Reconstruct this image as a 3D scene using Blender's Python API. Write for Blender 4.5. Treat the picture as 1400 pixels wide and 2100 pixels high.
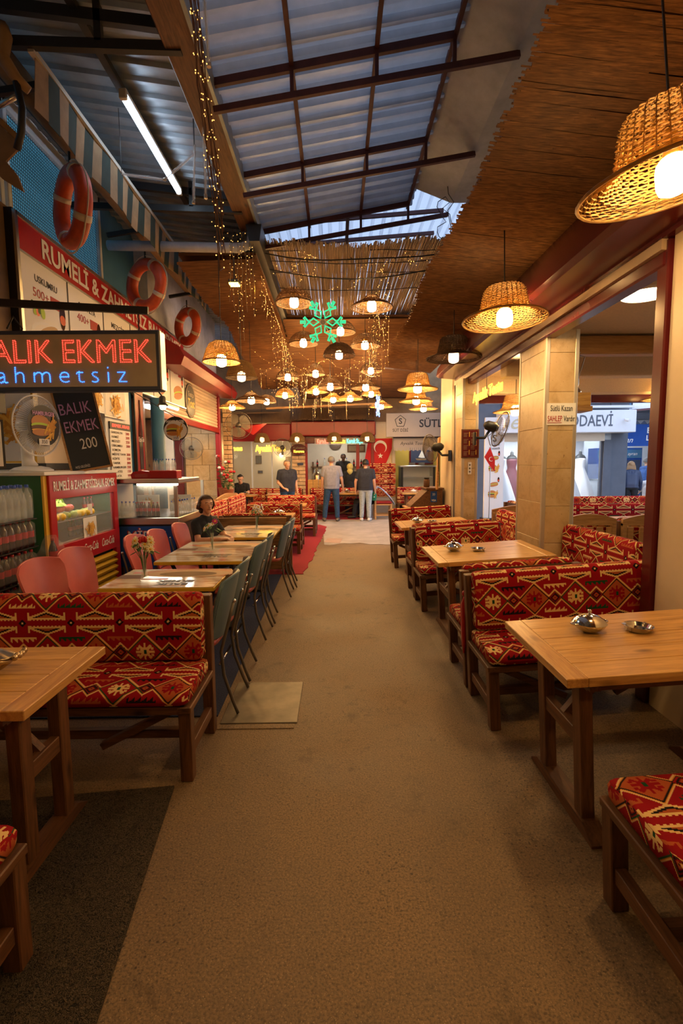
import bpy, bmesh, math, random
from mathutils import Vector, Matrix, Quaternion
R = math.radians
rnd = random.Random(7)
scene = bpy.context.scene
for o in list(bpy.data.objects):
    bpy.data.objects.remove(o)
C = scene.collection

# ------------------------------------------------------------------ camera
cam_data = bpy.data.cameras.new('camera')
cam_data.sensor_fit = 'VERTICAL'
cam_data.sensor_height = 36.0
cam_data.lens = 1000 / 2100 * 36.0
cam_data.clip_start = 0.05
cam_data.clip_end = 200
cam = bpy.data.objects.new('camera', cam_data)
C.objects.link(cam)
_yaw, _pitch, _roll = R(0.57), R(5.7), R(0.5)
_f = Vector((math.sin(_yaw) * math.cos(_pitch), math.cos(_yaw) * math.cos(_pitch), -math.sin(_pitch)))
_r = Vector((math.cos(_yaw), -math.sin(_yaw), 0))
_u = _r.cross(_f)
_r2 = _r * math.cos(_roll) - _u * math.sin(_roll)
_u2 = _u * math.cos(_roll) + _r * math.sin(_roll)
_m = Matrix((_r2, _u2, -_f)).transposed().to_4x4()
_m.translation = (0, 0, 1.59)
cam.matrix_world = _m
scene.camera = cam

# ------------------------------------------------------------------ sky and exposure
world = bpy.data.worlds.new('sky')
scene.world = world
world.use_nodes = True
_bg = world.node_tree.nodes['Background']
_bg.inputs['Color'].default_value = (0.60, 0.74, 1.0, 1)
_bg.inputs['Strength'].default_value = 2.2
scene.view_settings.view_transform = 'Standard'
scene.view_settings.look = 'None'
scene.view_settings.gamma = 1.0
scene.view_settings.use_curve_mapping = False
scene.view_settings.exposure = 0.28
if hasattr(scene, 'cycles'):      # light paths only: this crowded room needs no deep bounces
    scene.cycles.max_bounces = 6; scene.cycles.diffuse_bounces = 3; scene.cycles.glossy_bounces = 3
    scene.cycles.transmission_bounces = 4; scene.cycles.transparent_max_bounces = 10
    scene.cycles.caustics_reflective = False; scene.cycles.caustics_refractive = False
BULB = 165.0          # strength of the pendant bulbs

# ------------------------------------------------------------------ node helpers
class S:
    """a node socket with arithmetic"""
    def __init__(s, nt, sock): s.nt = nt; s.k = sock
    def op(s, name, *others):
        n = s.nt.nodes.new('ShaderNodeMath'); n.operation = name
        for i, a in enumerate((s,) + others):
            if isinstance(a, S): s.nt.links.new(a.k, n.inputs[i])
            else: n.inputs[i].default_value = a
        return S(s.nt, n.outputs[0])
    def __add__(s, o): return s.op('ADD', o)
    def __sub__(s, o): return s.op('SUBTRACT', o)
    def __mul__(s, o): return s.op('MULTIPLY', o)
    def __truediv__(s, o): return s.op('DIVIDE', o)
    def abs(s): return s.op('ABSOLUTE')
    def floor(s): return s.op('FLOOR')
    def fmod(s, o): return s.op('FLOORED_MODULO', o)
    def gt(s, o): return s.op('GREATER_THAN', o)
    def lt(s, o): return s.op('LESS_THAN', o)
    def min(s, o): return s.op('MINIMUM', o)
    def max(s, o): return s.op('MAXIMUM', o)
    def __and__(s, o): return s.op('MULTIPLY', o)

def rgba(c): return (c[0], c[1], c[2], 1.0)

class Mat:
    def __init__(s, name, base=(0.5, 0.5, 0.5), rough=0.6, metal=0.0, spec=None, emit=None, estr=0.0, alpha=None, trans=None):
        s.m = bpy.data.materials.new(name); s.m.use_nodes = True
        s.nt = s.m.node_tree; s.b = s.nt.nodes['Principled BSDF']
        s.b.inputs['Base Color'].default_value = rgba(base)
        s.b.inputs['Roughness'].default_value = rough
        s.b.inputs['Metallic'].default_value = metal
        if spec is not None: s.b.inputs['Specular IOR Level'].default_value = spec
        if emit: s.b.inputs['Emission Color'].default_value = rgba(emit); s.b.inputs['Emission Strength'].default_value = estr
        if alpha is not None: s.b.inputs['Alpha'].default_value = alpha
        if trans is not None: s.b.inputs['Transmission Weight'].default_value = trans
        s.m.diffuse_color = rgba(base)
    def coord(s, kind='Object', scale=(1, 1, 1), rot=(0, 0, 0)):
        t = s.nt.nodes.new('ShaderNodeTexCoord'); mp = s.nt.nodes.new('ShaderNodeMapping')
        mp.inputs['Scale'].default_value = scale; mp.inputs['Rotation'].default_value = rot
        s.nt.links.new(t.outputs[kind], mp.inputs[0]); return mp.outputs[0]
    def noise(s, vec, scale=5, detail=4, rough=0.6, dist=0.0):
        n = s.nt.nodes.new('ShaderNodeTexNoise')
        n.inputs['Scale'].default_value = scale; n.inputs['Detail'].default_value = detail
        n.inputs['Roughness'].default_value = rough; n.inputs['Distortion'].default_value = dist
        s.nt.links.new(vec, n.inputs['Vector']); return S(s.nt, n.outputs['Fac'])
    def voro(s, vec, scale=5, feature='F1'):
        n = s.nt.nodes.new('ShaderNodeTexVoronoi'); n.feature = feature
        n.inputs['Scale'].default_value = scale
        s.nt.links.new(vec, n.inputs['Vector']); return S(s.nt, n.outputs['Distance'])
    def ramp(s, fac, stops, interp='LINEAR'):
        n = s.nt.nodes.new('ShaderNodeValToRGB'); cr = n.color_ramp; cr.interpolation = interp
        while len(cr.elements) < len(stops): cr.elements.new(0.5)
        for e, (p, c) in zip(cr.elements, stops): e.position = p; e.color = rgba(c) if len(c) == 3 else c
        s.nt.links.new(fac.k, n.inputs[0]); return S(s.nt, n.outputs[0])
    def mix(s, fac, a, b):
        n = s.nt.nodes.new('ShaderNodeMix'); n.data_type = 'RGBA'; n.clamp_factor = True
        ins = [n.inputs[0], n.inputs[6], n.inputs[7]]
        for sk, v in zip(ins, (fac, a, b)):
            if isinstance(v, S): s.nt.links.new(v.k, sk)
            elif isinstance(v, tuple): sk.default_value = rgba(v)
            else: sk.default_value = v
        return S(s.nt, n.outputs[2])
    def base(s, c): s.nt.links.new(c.k, s.b.inputs['Base Color'])
    def rough(s, c): s.nt.links.new(c.k, s.b.inputs['Roughness'])
    def bump(s, h, strength=0.3, dist=0.01):
        n = s.nt.nodes.new('ShaderNodeBump'); n.inputs['Strength'].default_value = strength
        n.inputs['Distance'].default_value = dist
        s.nt.links.new(h.k, n.inputs['Height']); s.nt.links.new(n.outputs[0], s.b.inputs['Normal'])

MATS = {}
def flat(name, base, rough=0.6, metal=0.0, **k):
    if name not in MATS: MATS[name] = Mat(name, base, rough, metal, **k).m
    return MATS[name]
def speck(name, base, amount=0.12, scale=30, rough=0.6, metal=0.0, bump=0.0, **k):
    """a surface with a faint cloudy variation of its own colour"""
    if name in MATS: return MATS[name]
    m = Mat(name, base, rough, metal, **k); v = m.coord()
    n = m.noise(v, scale, 4); lo = tuple(x * (1 - amount) for x in base); hi = tuple(min(1, x * (1 + amount)) for x in base)
    m.base(m.ramp(n, [(0.3, lo), (0.7, hi)]))
    if bump: m.bump(n, bump, 0.004)
    MATS[name] = m.m; return m.m

def wood(name, lo, hi, rough=0.5, scale=1.0, axis=0, knots=True, bump=0.15):
    m = Mat(name, hi, rough)
    sc = [14 * scale, 14 * scale, 14 * scale]; sc[axis] = 1.1 * scale
    v = m.coord('Object', tuple(sc)); n = m.noise(v, 2.2, 5, 0.6, 1.2)
    v2 = m.coord('Object', tuple(x * 4 for x in sc)); g = m.noise(v2, 3, 3, 0.7)
    f = n * 0.7 + g * 0.3
    col = m.ramp(f, [(0.33, lo), (0.5, tuple((a + b) / 2 for a, b in zip(lo, hi))), (0.68, hi)])
    if knots:
        sk = [3.0, 3.0, 3.0]; sk[axis] = 1.2
        kn = m.voro(m.coord('Object', tuple(sk)), 1.6)
        col = m.mix(m.ramp(kn, [(0.03, (1, 1, 1)), (0.12, (0, 0, 0))]), col, tuple(x * 0.45 for x in lo))
    m.base(col); m.bump(f, bump, 0.003); MATS[name] = m.m; return m.m

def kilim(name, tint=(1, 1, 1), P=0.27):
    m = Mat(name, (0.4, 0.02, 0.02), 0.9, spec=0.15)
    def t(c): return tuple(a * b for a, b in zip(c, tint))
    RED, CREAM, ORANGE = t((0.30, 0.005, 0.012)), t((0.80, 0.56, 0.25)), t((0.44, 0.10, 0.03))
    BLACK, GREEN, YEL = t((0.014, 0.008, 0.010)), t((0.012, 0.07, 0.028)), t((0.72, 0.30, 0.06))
    tc = m.nt.nodes.new('ShaderNodeTexCoord'); sp = m.nt.nodes.new('ShaderNodeSeparateXYZ')
    m.nt.links.new(tc.outputs['UV'], sp.inputs[0])
    c = 0.0185
    def q(s): return ((s * (1 / (P * c))).floor() + 0.5) * c
    u, v = q(S(m.nt, sp.outputs[0])), q(S(m.nt, sp.outputs[1]))
    VP = 1.28
    vv = ((v + VP / 2).fmod(VP) - VP / 2).abs()
    su = (u + 0.5).fmod(1.0) - 0.5
    uu = su.abs(); du = uu * -1 + 0.5; dv = vv * -1 + VP / 2
    idx = u.floor().fmod(2.0); idc = (u + 0.5).floor().fmod(4.0)
    big = du + dv - 0.37; small = uu + dv - 0.17; s = big.min(small)
    col = m.mix(uu * 0.0, RED, RED)
    # saw-tooth hooks
    tooth = ((su * 9.0).fmod(1.0)) * 0.085 + 0.325
    saw = uu.lt(0.27) & vv.gt(0.305) & (vv - tooth).lt(0.0)
    sc = m.mix(idc.lt(0.5), m.mix(idc.lt(1.5), m.mix(idc.lt(2.5), GREEN, CREAM), BLACK), ORANGE)
    col = m.mix(saw, col, sc)
    # triangles above the comb band
    tr = vv - 0.11 - (du * -1 + 0.36) * 0.35
    on = uu.gt(0.14)
    col = m.mix(on & tr.lt(-0.018) & vv.gt(0.112), col, m.mix(tr.gt(-0.055), ORANGE, BLACK))
    col = m.mix(on & tr.abs().lt(0.020) & vv.lt(0.27), col, CREAM)
    comb = on & ((vv - 0.095).abs().lt(0.017)).max(vv.gt(0.055) & vv.lt(0.095) & (u * (1 / 0.074)).fmod(1.0).lt(0.5))
    col = m.mix(comb, col, CREAM)
    bar = (uu - 0.125).abs().lt(0.018) & vv.gt(0.05) & vv.lt(0.21)
    col = m.mix(bar, col, CREAM)
    col = m.mix((uu + vv).lt(0.085), col, BLACK); col = m.mix((uu + vv).lt(0.03), col, CREAM)
    # stepped diamond outlines
    col = m.mix(s.lt(0.045), col, CREAM); col = m.mix(s.lt(0.018), col, YEL)
    col = m.mix(s.lt(0.0), col, m.mix(idx, GREEN, BLACK))
    inb = m.mix(idx, RED, ORANGE)
    r = (du * du + dv * dv).op('SQRT'); th = dv.op('ARCTAN2', du)
    lob = (th * 6.0).op('COSINE') * 0.045 + 0.155
    med = (du + dv).lt(0.125).max((du - dv * 0.9).abs().lt(0.040) & (du + dv).lt(0.27)).max(dv.lt(0.035) & du.lt(0.19)).max((du - 0.15).abs().lt(0.03) & dv.lt(0.10) & dv.gt(0.045)).max(du.lt(0.022) & dv.lt(0.20))
    inb = m.mix(med, inb, m.mix(idx, CREAM, RED))
    inb = m.mix(du.lt(0.028) & dv.lt(0.04), inb, GREEN)
    col = m.mix(big.lt(-0.035), col, inb)
    ins = m.mix((small + 0.075).abs().lt(0.022), RED, BLACK)
    ins = m.mix(small.lt(-0.115), ins, ORANGE); ins = m.mix(small.lt(-0.15), ins, BLACK)
    col = m.mix(small.lt(-0.03), col, ins)
    m.base(col)
    v3 = m.coord('UV', (1, 1, 1)); w = m.nt.nodes.new('ShaderNodeTexWave'); w.inputs['Scale'].default_value = 130
    w.bands_direction = 'Y'; m.nt.links.new(v3, w.inputs[0]); m.bump(S(m.nt, w.outputs['Fac']), 0.25, 0.002)
    MATS[name] = m.m; return m.m

# ------------------------------------------------------------------ materials
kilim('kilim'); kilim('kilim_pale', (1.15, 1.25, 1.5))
wood('wood_dark', (0.045, 0.018, 0.008), (0.20, 0.085, 0.032), 0.5, axis=2)
wood('wood_dark_x', (0.045, 0.018, 0.008), (0.20, 0.085, 0.032), 0.5, axis=0)
wood('wood_dark_y', (0.05, 0.02, 0.009), (0.21, 0.09, 0.034), 0.5, axis=1)
wood('wood_top', (0.40, 0.19, 0.05), (0.76, 0.46, 0.15), 0.30, axis=0)
wood('wood_top_y', (0.36, 0.16, 0.042), (0.70, 0.41, 0.13), 0.32, axis=1)
wood('wood_pine', (0.34, 0.16, 0.05), (0.60, 0.34, 0.13), 0.5, axis=0)
wood('wood_burnt', (0.025, 0.012, 0.006), (0.42, 0.22, 0.09), 0.35, 0.35, axis=0)
_m = Mat('asphalt', (0.2, 0.17, 0.14), 0.7)
_v = _m.coord(); _n1 = _m.noise(_v, 0.9, 5, 0.62); _n2 = _m.noise(_v, 120, 4, 0.7); _n3 = _m.voro(_v, 95); _n4 = _m.noise(_v, 2.7, 6, 0.7, 0.4)
_c = _m.ramp(_n1, [(0.3, (0.165, 0.106, 0.058)), (0.7, (0.33, 0.225, 0.130))])
_c = _m.mix(_m.ramp(_n2, [(0.34, (0.9, 0.9, 0.9)), (0.56, (0, 0, 0))]), _c, (0.075, 0.058, 0.042))
_n5 = _m.voro(_v, 42); _n6 = _m.noise(_v, 1.6, 3, 0.5)
_c = _m.mix(_m.ramp(_n5, [(0.13, (1, 1, 1)), (0.24, (0, 0, 0))]) * _m.ramp(_n6, [(0.4, (0.1, 0.1, 0.1)), (0.6, (0.9, 0.9, 0.9))]), _c, (0.055, 0.04, 0.028))
_n7 = _m.noise(_v, 6.5, 6, 0.75); _n8 = _m.noise(_v, 0.55, 2, 0.5)
_c = _m.mix(_m.ramp(_n7, [(0.56, (0, 0, 0)), (0.68, (0.85, 0.85, 0.85))]) * _m.ramp(_n8, [(0.45, (0, 0, 0)), (0.6, (1, 1, 1))]), _c, (0.06, 0.043, 0.03))
_c = _m.mix(_m.ramp(_n3, [(0.10, (0.8, 0.8, 0.8)), (0.22, (0, 0, 0))]), _c, (0.43, 0.31, 0.19))
_c = _m.mix(_m.ramp(_n4, [(0.58, (0, 0, 0)), (0.72, (0.8, 0.8, 0.8))]), _c, (0.085, 0.055, 0.034))
_m.base(_c); _m.rough(_m.ramp(_n1, [(0.3, (0.5, 0.5, 0.5)), (0.7, (0.8, 0.8, 0.8))])); _m.bump(_n2 * 0.6 + _n3 * 0.4, 0.35, 0.006); MATS['asphalt'] = _m.m
_m = Mat('coil_mat', (0.06, 0.045, 0.03), 0.8)
_v = _m.coord(); _n = _m.noise(_v, 75, 2, 0.6, 2.5)
_m.base(_m.ramp(_n, [(0.40, (0.006, 0.005, 0.004)), (0.55, (0.11, 0.08, 0.05))])); _m.bump(_n, 1.0, 0.02); MATS['coil_mat'] = _m.m
for _nm, _a, _b in (('rug_blue', (0.010, 0.016, 0.055), (0.03, 0.045, 0.12)), ('rug_red', (0.20, 0.006, 0.014), (0.40, 0.02, 0.04))):
    _m = Mat(_nm, _b, 0.95); _v = _m.coord(); _n = _m.noise(_v, 90, 3, 0.7); _m.base(_m.ramp(_n, [(0.3, _a), (0.7, _b)])); _m.bump(_n, 0.7, 0.01); MATS[_nm] = _m.m
_m = Mat('zinc', (0.55, 0.56, 0.6), 0.42, 0.35); _v = _m.coord(); _n = _m.noise(_v, 3, 5, 0.6)
_m.base(_m.ramp(_n, [(0.3, (0.28, 0.34, 0.46)), (0.7, (0.44, 0.52, 0.68))]))
_tl = _m.nt.nodes.new('ShaderNodeBsdfTranslucent'); _tl.inputs[0].default_value = (0.55, 0.6, 0.66, 1)
_mx = _m.nt.nodes.new('ShaderNodeMixShader'); _mx.inputs[0].default_value = 0.095  # translucency added to the metal so its underside glows with daylight
_m.nt.links.new(_m.b.outputs[0], _mx.inputs[1]); _m.nt.links.new(_tl.outputs[0], _mx.inputs[2]); _m.nt.links.new(_mx.outputs[0], _m.nt.nodes['Material Output'].inputs[0]); MATS['zinc'] = _m.m
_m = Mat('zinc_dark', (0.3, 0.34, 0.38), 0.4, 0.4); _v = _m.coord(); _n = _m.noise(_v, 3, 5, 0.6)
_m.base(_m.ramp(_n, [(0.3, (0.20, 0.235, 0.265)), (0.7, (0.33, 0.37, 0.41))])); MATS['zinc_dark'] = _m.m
_m = Mat('clear_roof', (0.85, 0.9, 0.95), 0.35); _nt = _m.nt
_tl = _nt.nodes.new('ShaderNodeBsdfTranslucent'); _tl.inputs[0].default_value = (0.42, 0.45, 0.50, 1)
_mx = _nt.nodes.new('ShaderNodeMixShader'); _mx.inputs[0].default_value = 0.75
_nt.links.new(_m.b.outputs[0], _mx.inputs[1]); _nt.links.new(_tl.outputs[0], _mx.inputs[2])
_nt.links.new(_mx.outputs[0], _nt.nodes['Material Output'].inputs[0]); MATS['clear_roof'] = _m.m
_m = Mat('concrete', (0.4, 0.4, 0.42), 0.85); _v = _m.coord(); _n = _m.noise(_v, 2.2, 6, 0.65)
_m.base(_m.ramp(_n, [(0.3, (0.32, 0.33, 0.38)), (0.7, (0.56, 0.57, 0.64))])); _m.bump(_n, 0.3, 0.01); MATS['concrete'] = _m.m
def reed(name, lo, hi, axis):
    m = Mat(name, hi, 0.55); sc = [120, 120, 120]; sc[axis] = 2.5
    n = m.noise(m.coord('Object', tuple(sc)), 1.0, 3, 0.6)
    g = m.noise(m.coord(), 0.8, 4, 0.6)
    c = m.ramp(n, [(0.28, lo), (0.55, tuple((a + b) / 2 for a, b in zip(lo, hi))), (0.75, hi)])
    m.base(m.mix(m.ramp(g, [(0.35, (0, 0, 0)), (0.7, (0.55, 0.55, 0.55))]), c, lo)); MATS[name] = m.m
reed('reed_x', (0.07, 0.022, 0.006), (0.44, 0.20, 0.06), 0)
reed('reed_y', (0.085, 0.045, 0.022), (0.36, 0.22, 0.11), 1)
def wick(name, lo, hi):
    m = Mat(name, hi, 0.5); n = m.noise(m.coord(), 25, 3, 0.6); m.base(m.ramp(n, [(0.3, lo), (0.7, hi)]))
    tl = m.nt.nodes.new('ShaderNodeBsdfTranslucent'); tl.inputs[0].default_value = rgba(hi)
    mx = m.nt.nodes.new('ShaderNodeMixShader'); mx.inputs[0].default_value = 0.45
    m.nt.links.new(m.b.outputs[0], mx.inputs[1]); m.nt.links.new(tl.outputs[0], mx.inputs[2])
    m.nt.links.new(mx.outputs[0], m.nt.nodes['Material Output'].inputs[0]); MATS[name] = m.m
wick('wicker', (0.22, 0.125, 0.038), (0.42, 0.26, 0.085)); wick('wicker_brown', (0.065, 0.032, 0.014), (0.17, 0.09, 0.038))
_m = Mat('travertine', (0.6, 0.48, 0.3), 0.38); _t = _m.nt.nodes.new('ShaderNodeObjectInfo')
_v = _m.coord(); _n = _m.noise(_v, 6, 7, 0.68, 0.5); _n2 = _m.noise(_v, 38, 2, 0.5)
_c = _m.ramp(_n, [(0.28, (0.40, 0.27, 0.13)), (0.5, (0.58, 0.43, 0.24)), (0.75, (0.68, 0.54, 0.34))])
_c = _m.mix(_m.ramp(_n2, [(0.24, (1, 1, 1)), (0.32, (0, 0, 0))]), _c, (0.2, 0.12, 0.06))
_c = _m.mix(S(_m.nt, _t.outputs['Random']) * 0.45, _c, (0.46, 0.29, 0.11)); _m.base(_c); MATS['travertine'] = _m.m
speck('cream', (0.74, 0.62, 0.44), 0.05, 3, 0.45); speck('plaster', (0.70, 0.55, 0.34), 0.08, 60, 0.8, bump=0.3)
speck('white_wall', (0.75, 0.70, 0.62), 0.05, 3, 0.6); speck('ochre', (0.48, 0.35, 0.06), 0.08, 2, 0.7)
speck('burgundy', (0.105, 0.012, 0.014), 0.1, 4, 0.22); speck('red_paint', (0.25, 0.008, 0.012), 0.12, 3, 0.35)
speck('red_plastic', (0.42, 0.010, 0.016), 0.05, 3, 0.3); speck('steel_red', (0.075, 0.020, 0.018), 0.25, 8, 0.6)
speck('black_steel', (0.015, 0.015, 0.017), 0.2, 8, 0.5); flat('black', (0.012, 0.012, 0.013), 0.45)
speck('navy', (0.03, 0.045, 0.10), 0.1, 3, 0.5); speck('blue_paint', (0.05, 0.17, 0.33), 0.15, 3, 0.5)
speck('blue_cloth', (0.01, 0.07, 0.34), 0.1, 6, 0.8); flat('white', (0.8, 0.8, 0.8), 0.4); flat('paper', (0.82, 0.80, 0.76), 0.6)
speck('white_metal', (0.66, 0.70, 0.76), 0.05, 4, 0.35); flat('chrome', (0.75, 0.74, 0.72), 0.13, 1.0)
flat('steel', (0.55, 0.55, 0.55), 0.28, 1.0); flat('bronze', (0.42, 0.32, 0.20), 0.28, 1.0); speck('alu', (0.52, 0.47, 0.40), 0.05, 4, 0.4, 0.4)
speck('vinyl_pink', (0.50, 0.105, 0.105), 0.08, 6, 0.35); speck('vinyl_blue', (0.10, 0.165, 0.21), 0.08, 6, 0.35); speck('vinyl_red', (0.42, 0.08, 0.06), 0.08, 6, 0.3)
flat('brass', (0.5, 0.35, 0.12), 0.3, 1.0); speck('orange_buoy', (0.50, 0.07, 0.02), 0.3, 5, 0.5); speck('buoy_tape', (0.62, 0.52, 0.42), 0.15, 8, 0.7)
speck('tarp', (0.26, 0.16, 0.08), 0.35, 2, 0.85); speck('stripe_cream', (0.27, 0.18, 0.10), 0.25, 5, 0.85); speck('stripe_green', (0.014, 0.03, 0.026), 0.2, 5, 0.85)
flat('glass', (0.9, 0.95, 0.95), 0.03, alpha=0.14); flat('window_glass', (0.45, 0.5, 0.5), 0.04, alpha=0.10)
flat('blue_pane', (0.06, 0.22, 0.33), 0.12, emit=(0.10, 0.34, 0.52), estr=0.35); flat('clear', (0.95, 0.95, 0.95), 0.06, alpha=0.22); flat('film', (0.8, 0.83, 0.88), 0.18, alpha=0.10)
flat('water', (0.7, 0.8, 0.85), 0.08, alpha=0.3); flat('cola', (0.035, 0.008, 0.006), 0.1); flat('cap_blue', (0.02, 0.09, 0.55), 0.4)
flat('leaf', (0.03, 0.11, 0.02), 0.6); flat('lettuce', (0.42, 0.62, 0.06), 0.6); flat('tomato', (0.65, 0.06, 0.02), 0.25); flat('lemon', (0.80, 0.55, 0.03), 0.4); flat('lime', (0.33, 0.42, 0.04), 0.4)
flat('rose', (0.42, 0.008, 0.015), 0.6); flat('petal', (0.85, 0.78, 0.55), 0.6); flat('petal_white', (0.85, 0.85, 0.82), 0.6); flat('magenta', (0.5, 0.02, 0.18), 0.6); flat('yolk', (0.8, 0.45, 0.03), 0.6)
flat('terracotta', (0.35, 0.10, 0.04), 0.7); flat('fry', (0.80, 0.46, 0.07), 0.6); flat('fry_dark', (0.62, 0.28, 0.03), 0.6); flat('bun', (0.48, 0.19, 0.05), 0.5); flat('meat', (0.11, 0.04, 0.02), 0.6)
flat('fish', (0.55, 0.36, 0.18), 0.6); flat('chalk_black', (0.035, 0.042, 0.05), 0.75); flat('chalk_pink', (0.75, 0.42, 0.70), 0.9); flat('chalk_white', (0.85, 0.85, 0.82), 0.9)
flat('rubber', (0.02, 0.02, 0.02), 0.7); flat('fan_grey', (0.16, 0.14, 0.12), 0.4, 0.5); flat('fan_blade', (0.20, 0.17, 0.12), 0.35, alpha=0.6); flat('fan_blade_clear', (0.6, 0.65, 0.75), 0.2, alpha=0.45)
speck('brick', (0.60, 0.42, 0.24), 0.2, 8, 0.8, bump=0.4); speck('mortar', (0.14, 0.10, 0.07), 0.2, 30, 0.9); speck('stone_floor', (0.42, 0.37, 0.33), 0.12, 4, 0.7)
speck('shutter', (0.62, 0.50, 0.36), 0.06, 4, 0.4, 0.2); speck('beige_sign', (0.33, 0.29, 0.26), 0.06, 2, 0.6); speck('plate_metal', (0.20, 0.17, 0.13), 0.3, 5, 0.5, 0.3)
speck('green_paint', (0.015, 0.11, 0.03), 0.1, 4, 0.4); flat('yellow_paint', (0.70, 0.42, 0.03), 0.4); speck('facade_dark', (0.09, 0.105, 0.14), 0.1, 3, 0.6); speck('facade_white', (0.72, 0.74, 0.78), 0.04, 3, 0.5)
flat('skin', (0.60, 0.33, 0.21), 0.5); flat('skin_dark', (0.12, 0.055, 0.03), 0.5); flat('hair_grey', (0.19, 0.18, 0.17), 0.7); flat('hair_black', (0.012, 0.01, 0.009), 0.5); flat('hair_brown', (0.07, 0.035, 0.018), 0.5); flat('hair_fair', (0.40, 0.22, 0.10), 0.5)
speck('tee_black', (0.012, 0.013, 0.017), 0.3, 20, 0.9); speck('tee_navy', (0.022, 0.026, 0.042), 0.2, 20, 0.9); speck('tee_grey', (0.24, 0.25, 0.32), 0.12, 20, 0.9); speck('jeans_blue', (0.018, 0.055, 0.125), 0.3, 25, 0.9); speck('jeans_pale', (0.33, 0.39, 0.45), 0.2, 25, 0.9)
speck('shirt_blue', (0.04, 0.10, 0.30), 0.2, 20, 0.9); speck('shirt_white', (0.62, 0.58, 0.58), 0.1, 20, 0.9); speck('scarf_yellow', (0.62, 0.52, 0.16), 0.2, 20, 0.9); speck('jacket_pale', (0.35, 0.42, 0.58), 0.2, 10, 0.8); speck('cap_green', (0.015, 0.20, 0.10), 0.1, 20, 0.8)
flat('lip', (0.32, 0.09, 0.07), 0.5); flat('eye_white', (0.7, 0.68, 0.65), 0.3); flat('sole', (0.6, 0.6, 0.6), 0.6); flat('flag_red', (0.55, 0.01, 0.015), 0.7); flat('satin', (0.85, 0.85, 0.88), 0.5); flat('wine', (0.10, 0.004, 0.014), 0.5)
def glow(name, col, st): return flat(name, col, 0.5, emit=col, estr=st)
glow('bulb', (1.0, 0.57, 0.20), BULB); glow('bulb_soft', (1.0, 0.64, 0.32), 9.0); glow('tube_white', (0.66, 0.83, 1.0), 13.0); glow('ceiling_lamp', (1.0, 0.76, 0.42), 30.0); glow('shop_light', (0.85, 0.93, 1.0), 30.0)
glow('fairy', (1.0, 0.50, 0.12), 2.2); glow('fairy_blue', (0.15, 0.3, 1.0), 4.0); glow('neon_green', (0.02, 0.62, 0.30), 1.0); glow('neon_yellow', (1.0, 0.58, 0.05), 3.0); glow('neon_red', (1.0, 0.16, 0.09), 2.6); glow('neon_teal', (0.1, 0.9, 0.65), 2.6)
glow('led_red', (1.0, 0.05, 0.03), 3.0); glow('led_blue', (0.03, 0.16, 1.0), 3.5); glow('led_white', (0.45, 0.6, 1.0), 4.0); glow('counter_light', (1.0, 0.85, 0.6), 12.0); glow('flood', (1.0, 0.5, 0.05), 40.0); glow('fridge_light', (0.95, 0.95, 0.9), 9.0)
_m = Mat('led_panel', (0.07, 0.06, 0.05), 0.25); _v = _m.coord(); _n = _m.noise(_v, 2, 4); _m.base(_m.ramp(_n, [(0.3, (0.30, 0.26, 0.21)), (0.7, (0.46, 0.39, 0.30))])); MATS['led_panel'] = _m.m  # base lightened to stand in for lamps reflected in the dark panel
glow('kiosk_lamp', (1.0, 0.90, 0.74), 24.0)
speck('pale_paving', (0.37, 0.335, 0.315), 0.2, 2.5, 0.6, bump=.2); speck('terracotta_paving', (0.42, 0.30, 0.25), 0.14, 3, 0.7)
def M(n): return MATS[n]

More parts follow.
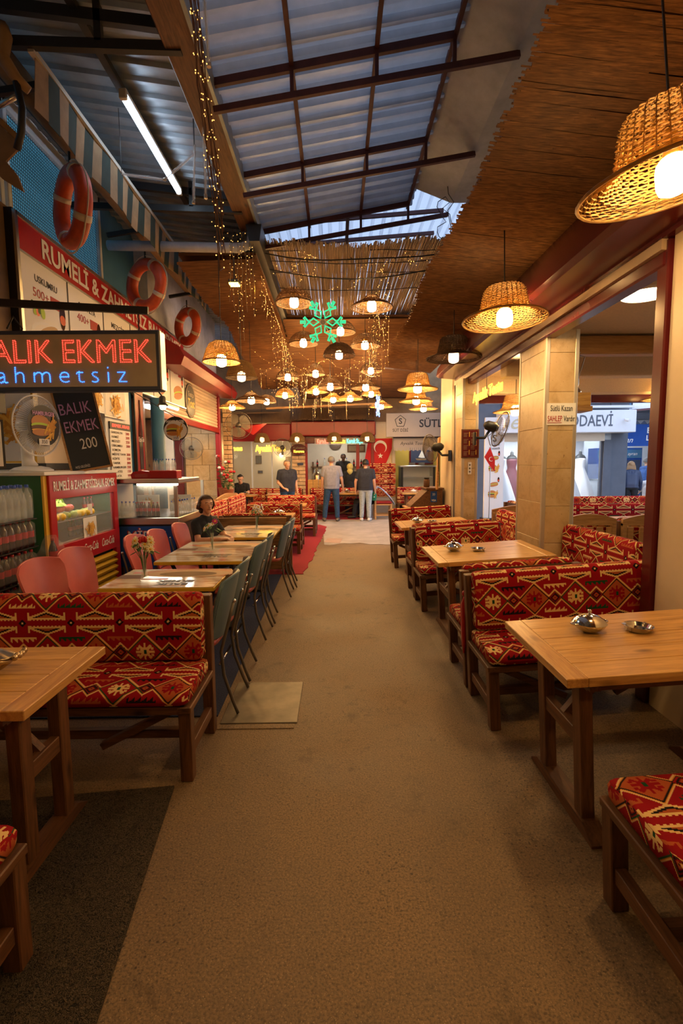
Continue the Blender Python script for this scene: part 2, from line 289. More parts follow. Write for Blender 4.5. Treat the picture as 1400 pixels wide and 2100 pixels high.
# ------------------------------------------------------------------ geometry helpers
class MB:
    """collects shapes, then links them as ONE mesh object"""
    def __init__(s): s.v = []; s.f = []; s.mi = []; s.uv = []; s.cur = 0; s.hasuv = False
    def add(s, vs, fs, uvs=None):
        o = len(s.v); s.v += [tuple(p) for p in vs]
        for i, f in enumerate(fs):
            s.f.append(tuple(o + k for k in f)); s.mi.append(s.cur)
            s.uv.append(uvs[i] if uvs else None)
        if uvs: s.hasuv = True
        return s
    def mat(s, i): s.cur = i; return s
    def box(s, c, d, rot=None, bev=0.0):
        x, y, z = d[0] / 2, d[1] / 2, d[2] / 2
        if bev <= 0:
            vs = [Vector((a * x, b * y, e * z)) for e in (-1, 1) for a, b in ((-1, -1), (1, -1), (1, 1), (-1, 1))]
            fs = [(3, 2, 1, 0), (4, 5, 6, 7), (0, 1, 5, 4), (1, 2, 6, 5), (2, 3, 7, 6), (3, 0, 4, 7)]
        else:
            b_ = min(bev, x * .9, y * .9, z * .9); vs = []
            for zz, k in ((-z, 1), (-z + b_, 0), (z - b_, 0), (z, 1)):
                xi, yi = x - b_ * k, y - b_ * k
                bb = b_ if not k else b_ * .5
                for sx, sy, fl in ((-1, -1, 0), (1, -1, 1), (1, 1, 0), (-1, 1, 1)):
                    p1 = Vector((sx * (xi - bb), sy * yi, zz)); p2 = Vector((sx * xi, sy * (yi - bb), zz))
                    vs += ([p2, p1] if fl == 0 else [p1, p2])
            fs = [tuple(range(7, -1, -1)), tuple(range(24, 32))]
            for k in range(3):
                for i in range(8): j = (i + 1) % 8; fs.append((k * 8 + i, k * 8 + j, k * 8 + 8 + j, k * 8 + 8 + i))
        c = Vector(c)
        if rot is not None: vs = [rot @ p for p in vs]
        return s.add([p + c for p in vs], fs)
    def b2(s, lo, hi, bev=0.0):
        lo = Vector(lo); hi = Vector(hi); return s.box((lo + hi) / 2, [abs(q) for q in (hi - lo)], None, bev)
    def bar(s, p0, p1, w, h=None, up=(0, 0, 1), bev=0.0):
        p0 = Vector(p0); p1 = Vector(p1); h = h or w; d = (p1 - p0); L = d.length; d.normalize()
        upv = Vector(up)
        if abs(d.dot(upv)) > 0.98: upv = Vector((0, 1, 0))
        a = d.cross(upv).normalized(); b = a.cross(d)
        rot = Matrix((d, a, b)).transposed()
        return s.box((p0 + p1) / 2, (L, w, h), rot, bev)
    def tube(s, pts, r, n=8, cap=True, closed=False):
        pts = [Vector(p) for p in pts]; N = len(pts)
        rs = r if isinstance(r, (list, tuple)) else [r] * N
        vs = []; prev = None
        for i, p in enumerate(pts):
            if closed: t = pts[(i + 1) % N] - pts[i - 1]
            else: t = pts[min(i + 1, N - 1)] - pts[max(i - 1, 0)]
            if t.length < 1e-9: t = Vector((0, 0, 1))
            t.normalize()
            if prev is None:
                q = Vector((0, 0, 1)) if abs(t.z) < 0.9 else Vector((1, 0, 0)); a = t.cross(q).normalized()
            else:
                a = prev - t * prev.dot(t); a = a.normalized() if a.length > 1e-6 else t.orthogonal().normalized()
            prev = a; b = t.cross(a)
            for k in range(n):
                th = 2 * math.pi * k / n; vs.append(p + (a * math.cos(th) + b * math.sin(th)) * rs[i])
        fs = []
        for i in range(N if closed else N - 1):
            j = (i + 1) % N
            for k in range(n): l = (k + 1) % n; fs.append((i * n + k, i * n + l, j * n + l, j * n + k))
        if cap and not closed: fs += [tuple(range(n - 1, -1, -1)), tuple((N - 1) * n + k for k in range(n))]
        return s.add(vs, fs)
    def lathe(s, prof, n=16, o=(0, 0, 0), cap=True, rot=None, sc=(1, 1, 1)):
        o = Vector(o); vs = []
        for r, z in prof:
            for k in range(n):
                th = 2 * math.pi * k / n; p = Vector((r * math.cos(th) * sc[0], r * math.sin(th) * sc[1], z * sc[2]))
                if rot is not None: p = rot @ p
                vs.append(o + p)
        fs = []; N = len(prof)
        for i in range(N - 1):
            for k in range(n): l = (k + 1) % n; fs.append((i * n + k, i * n + l, i * n + n + l, i * n + n + k))
        if cap: fs += [tuple(range(n - 1, -1, -1)), tuple((N - 1) * n + k for k in range(n))]
        return s.add(vs, fs)
    def ball(s, c, r, n=12, m=8, sc=(1, 1, 1), rot=None):
        prof = [(max(1e-4, r * math.sin(math.pi * i / m)), -r * math.cos(math.pi * i / m)) for i in range(m + 1)]
        return s.lathe(prof, n, c, False, rot, sc)
    def prism(s, poly, vec, o=(0, 0, 0), ax=None):
        """polygon of 2-d points in the axes ax=(right, up), extruded by vec"""
        o = Vector(o); a, b = (Vector(ax[0]), Vector(ax[1])) if ax else (Vector((1, 0, 0)), Vector((0, 1, 0)))
        vec = Vector(vec); n = len(poly)
        v0 = [o + a * p[0] + b * p[1] for p in poly]; vs = v0 + [p + vec for p in v0]
        fs = [tuple(range(n - 1, -1, -1)), tuple(range(n, 2 * n))] + [(i, (i + 1) % n, n + (i + 1) % n, n + i) for i in range(n)]
        return s.add(vs, fs)
    def disc(s, c, r, nrm=(0, -1, 0), n=20, sx=1, sy=1, up=(0, 0, 1)):
        c = Vector(c); nv = Vector(nrm).normalized(); a = Vector(up).cross(nv)
        a = a.normalized() if a.length > .01 else Vector((1, 0, 0)); b = nv.cross(a)
        return s.add([c + a * math.cos(2 * math.pi * k / n) * r * sx + b * math.sin(2 * math.pi * k / n) * r * sy for k in range(n)], [tuple(range(n))])
    def mesh(s, name, mats, smooth=False):
        me = bpy.data.meshes.new(name); me.from_pydata(s.v, [], s.f)
        for m in (mats if isinstance(mats, (list, tuple)) else [mats]): me.materials.append(M(m) if isinstance(m, str) else m)
        if any(s.mi): me.polygons.foreach_set('material_index', s.mi)
        if s.hasuv:
            l = me.uv_layers.new(name='UVMap')
            flatuv = []
            for f, u in zip(s.f, s.uv):
                for k in range(len(f)): flatuv += list(u[k]) if u else [0.0, 0.0]
            l.data.foreach_set('uv', flatuv)
        if smooth:
            me.polygons.foreach_set('use_smooth', [True] * len(me.polygons))
            if smooth is not True: me.set_sharp_from_angle(angle=smooth)
        me.update(); return me
    def build(s, name, mats, parent=None, smooth=False):
        o = bpy.data.objects.new(name, s.mesh(name, mats, smooth)); C.objects.link(o); o.parent = parent; return o

def tag(o, label=None, cat=None, group=None, kind=None):
    if label: o['label'] = label
    if cat: o['category'] = cat
    if group: o['group'] = group
    if kind: o['kind'] = kind
    return o
def thing(name, label, cat, loc=(0, 0, 0), rz=0.0, group=None, ry=0.0):
    o = bpy.data.objects.new(name, None); C.objects.link(o); o.empty_display_size = 0.1
    o.location = loc; o.rotation_euler = (0, ry, rz); return tag(o, label, cat, group)
def struct(name, mb, mats, smooth=False):
    return tag(mb.build(name, mats, None, smooth), kind='structure')
def put(name, mesh, parent=None, loc=(0, 0, 0), rot=(0, 0, 0), sc=(1, 1, 1)):
    o = bpy.data.objects.new(name, mesh); C.objects.link(o); o.parent = parent; o.location = loc; o.rotation_euler = rot; o.scale = sc; return o
def copy_tree(o, parent=None):
    c = o.copy(); C.objects.link(c); c.parent = parent
    for ch in list(o.children): copy_tree(ch, c)
    return c
def copy_thing(o, loc, rz=None, label=None, group=None, ry=None, sc=None):
    c = copy_tree(o); c.location = loc; e = list(c.rotation_euler)
    if rz is not None: e[2] = rz
    if ry is not None: e[1] = ry
    c.rotation_euler = e
    if sc: c.scale = (sc, sc, sc)
    if label: c['label'] = label
    if group: c['group'] = group
    return c

# lettering: a text laid on a plane with origin o, running along a, upright along b
def text_mesh(txt, size, a=(1, 0, 0), b=(0, 0, 1), o=(0, 0, 0), bold=0.0, align='CENTER', depth=0.002, shear=0.0, width=None, sp=1.0):
    cu = bpy.data.curves.new('lettering', 'FONT'); cu.body = txt; cu.size = size; cu.align_x = align; cu.align_y = 'CENTER'
    cu.offset = bold; cu.resolution_u = 3; cu.extrude = depth / 2; cu.shear = shear; cu.space_character = sp
    ob = bpy.data.objects.new('lettering_tmp', cu); C.objects.link(ob)
    dg = bpy.context.evaluated_depsgraph_get(); me = bpy.data.meshes.new_from_object(ob.evaluated_get(dg))
    bpy.data.objects.remove(ob); bpy.data.curves.remove(cu)
    a = Vector(a).normalized(); b = Vector(b).normalized(); n = a.cross(b); o = Vector(o)
    k = 1.0
    if width and len(me.vertices):
        xs = [v.co.x for v in me.vertices]; k = width / max(1e-6, max(xs) - min(xs))
    for v in me.vertices:
        p = v.co.copy(); v.co = o + a * p.x * k + b * p.y + n * p.z
    return me
def text(name, txt, size, mat, parent, **k):
    me = text_mesh(txt, size, **k); me.materials.clear(); me.materials.append(M(mat))
    o = bpy.data.objects.new(name, me); C.objects.link(o); o.parent = parent; return o
def outline_points(me, step, o, a, b, n, scale=1.0):
    """points spaced along the outlines of a flat text mesh (for dotted lamps and bent tubes)"""
    bm = bmesh.new(); bm.from_mesh(me); bmesh.ops.remove_doubles(bm, verts=bm.verts, dist=1e-5)
    es = [e for e in bm.edges if len(e.link_faces) == 1]; adj = {}
    for e in es:
        p, q = e.verts; adj.setdefault(p.index, []).append(q.index); adj.setdefault(q.index, []).append(p.index)
    bm.verts.ensure_lookup_table(); co = {i: bm.verts[i].co.copy() for i in adj}; bm.free(); seen = set(); loops = []
    for st in adj:
        if st in seen: continue
        path = [st]; seen.add(st); cur = st
        while True:
            nx = [k for k in adj[cur] if k not in seen]
            if not nx: break
            cur = nx[0]; seen.add(cur); path.append(cur)
        if len(path) > 2: loops.append([co[i] for i in path] + [co[path[0]]])
    out = []
    for lp in loops:
        acc = 0.0; pts = []
        for p, q in zip(lp, lp[1:]):
            L = (q - p).length; d = acc
            while d < L: pts.append(p + (q - p) * (d / L)); d += step
            acc = d - L
        out.append(pts)
    return out

def arc(c, r, a0, a1, n, ax=((1, 0, 0), (0, 0, 1))):
    c = Vector(c); a, b = Vector(ax[0]), Vector(ax[1])
    return [c + a * r * math.cos(a0 + (a1 - a0) * i / (n - 1)) + b * r * math.sin(a0 + (a1 - a0) * i / (n - 1)) for i in range(n)]
def fz(x):
    """height of the paving: it rises gently on the side of the pillars"""
    return 0.06 * max(0.0, min(x, 2.1) - 0.85)
TILT = -math.atan(0.06)

# ================================================================== the setting
# paving, rising slightly towards the pillars
mb = MB(); xs = [-7, -2, 0.85, 2.1, 6, 14]; ys = [-5, 0, 4, 8, 12, 18, 26]
for i in range(len(xs) - 1):
    for j in range(len(ys) - 1):
        mb.add([(xs[i], ys[j], fz(xs[i])), (xs[i + 1], ys[j], fz(xs[i + 1])), (xs[i + 1], ys[j + 1], fz(xs[i + 1])), (xs[i], ys[j + 1], fz(xs[i]))], [(0, 1, 2, 3)])
struct('floor', mb, 'asphalt')
t = thing('floor_far', None, None); tag(t, kind='structure')
xs_ = [-.95 + .1 * i for i in range(31)]; mb = MB()
for a, b in zip(xs_, xs_[1:]):
    ya, yb = [(9.5 + .12 * math.sin(x * 5) + .06 * math.sin(x * 17)) if x > -.3 else 12.35 + .1 * math.sin(x * 9) for x in (a, b)]
    mb.add([(a, ya, fz(a) + .006), (b, yb, fz(b) + .006), (b, 15.2, fz(b) + .006), (a, 15.2, fz(a) + .006)], [(0, 1, 2, 3)])
mb.build('slab', 'pale_paving', t); MB().prism([(-.26, 9.75), (.06, 9.62), (.12, 10.2), (-.2, 10.28)], (0, 0, .010)).build('patch', 'terracotta_paving', t)
o = MB().b2((-0.73, 2.86, 0), (-0.255, 3.42, 0.008), 0.003).build('cover_plate', 'plate_metal'); tag(o, 'flat grey metal cover plate set in the walkway beside the blue chairs', 'plate')
o = MB().b2((-0.74, 2.80, 0), (-0.27, 2.852, 0.005), 0.002).build('cover_strip', 'asphalt'); tag(o, 'narrow cement strip along the near edge of the metal cover plate', 'strip')
def carpet(name, pts, mat, label, z=0.009, rag=0.0):
    mb = MB(); P = []
    for (x0, y0), (x1, y1) in zip(pts, pts[1:] + pts[:1]):
        n = max(1, int(math.hypot(x1 - x0, y1 - y0) / 0.12)) if rag else 1
        for k in range(n):
            t = k / n; P.append((x0 + (x1 - x0) * t + rnd.uniform(-rag, rag), y0 + (y1 - y0) * t + rnd.uniform(-rag, rag)))
    mb.prism(P, (0, 0, z), (0, 0, 0.001)); o = mb.build(name, mat); return tag(o, label, 'rug')
carpet('blue_rug', [(-2.45, 2.95), (-0.765, 2.95), (-0.80, 6.9), (-2.45, 6.9)], 'rug_blue', 'dark navy blue rug under the blue and pink chairs')
carpet('red_rug', [(-2.6, 6.92), (-0.50, 6.92), (-0.42, 8.0), (-0.24, 12.2), (-0.45, 12.6), (-2.6, 12.6)], 'rug_red', 'red carpet runner with a ragged edge under the far benches', rag=0.02)
carpet('red_doormat', [(-0.9, 13.75), (0.98, 13.75), (0.98, 15.2), (-0.9, 15.2)], 'rug_red', 'red carpet in front of the juice shop window', z=.012)
mb = MB().b2((-2.6, 0.35, 0.001), (-0.62, 2.30, 0.012)); o = mb.build('coil_floor_mat', 'coil_mat'); o.rotation_euler = (0, 0, R(6.5)); o.location = (0.06, 0.06, 0); tag(o, 'dark brown coil floor mat under the wooden table on the kiosk side', 'mat')

# corrugated roofs on red steel trusses
def roof_z(x): return 4.74 + 0.18 * (x + 0.95)
def sheet(parent, mat, x0, z0, x1, z1, y0, y1, period=0.18, h=0.042, along='x'):
    mb = MB(); prof = []
    span = (y1 - y0) if along == 'x' else (x1 - x0); n = max(1, round(span / period)); p = span / n
    for k in range(n):
        for t, hh in ((0.0, 0), (0.60, 0), (0.70, h), (0.90, h)): prof.append((k * p + t * p, hh))
    prof.append((span, 0)); vs = []
    for t, hh in prof:
        if along == 'x': vs += [(x0, y0 + t, z0 - hh), (x1, y0 + t, z1 - hh)]
        else:
            zz = z0 + (z1 - z0) * t / span; vs += [(x0 + t, y0, zz - hh), (x0 + t, y1, zz - hh)]
    mb.add(vs, [(2 * i, 2 * i + 1, 2 * i + 3, 2 * i + 2) for i in range(len(prof) - 1)])
    return mb.build('roof_sheet', mat, parent)
roof = thing('ceiling_metal', None, None); tag(roof, kind='structure')
y = -4.0
while y < 6.9:
    sheet(roof, 'zinc', -1.0, roof_z(-1.0), 1.06, roof_z(1.06), y, min(y + 0.94, 7.0)); y += 0.90
y = -4.0
while y < 14.4:
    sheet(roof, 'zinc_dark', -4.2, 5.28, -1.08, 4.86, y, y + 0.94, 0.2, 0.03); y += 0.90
for k in range(4): sheet(roof, 'clear_roof', -1.2 + k * 1.0, 5.22 + k * .1, -0.18 + k * 1.0, 5.32 + k * .1, 6.3, 11.5, 0.17, 0.03, 'y')
struct('ceiling_sky_blocker', MB().prism([(-7, -4), (1.6, -4), (1.6, 2.6), (-1.25, 2.6), (-1.25, 15.4), (-7, 15.4)], (0, 0, .05), (0, 0, 5.55)), 'black_steel')  # unseen, shaped to block sky light and keep the near roof dark
for k, yy in enumerate((-0.8, 0.5, 1.75, 3.02, 4.29, 5.57, 6.85)):
    t = thing('roof_truss', None, None, (0, yy, 0)); tag(t, kind='structure')
    tl, tr_ = (-0.97, 4.665), (1.0, 5.02); bl, br = (-0.97, 4.46), (1.52, 4.88)
    MB().bar((tl[0], 0, tl[1]), (tr_[0], 0, tr_[1]), 0.035, 0.06).build('top_chord', 'steel_red', t)
    MB().bar((bl[0], 0, bl[1]), (br[0], 0, br[1]), 0.035, 0.05).build('bottom_chord', 'steel_red', t)
    for x in (-0.33, 0.36, 0.99):
        zt = tl[1] + (x - tl[0]) * (tr_[1] - tl[1]) / (tr_[0] - tl[0]); zb = bl[1] + (x - bl[0]) * (br[1] - bl[1]) / (br[0] - bl[0])
        MB().bar((x, 0, zb), (x, 0, zt), 0.03, 0.03).build('strut', 'steel_red', t)
for k, x in enumerate((-0.33, 0.36, 1.0)):
    tag(MB().bar((x, -4, roof_z(x) - 0.045), (x, 7.0, roof_z(x) - 0.045), 0.035, 0.05).build('purlin', 'steel_red'), kind='structure')
tag(MB().bar((0.2, 6.9, 5.1), (0.2, 9, 5.12), 0.05, 0.06).build('purlin', 'steel_red'), kind='structure')
for yy in (7.5, 8.2): tag(MB().bar((-1, yy, 5.05), (1.6, yy, 5.25), 0.04, 0.05).build('purlin', 'steel_red'), kind='structure')
# concrete edge beam
struct('beam_concrete', MB().prism([(1.03, 5.08), (1.50, 4.90), (2.7, 4.90), (2.7, 5.6), (1.03, 5.6)], (0, 10.6, 0), (0, -4, 0), ((1, 0, 0), (0, 0, 1))), 'concrete')
# timber gutter beam and steel gutter
struct('beam_timber', MB().b2((-1.22, -4, 4.60), (-0.98, 6.7, 4.86), 0.01), 'wood_dark_y')
struct('trim_1', MB().b2((-0.985, -4, 4.58), (-0.955, 6.7, 4.80)), 'zinc_dark')
struct('trim_2', MB().prism([(-1.06, 4.36), (-0.93, 4.36), (-0.90, 4.56), (-1.1, 4.56)], (0, 7.6, 0), (0, 6.4, 0), ((1, 0, 0), (0, 0, 1))), 'black')
# dark steel under the kiosk-side roof
for yy in (-1.0, 1.4, 3.9, 6.2):
    t = thing('roof_truss', None, None, (0, yy, 0)); tag(t, kind='structure')
    MB().bar((-4.2, 0, 5.12), (-1.1, 0, 4.76), 0.05, 0.08).build('top_chord', 'black_steel', t)
    MB().bar((-4.2, 0, 4.72), (-1.1, 0, 4.62), 0.05, 0.07).build('bottom_chord', 'black_steel', t)
    for x in (-3.4, -2.5, -1.7): MB().bar((x, 0, 4.66), (x, 0, 4.98), 0.05, 0.05).build('strut', 'black_steel', t)
for x in (-1.86, -2.9): tag(MB().bar((x, -4, 4.95 + (-x - 1.8) * .12 - .07), (x, 6.7, 4.95 + (-x - 1.8) * .12 - .07), 0.06, 0.05).build('purlin', 'black_steel'), kind='structure')
tag(MB().tube([(-2.9, 6.6, 4.40), (-1.2, 6.6, 4.36), (-1.08, 6.62, 4.42), (-1.05, 6.65, 4.6)], 0.06, 10).build('drain_pipe', 'concrete', smooth=True), 'grey drain pipe running across below the dark roof', 'pipe')

# reed ceilings: bundles of stalks nobody could count
def reeds_x(name, x0, z0, x1, z1, y0, y1, step, r, mat, zfun=None, jag=0.03):
    mb = MB(); y = y0; rot = None
    while y < y1:
        a = x0 + rnd.uniform(-jag, jag) + 0.03 * math.sin(y * 2.1); b = x1 + rnd.uniform(-0.01, 0.01); rr = r * rnd.uniform(0.7, 1.35)
        dz = rnd.uniform(-0.005, 0.005) + (zfun(y) if zfun else 0); dy = rnd.uniform(-0.012, 0.012)
        mid = a + (b - a) * rnd.uniform(0.35, 0.65)
        for (p, q, ya, yb) in ((a, mid + 0.1, y, y + dy), (mid - 0.1, b, y + dy + rnd.uniform(-.004, .004), y + rnd.uniform(-.01, .01))):
            za = z0 + (z1 - z0) * (p - x0) / (x1 - x0) + dz; zb = z0 + (z1 - z0) * (q - x0) / (x1 - x0) + dz
            mb.add([(p, ya - rr, za + rr * .3), (p, ya, za - rr), (p, ya + rr, za + rr * .3), (q, yb - rr, zb + rr * .3), (q, yb, zb - rr), (q, yb + rr, zb + rr * .3)], [(0, 1, 4, 3), (1, 2, 5, 4), (0, 2, 1), (3, 4, 5)])
        y += step * rnd.uniform(0.75, 1.2)
    return tag(mb.build(name, mat), None, None, None, 'structure')
reeds_x('ceiling_reed', 0.98, 3.55, 1.96, 3.44, -3.0, 10.2, 0.0118, 0.0066, 'reed_x')
struct('ceiling_board', MB().prism([(1.03, 3.565), (2.0, 3.46), (2.0, 3.50), (1.03, 3.60)], (0, 14, 0), (0, -3.5, 0), ((1, 0, 0), (0, 0, 1))), 'wood_dark_x')
reeds_x('ceiling_reed_kiosk_side', -2.08, 4.24, -1.02, 4.28, 6.75, 14.4, 0.026, 0.0145, 'reed_x', lambda y: -0.10 * max(0, y - 9.5))
struct('ceiling_board_kiosk_side', MB().prism([(6.75, 4.33), (9.5, 4.33), (14.6, 3.86), (14.6, 3.9), (9.5, 4.37), (6.75, 4.37)], (1.02, 0, 0), (-2.05, 0, 0), ((0, 1, 0), (0, 0, 1))), 'wood_dark_x')
reeds_x('ceiling_reed_far', -1.0, 4.34, 2.3, 4.34, 9.7, 14.9, 0.034, 0.019, 'reed_x', lambda y: -0.15 * (y - 9.7))
struct('ceiling_board_far', MB().prism([(9.7, 4.39), (15.4, 3.53), (15.4, 3.57), (9.7, 4.43)], (3.4, 0, 0), (-1.05, 0, 0), ((0, 1, 0), (0, 0, 1))), 'wood_dark_x')
mb = MB(); x = -0.95
while x < 1.55:
    ya = 6.75 + rnd.uniform(-0.09, 0.10) + 0.05 * math.sin(x * 4); rr = rnd.uniform(0.005, 0.009); dx = rnd.uniform(-0.03, 0.03); z = 4.50 + rnd.uniform(-0.008, 0.008) - 0.03 * math.cos(x * 2.2)
    ym = rnd.uniform(7.9, 8.5)
    mb.add([(x - rr, ya, z), (x, ya, z - rr), (x + rr, ya, z), (x + dx - rr, ym, z), (x + dx, ym, z - rr), (x + dx + rr, ym, z), (x + dx * 1.2 - rr, 10, z - .06), (x + dx * 1.2, 10, z - rr - .06), (x + dx * 1.2 + rr, 10, z - .06)],
           [(0, 1, 4, 3), (1, 2, 5, 4), (0, 2, 1), (3, 4, 7, 6), (4, 5, 8, 7), (0, 3, 5, 2), (3, 6, 8, 5)])
    if rnd.random() < .8:
        q = x + rnd.uniform(-.006, .006); mb.add([(q - .006, ya + .05, z + .02), (q, ya + .05, z + .012), (q + .006, ya + .05, z + .02), (q - .006 - dx, 10, z - .04), (q - dx, 10, z - .048), (q + .006 - dx, 10, z - .04)], [(0, 1, 4, 3), (1, 2, 5, 4), (0, 3, 5, 2)])
    x += rnd.choice((0.0072, 0.0080, 0.0088, 0.0115))
tag(mb.build('ceiling_reed_mat', 'reed_y'), kind='structure')
for k, yy in enumerate((6.98, 7.3, 7.75, 8.4)):
    tag(MB().tube([(-0.97 + i * .31, yy + .02 * math.sin(i * 2 + k), 4.485 - .05 * math.sin(math.pi * i / 8) * (k % 2)) for i in range(9)], 0.006, 5).build('tie_wire', 'black'), 'thin dark wire tied across the reed mat, %s from the ragged end' % ('first', 'second', 'third', 'fourth')[k], 'wire')

# burgundy shutter box and shop front on the pillar side
struct('beam_burgundy', MB().prism([(1.88, 3.46), (1.62, 3.06), (1.60, 2.95), (1.64, 2.92), (1.90, 2.90), (1.90, 2.87), (2.04, 2.87), (2.04, 3.46)], (0, 10.9, 0), (0, -3, 0), ((1, 0, 0), (0, 0, 1))), 'burgundy', 0.5)
struct('wall_right_upper', MB().b2((2.3, -4, 3.46), (2.45, 10.3, 4.92)), 'concrete')
struct('trim_3', MB().b2((1.90, 2.95, 2.81), (1.94, 7.95, 2.88)), 'shutter')
struct('trim_4', MB().b2((1.92, 2.95, 2.72), (2.04, 7.95, 2.81), 0.012), 'burgundy')
struct('trim_5', MB().b2((1.93, 2.93, 0.05), (2.05, 3.03, 2.87), 0.008), 'burgundy')
struct('trim_6', MB().b2((1.93, 7.9, 0.05), (2.05, 8.0, 2.87), 0.008), 'black_steel')
struct('wall_right_near', MB().b2((1.95, -3.0, 0), (2.35, 2.93, 3.0), 0.02), 'cream')
struct('wall_right_far', MB().b2((1.90, 8.05, 0), (2.12, 8.95, 3.45), 0.03), 'cream')
struct('door_1', MB().b2((1.94, 7.86, 0.07), (2.02, 7.90, 2.8)), 'burgundy')
# room beyond the pillars
struct('ceiling_right', MB().b2((2.0, -3, 2.86), (6.0, 7.9, 2.95)), 'plaster')
for yy in (5.9, 7.35): struct('beam_plaster', MB().b2((2.03, yy, 2.60), (6.0, yy + 0.22, 2.87), 0.01), 'plaster')
struct('beam_pine', MB().b2((2.06, 5.0, 2.66), (6.0, 5.14, 2.84), 0.01), 'wood_pine')
struct('trim_7', MB().b2((2.0, 7.70, 2.50), (6.0, 7.80, 2.62), 0.005), 'burgundy')
struct('floor_right', MB().b2((2.1, -3, 0.0), (6.0, 7.9, 0.08)), 'stone_floor')
struct('wall_right_end', MB().b2((5.9, -3, 0), (6.1, 5.2, 2.9)), 'white_wall')
struct('wall_right_back', MB().b2((2.3, 0.0, 0), (6.0, 0.15, 2.9)), 'plaster')
def tiled_pillar(name, x0, x1, y0, y1, top, z0, label):
    t = thing(name, None, None); tag(t, kind='structure')
    MB().b2((x0 + 0.012, y0 + 0.012, 0), (x1 - 0.012, y1 - 0.012, top)).build('core', 'travertine', t)
    h = 0.356; z = z0 - h * 6
    while z < top:
        a = max(0.03, z); b = min(top, z + h - 0.0025)
        if b - a > 0.02:
            MB().b2((x0 + 0.03, y0, a), (x1 - 0.03, y0 + 0.02, b), 0.002).build('tile', 'travertine', t)
            MB().b2((x0, y0 + 0.03, a + 0.03), (x0 + 0.02, y1 - 0.02, min(top, b + 0.03)), 0.002).build('tile', 'travertine', t)
        z += h
    for (xa, ya) in ((x0 - 0.004, y0 - 0.004), (x1 - 0.034, y0 - 0.004), (x0 - 0.004, y1 - 0.03)):
        MB().b2((xa, ya, 0.05), (xa + 0.038, ya + 0.038, top), 0.004).build('corner_strip', 'alu', t)
    return t
pillar = tiled_pillar('pillar_tiled', 1.95, 2.25, 4.60, 5.25, 2.80, 1.88, '')
pillar2 = tiled_pillar('pillar_tiled', 1.85, 2.08, 7.2, 7.6, 2.80, 1.5, '')

# ---------------- kiosk side: wall plane at x = -2.9
struct('wall_left_upper', MB().b2((-3.3, -4, 3.95), (-3.15, 12.5, 5.5)), 'blue_paint')
for k, (ya, yb) in enumerate(((1.0, 2.9), (2.95, 4.9), (4.95, 6.85))):
    w = thing('window_%d' % (k + 1), None, None); tag(w, kind='structure')
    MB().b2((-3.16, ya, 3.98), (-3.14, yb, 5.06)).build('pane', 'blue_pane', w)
    for q in ((ya, ya + .06, 3.95, 5.1), (yb - .06, yb, 3.95, 5.1)): MB().b2((-3.17, q[0], q[2]), (-3.09, q[1], q[3]), 0.006).build('frame', 'white_metal', w)
    for q in ((3.93, 3.99), (4.96, 5.12)): MB().b2((-3.17, ya, q[0]), (-3.09, yb, q[1]), 0.006).build('frame', 'white_metal', w)
    mb = MB()
    for i in range(60): mb.bar((-3.125, ya + .05 + i * (yb - ya - .1) / 59, 4.0), (-3.125, ya + .05 + i * (yb - ya - .1) / 59, 5.04), 0.004, 0.004)
    for i in range(34): mb.bar((-3.125, ya + .05, 4.0 + i * .0315), (-3.125, yb - .05, 4.0 + i * .0315), 0.004, 0.004)
    mb.build('mesh_screen', 'black_steel', w)
struct('wall_left_fascia', MB().b2((-3.2, -4, 2.62), (-2.98, 8.05, 3.95)), 'tarp')
struct('wall_left_near', MB().b2((-3.2, -4, 0), (-3.0, 3.2, 2.62)), 'white_wall')
struct('wall_kiosk_back', MB().b2((-5.0, 2.0, 0), (-4.9, 12.5, 4.0)), 'white_wall')
struct('ceiling_kiosk', MB().b2((-5.0, 2.0, 2.62), (-3.0, 8.2, 2.70)), 'white_wall')
struct('wall_kiosk_side', MB().b2((-5.0, 3.1, 0), (-3.0, 3.25, 2.62)), 'white_wall')
struct('wall_kiosk_divide', MB().b2((-5.0, 7.75, 0), (-3.05, 7.95, 2.7)), 'wood_dark')
struct('pillar_blue', MB().lathe([(0.10, 0), (0.10, 2.62)], 20, (-2.78, 7.75, 0)), 'blue_paint', True)
struct('pillar_white', MB().b2((-3.05, 6.25, 0), (-2.9, 7.0, 2.62), 0.01), 'white_metal')
struct('trim_8', MB().b2((-3.0, 7.0, 0), (-2.92, 7.14, 2.62), 0.006), 'blue_paint')
# roller-shutter shop further on
struct('wall_shutter_side', MB().b2((-3.3, 8.05, 3.3), (-2.95, 12.4, 5.3)), 'concrete')
sh = thing('door_2', None, None); tag(sh, kind='structure')
for k in range(11):
    MB().prism([(0, 0), (0.012, 0.008), (0.022, 0.034), (0.012, 0.064), (0, 0.072)], (0, 3.95, 0), (-2.93, 8.25, 2.47 + k * 0.0735), ((1, 0, 0), (0, 0, 1))).build('slat', 'shutter', sh)
MB().b2((-2.97, 8.2, 2.36), (-2.87, 12.25, 2.475), 0.01).build('bottom_bar', 'red_paint', sh)
struct('trim_9', MB().prism([(-2.95, 3.75), (-2.55, 3.52), (-2.46, 3.36), (-2.52, 3.22), (-2.95, 3.24)], (0, 4.3, 0), (0, 8.2, 0), ((1, 0, 0), (0, 0, 1))), 'red_paint', 0.6)
struct('trim_10', MB().b2((-2.98, 12.2, 0), (-2.86, 12.32, 3.3), 0.01), 'red_paint')
t = thing('wall_yellow_stone', None, None); tag(t, kind='structure')
MB().b2((-5, 12.42, 0), (-2.9, 12.5, 3.4)).build('core', 'mortar', t)
z = 0.02; k = 0
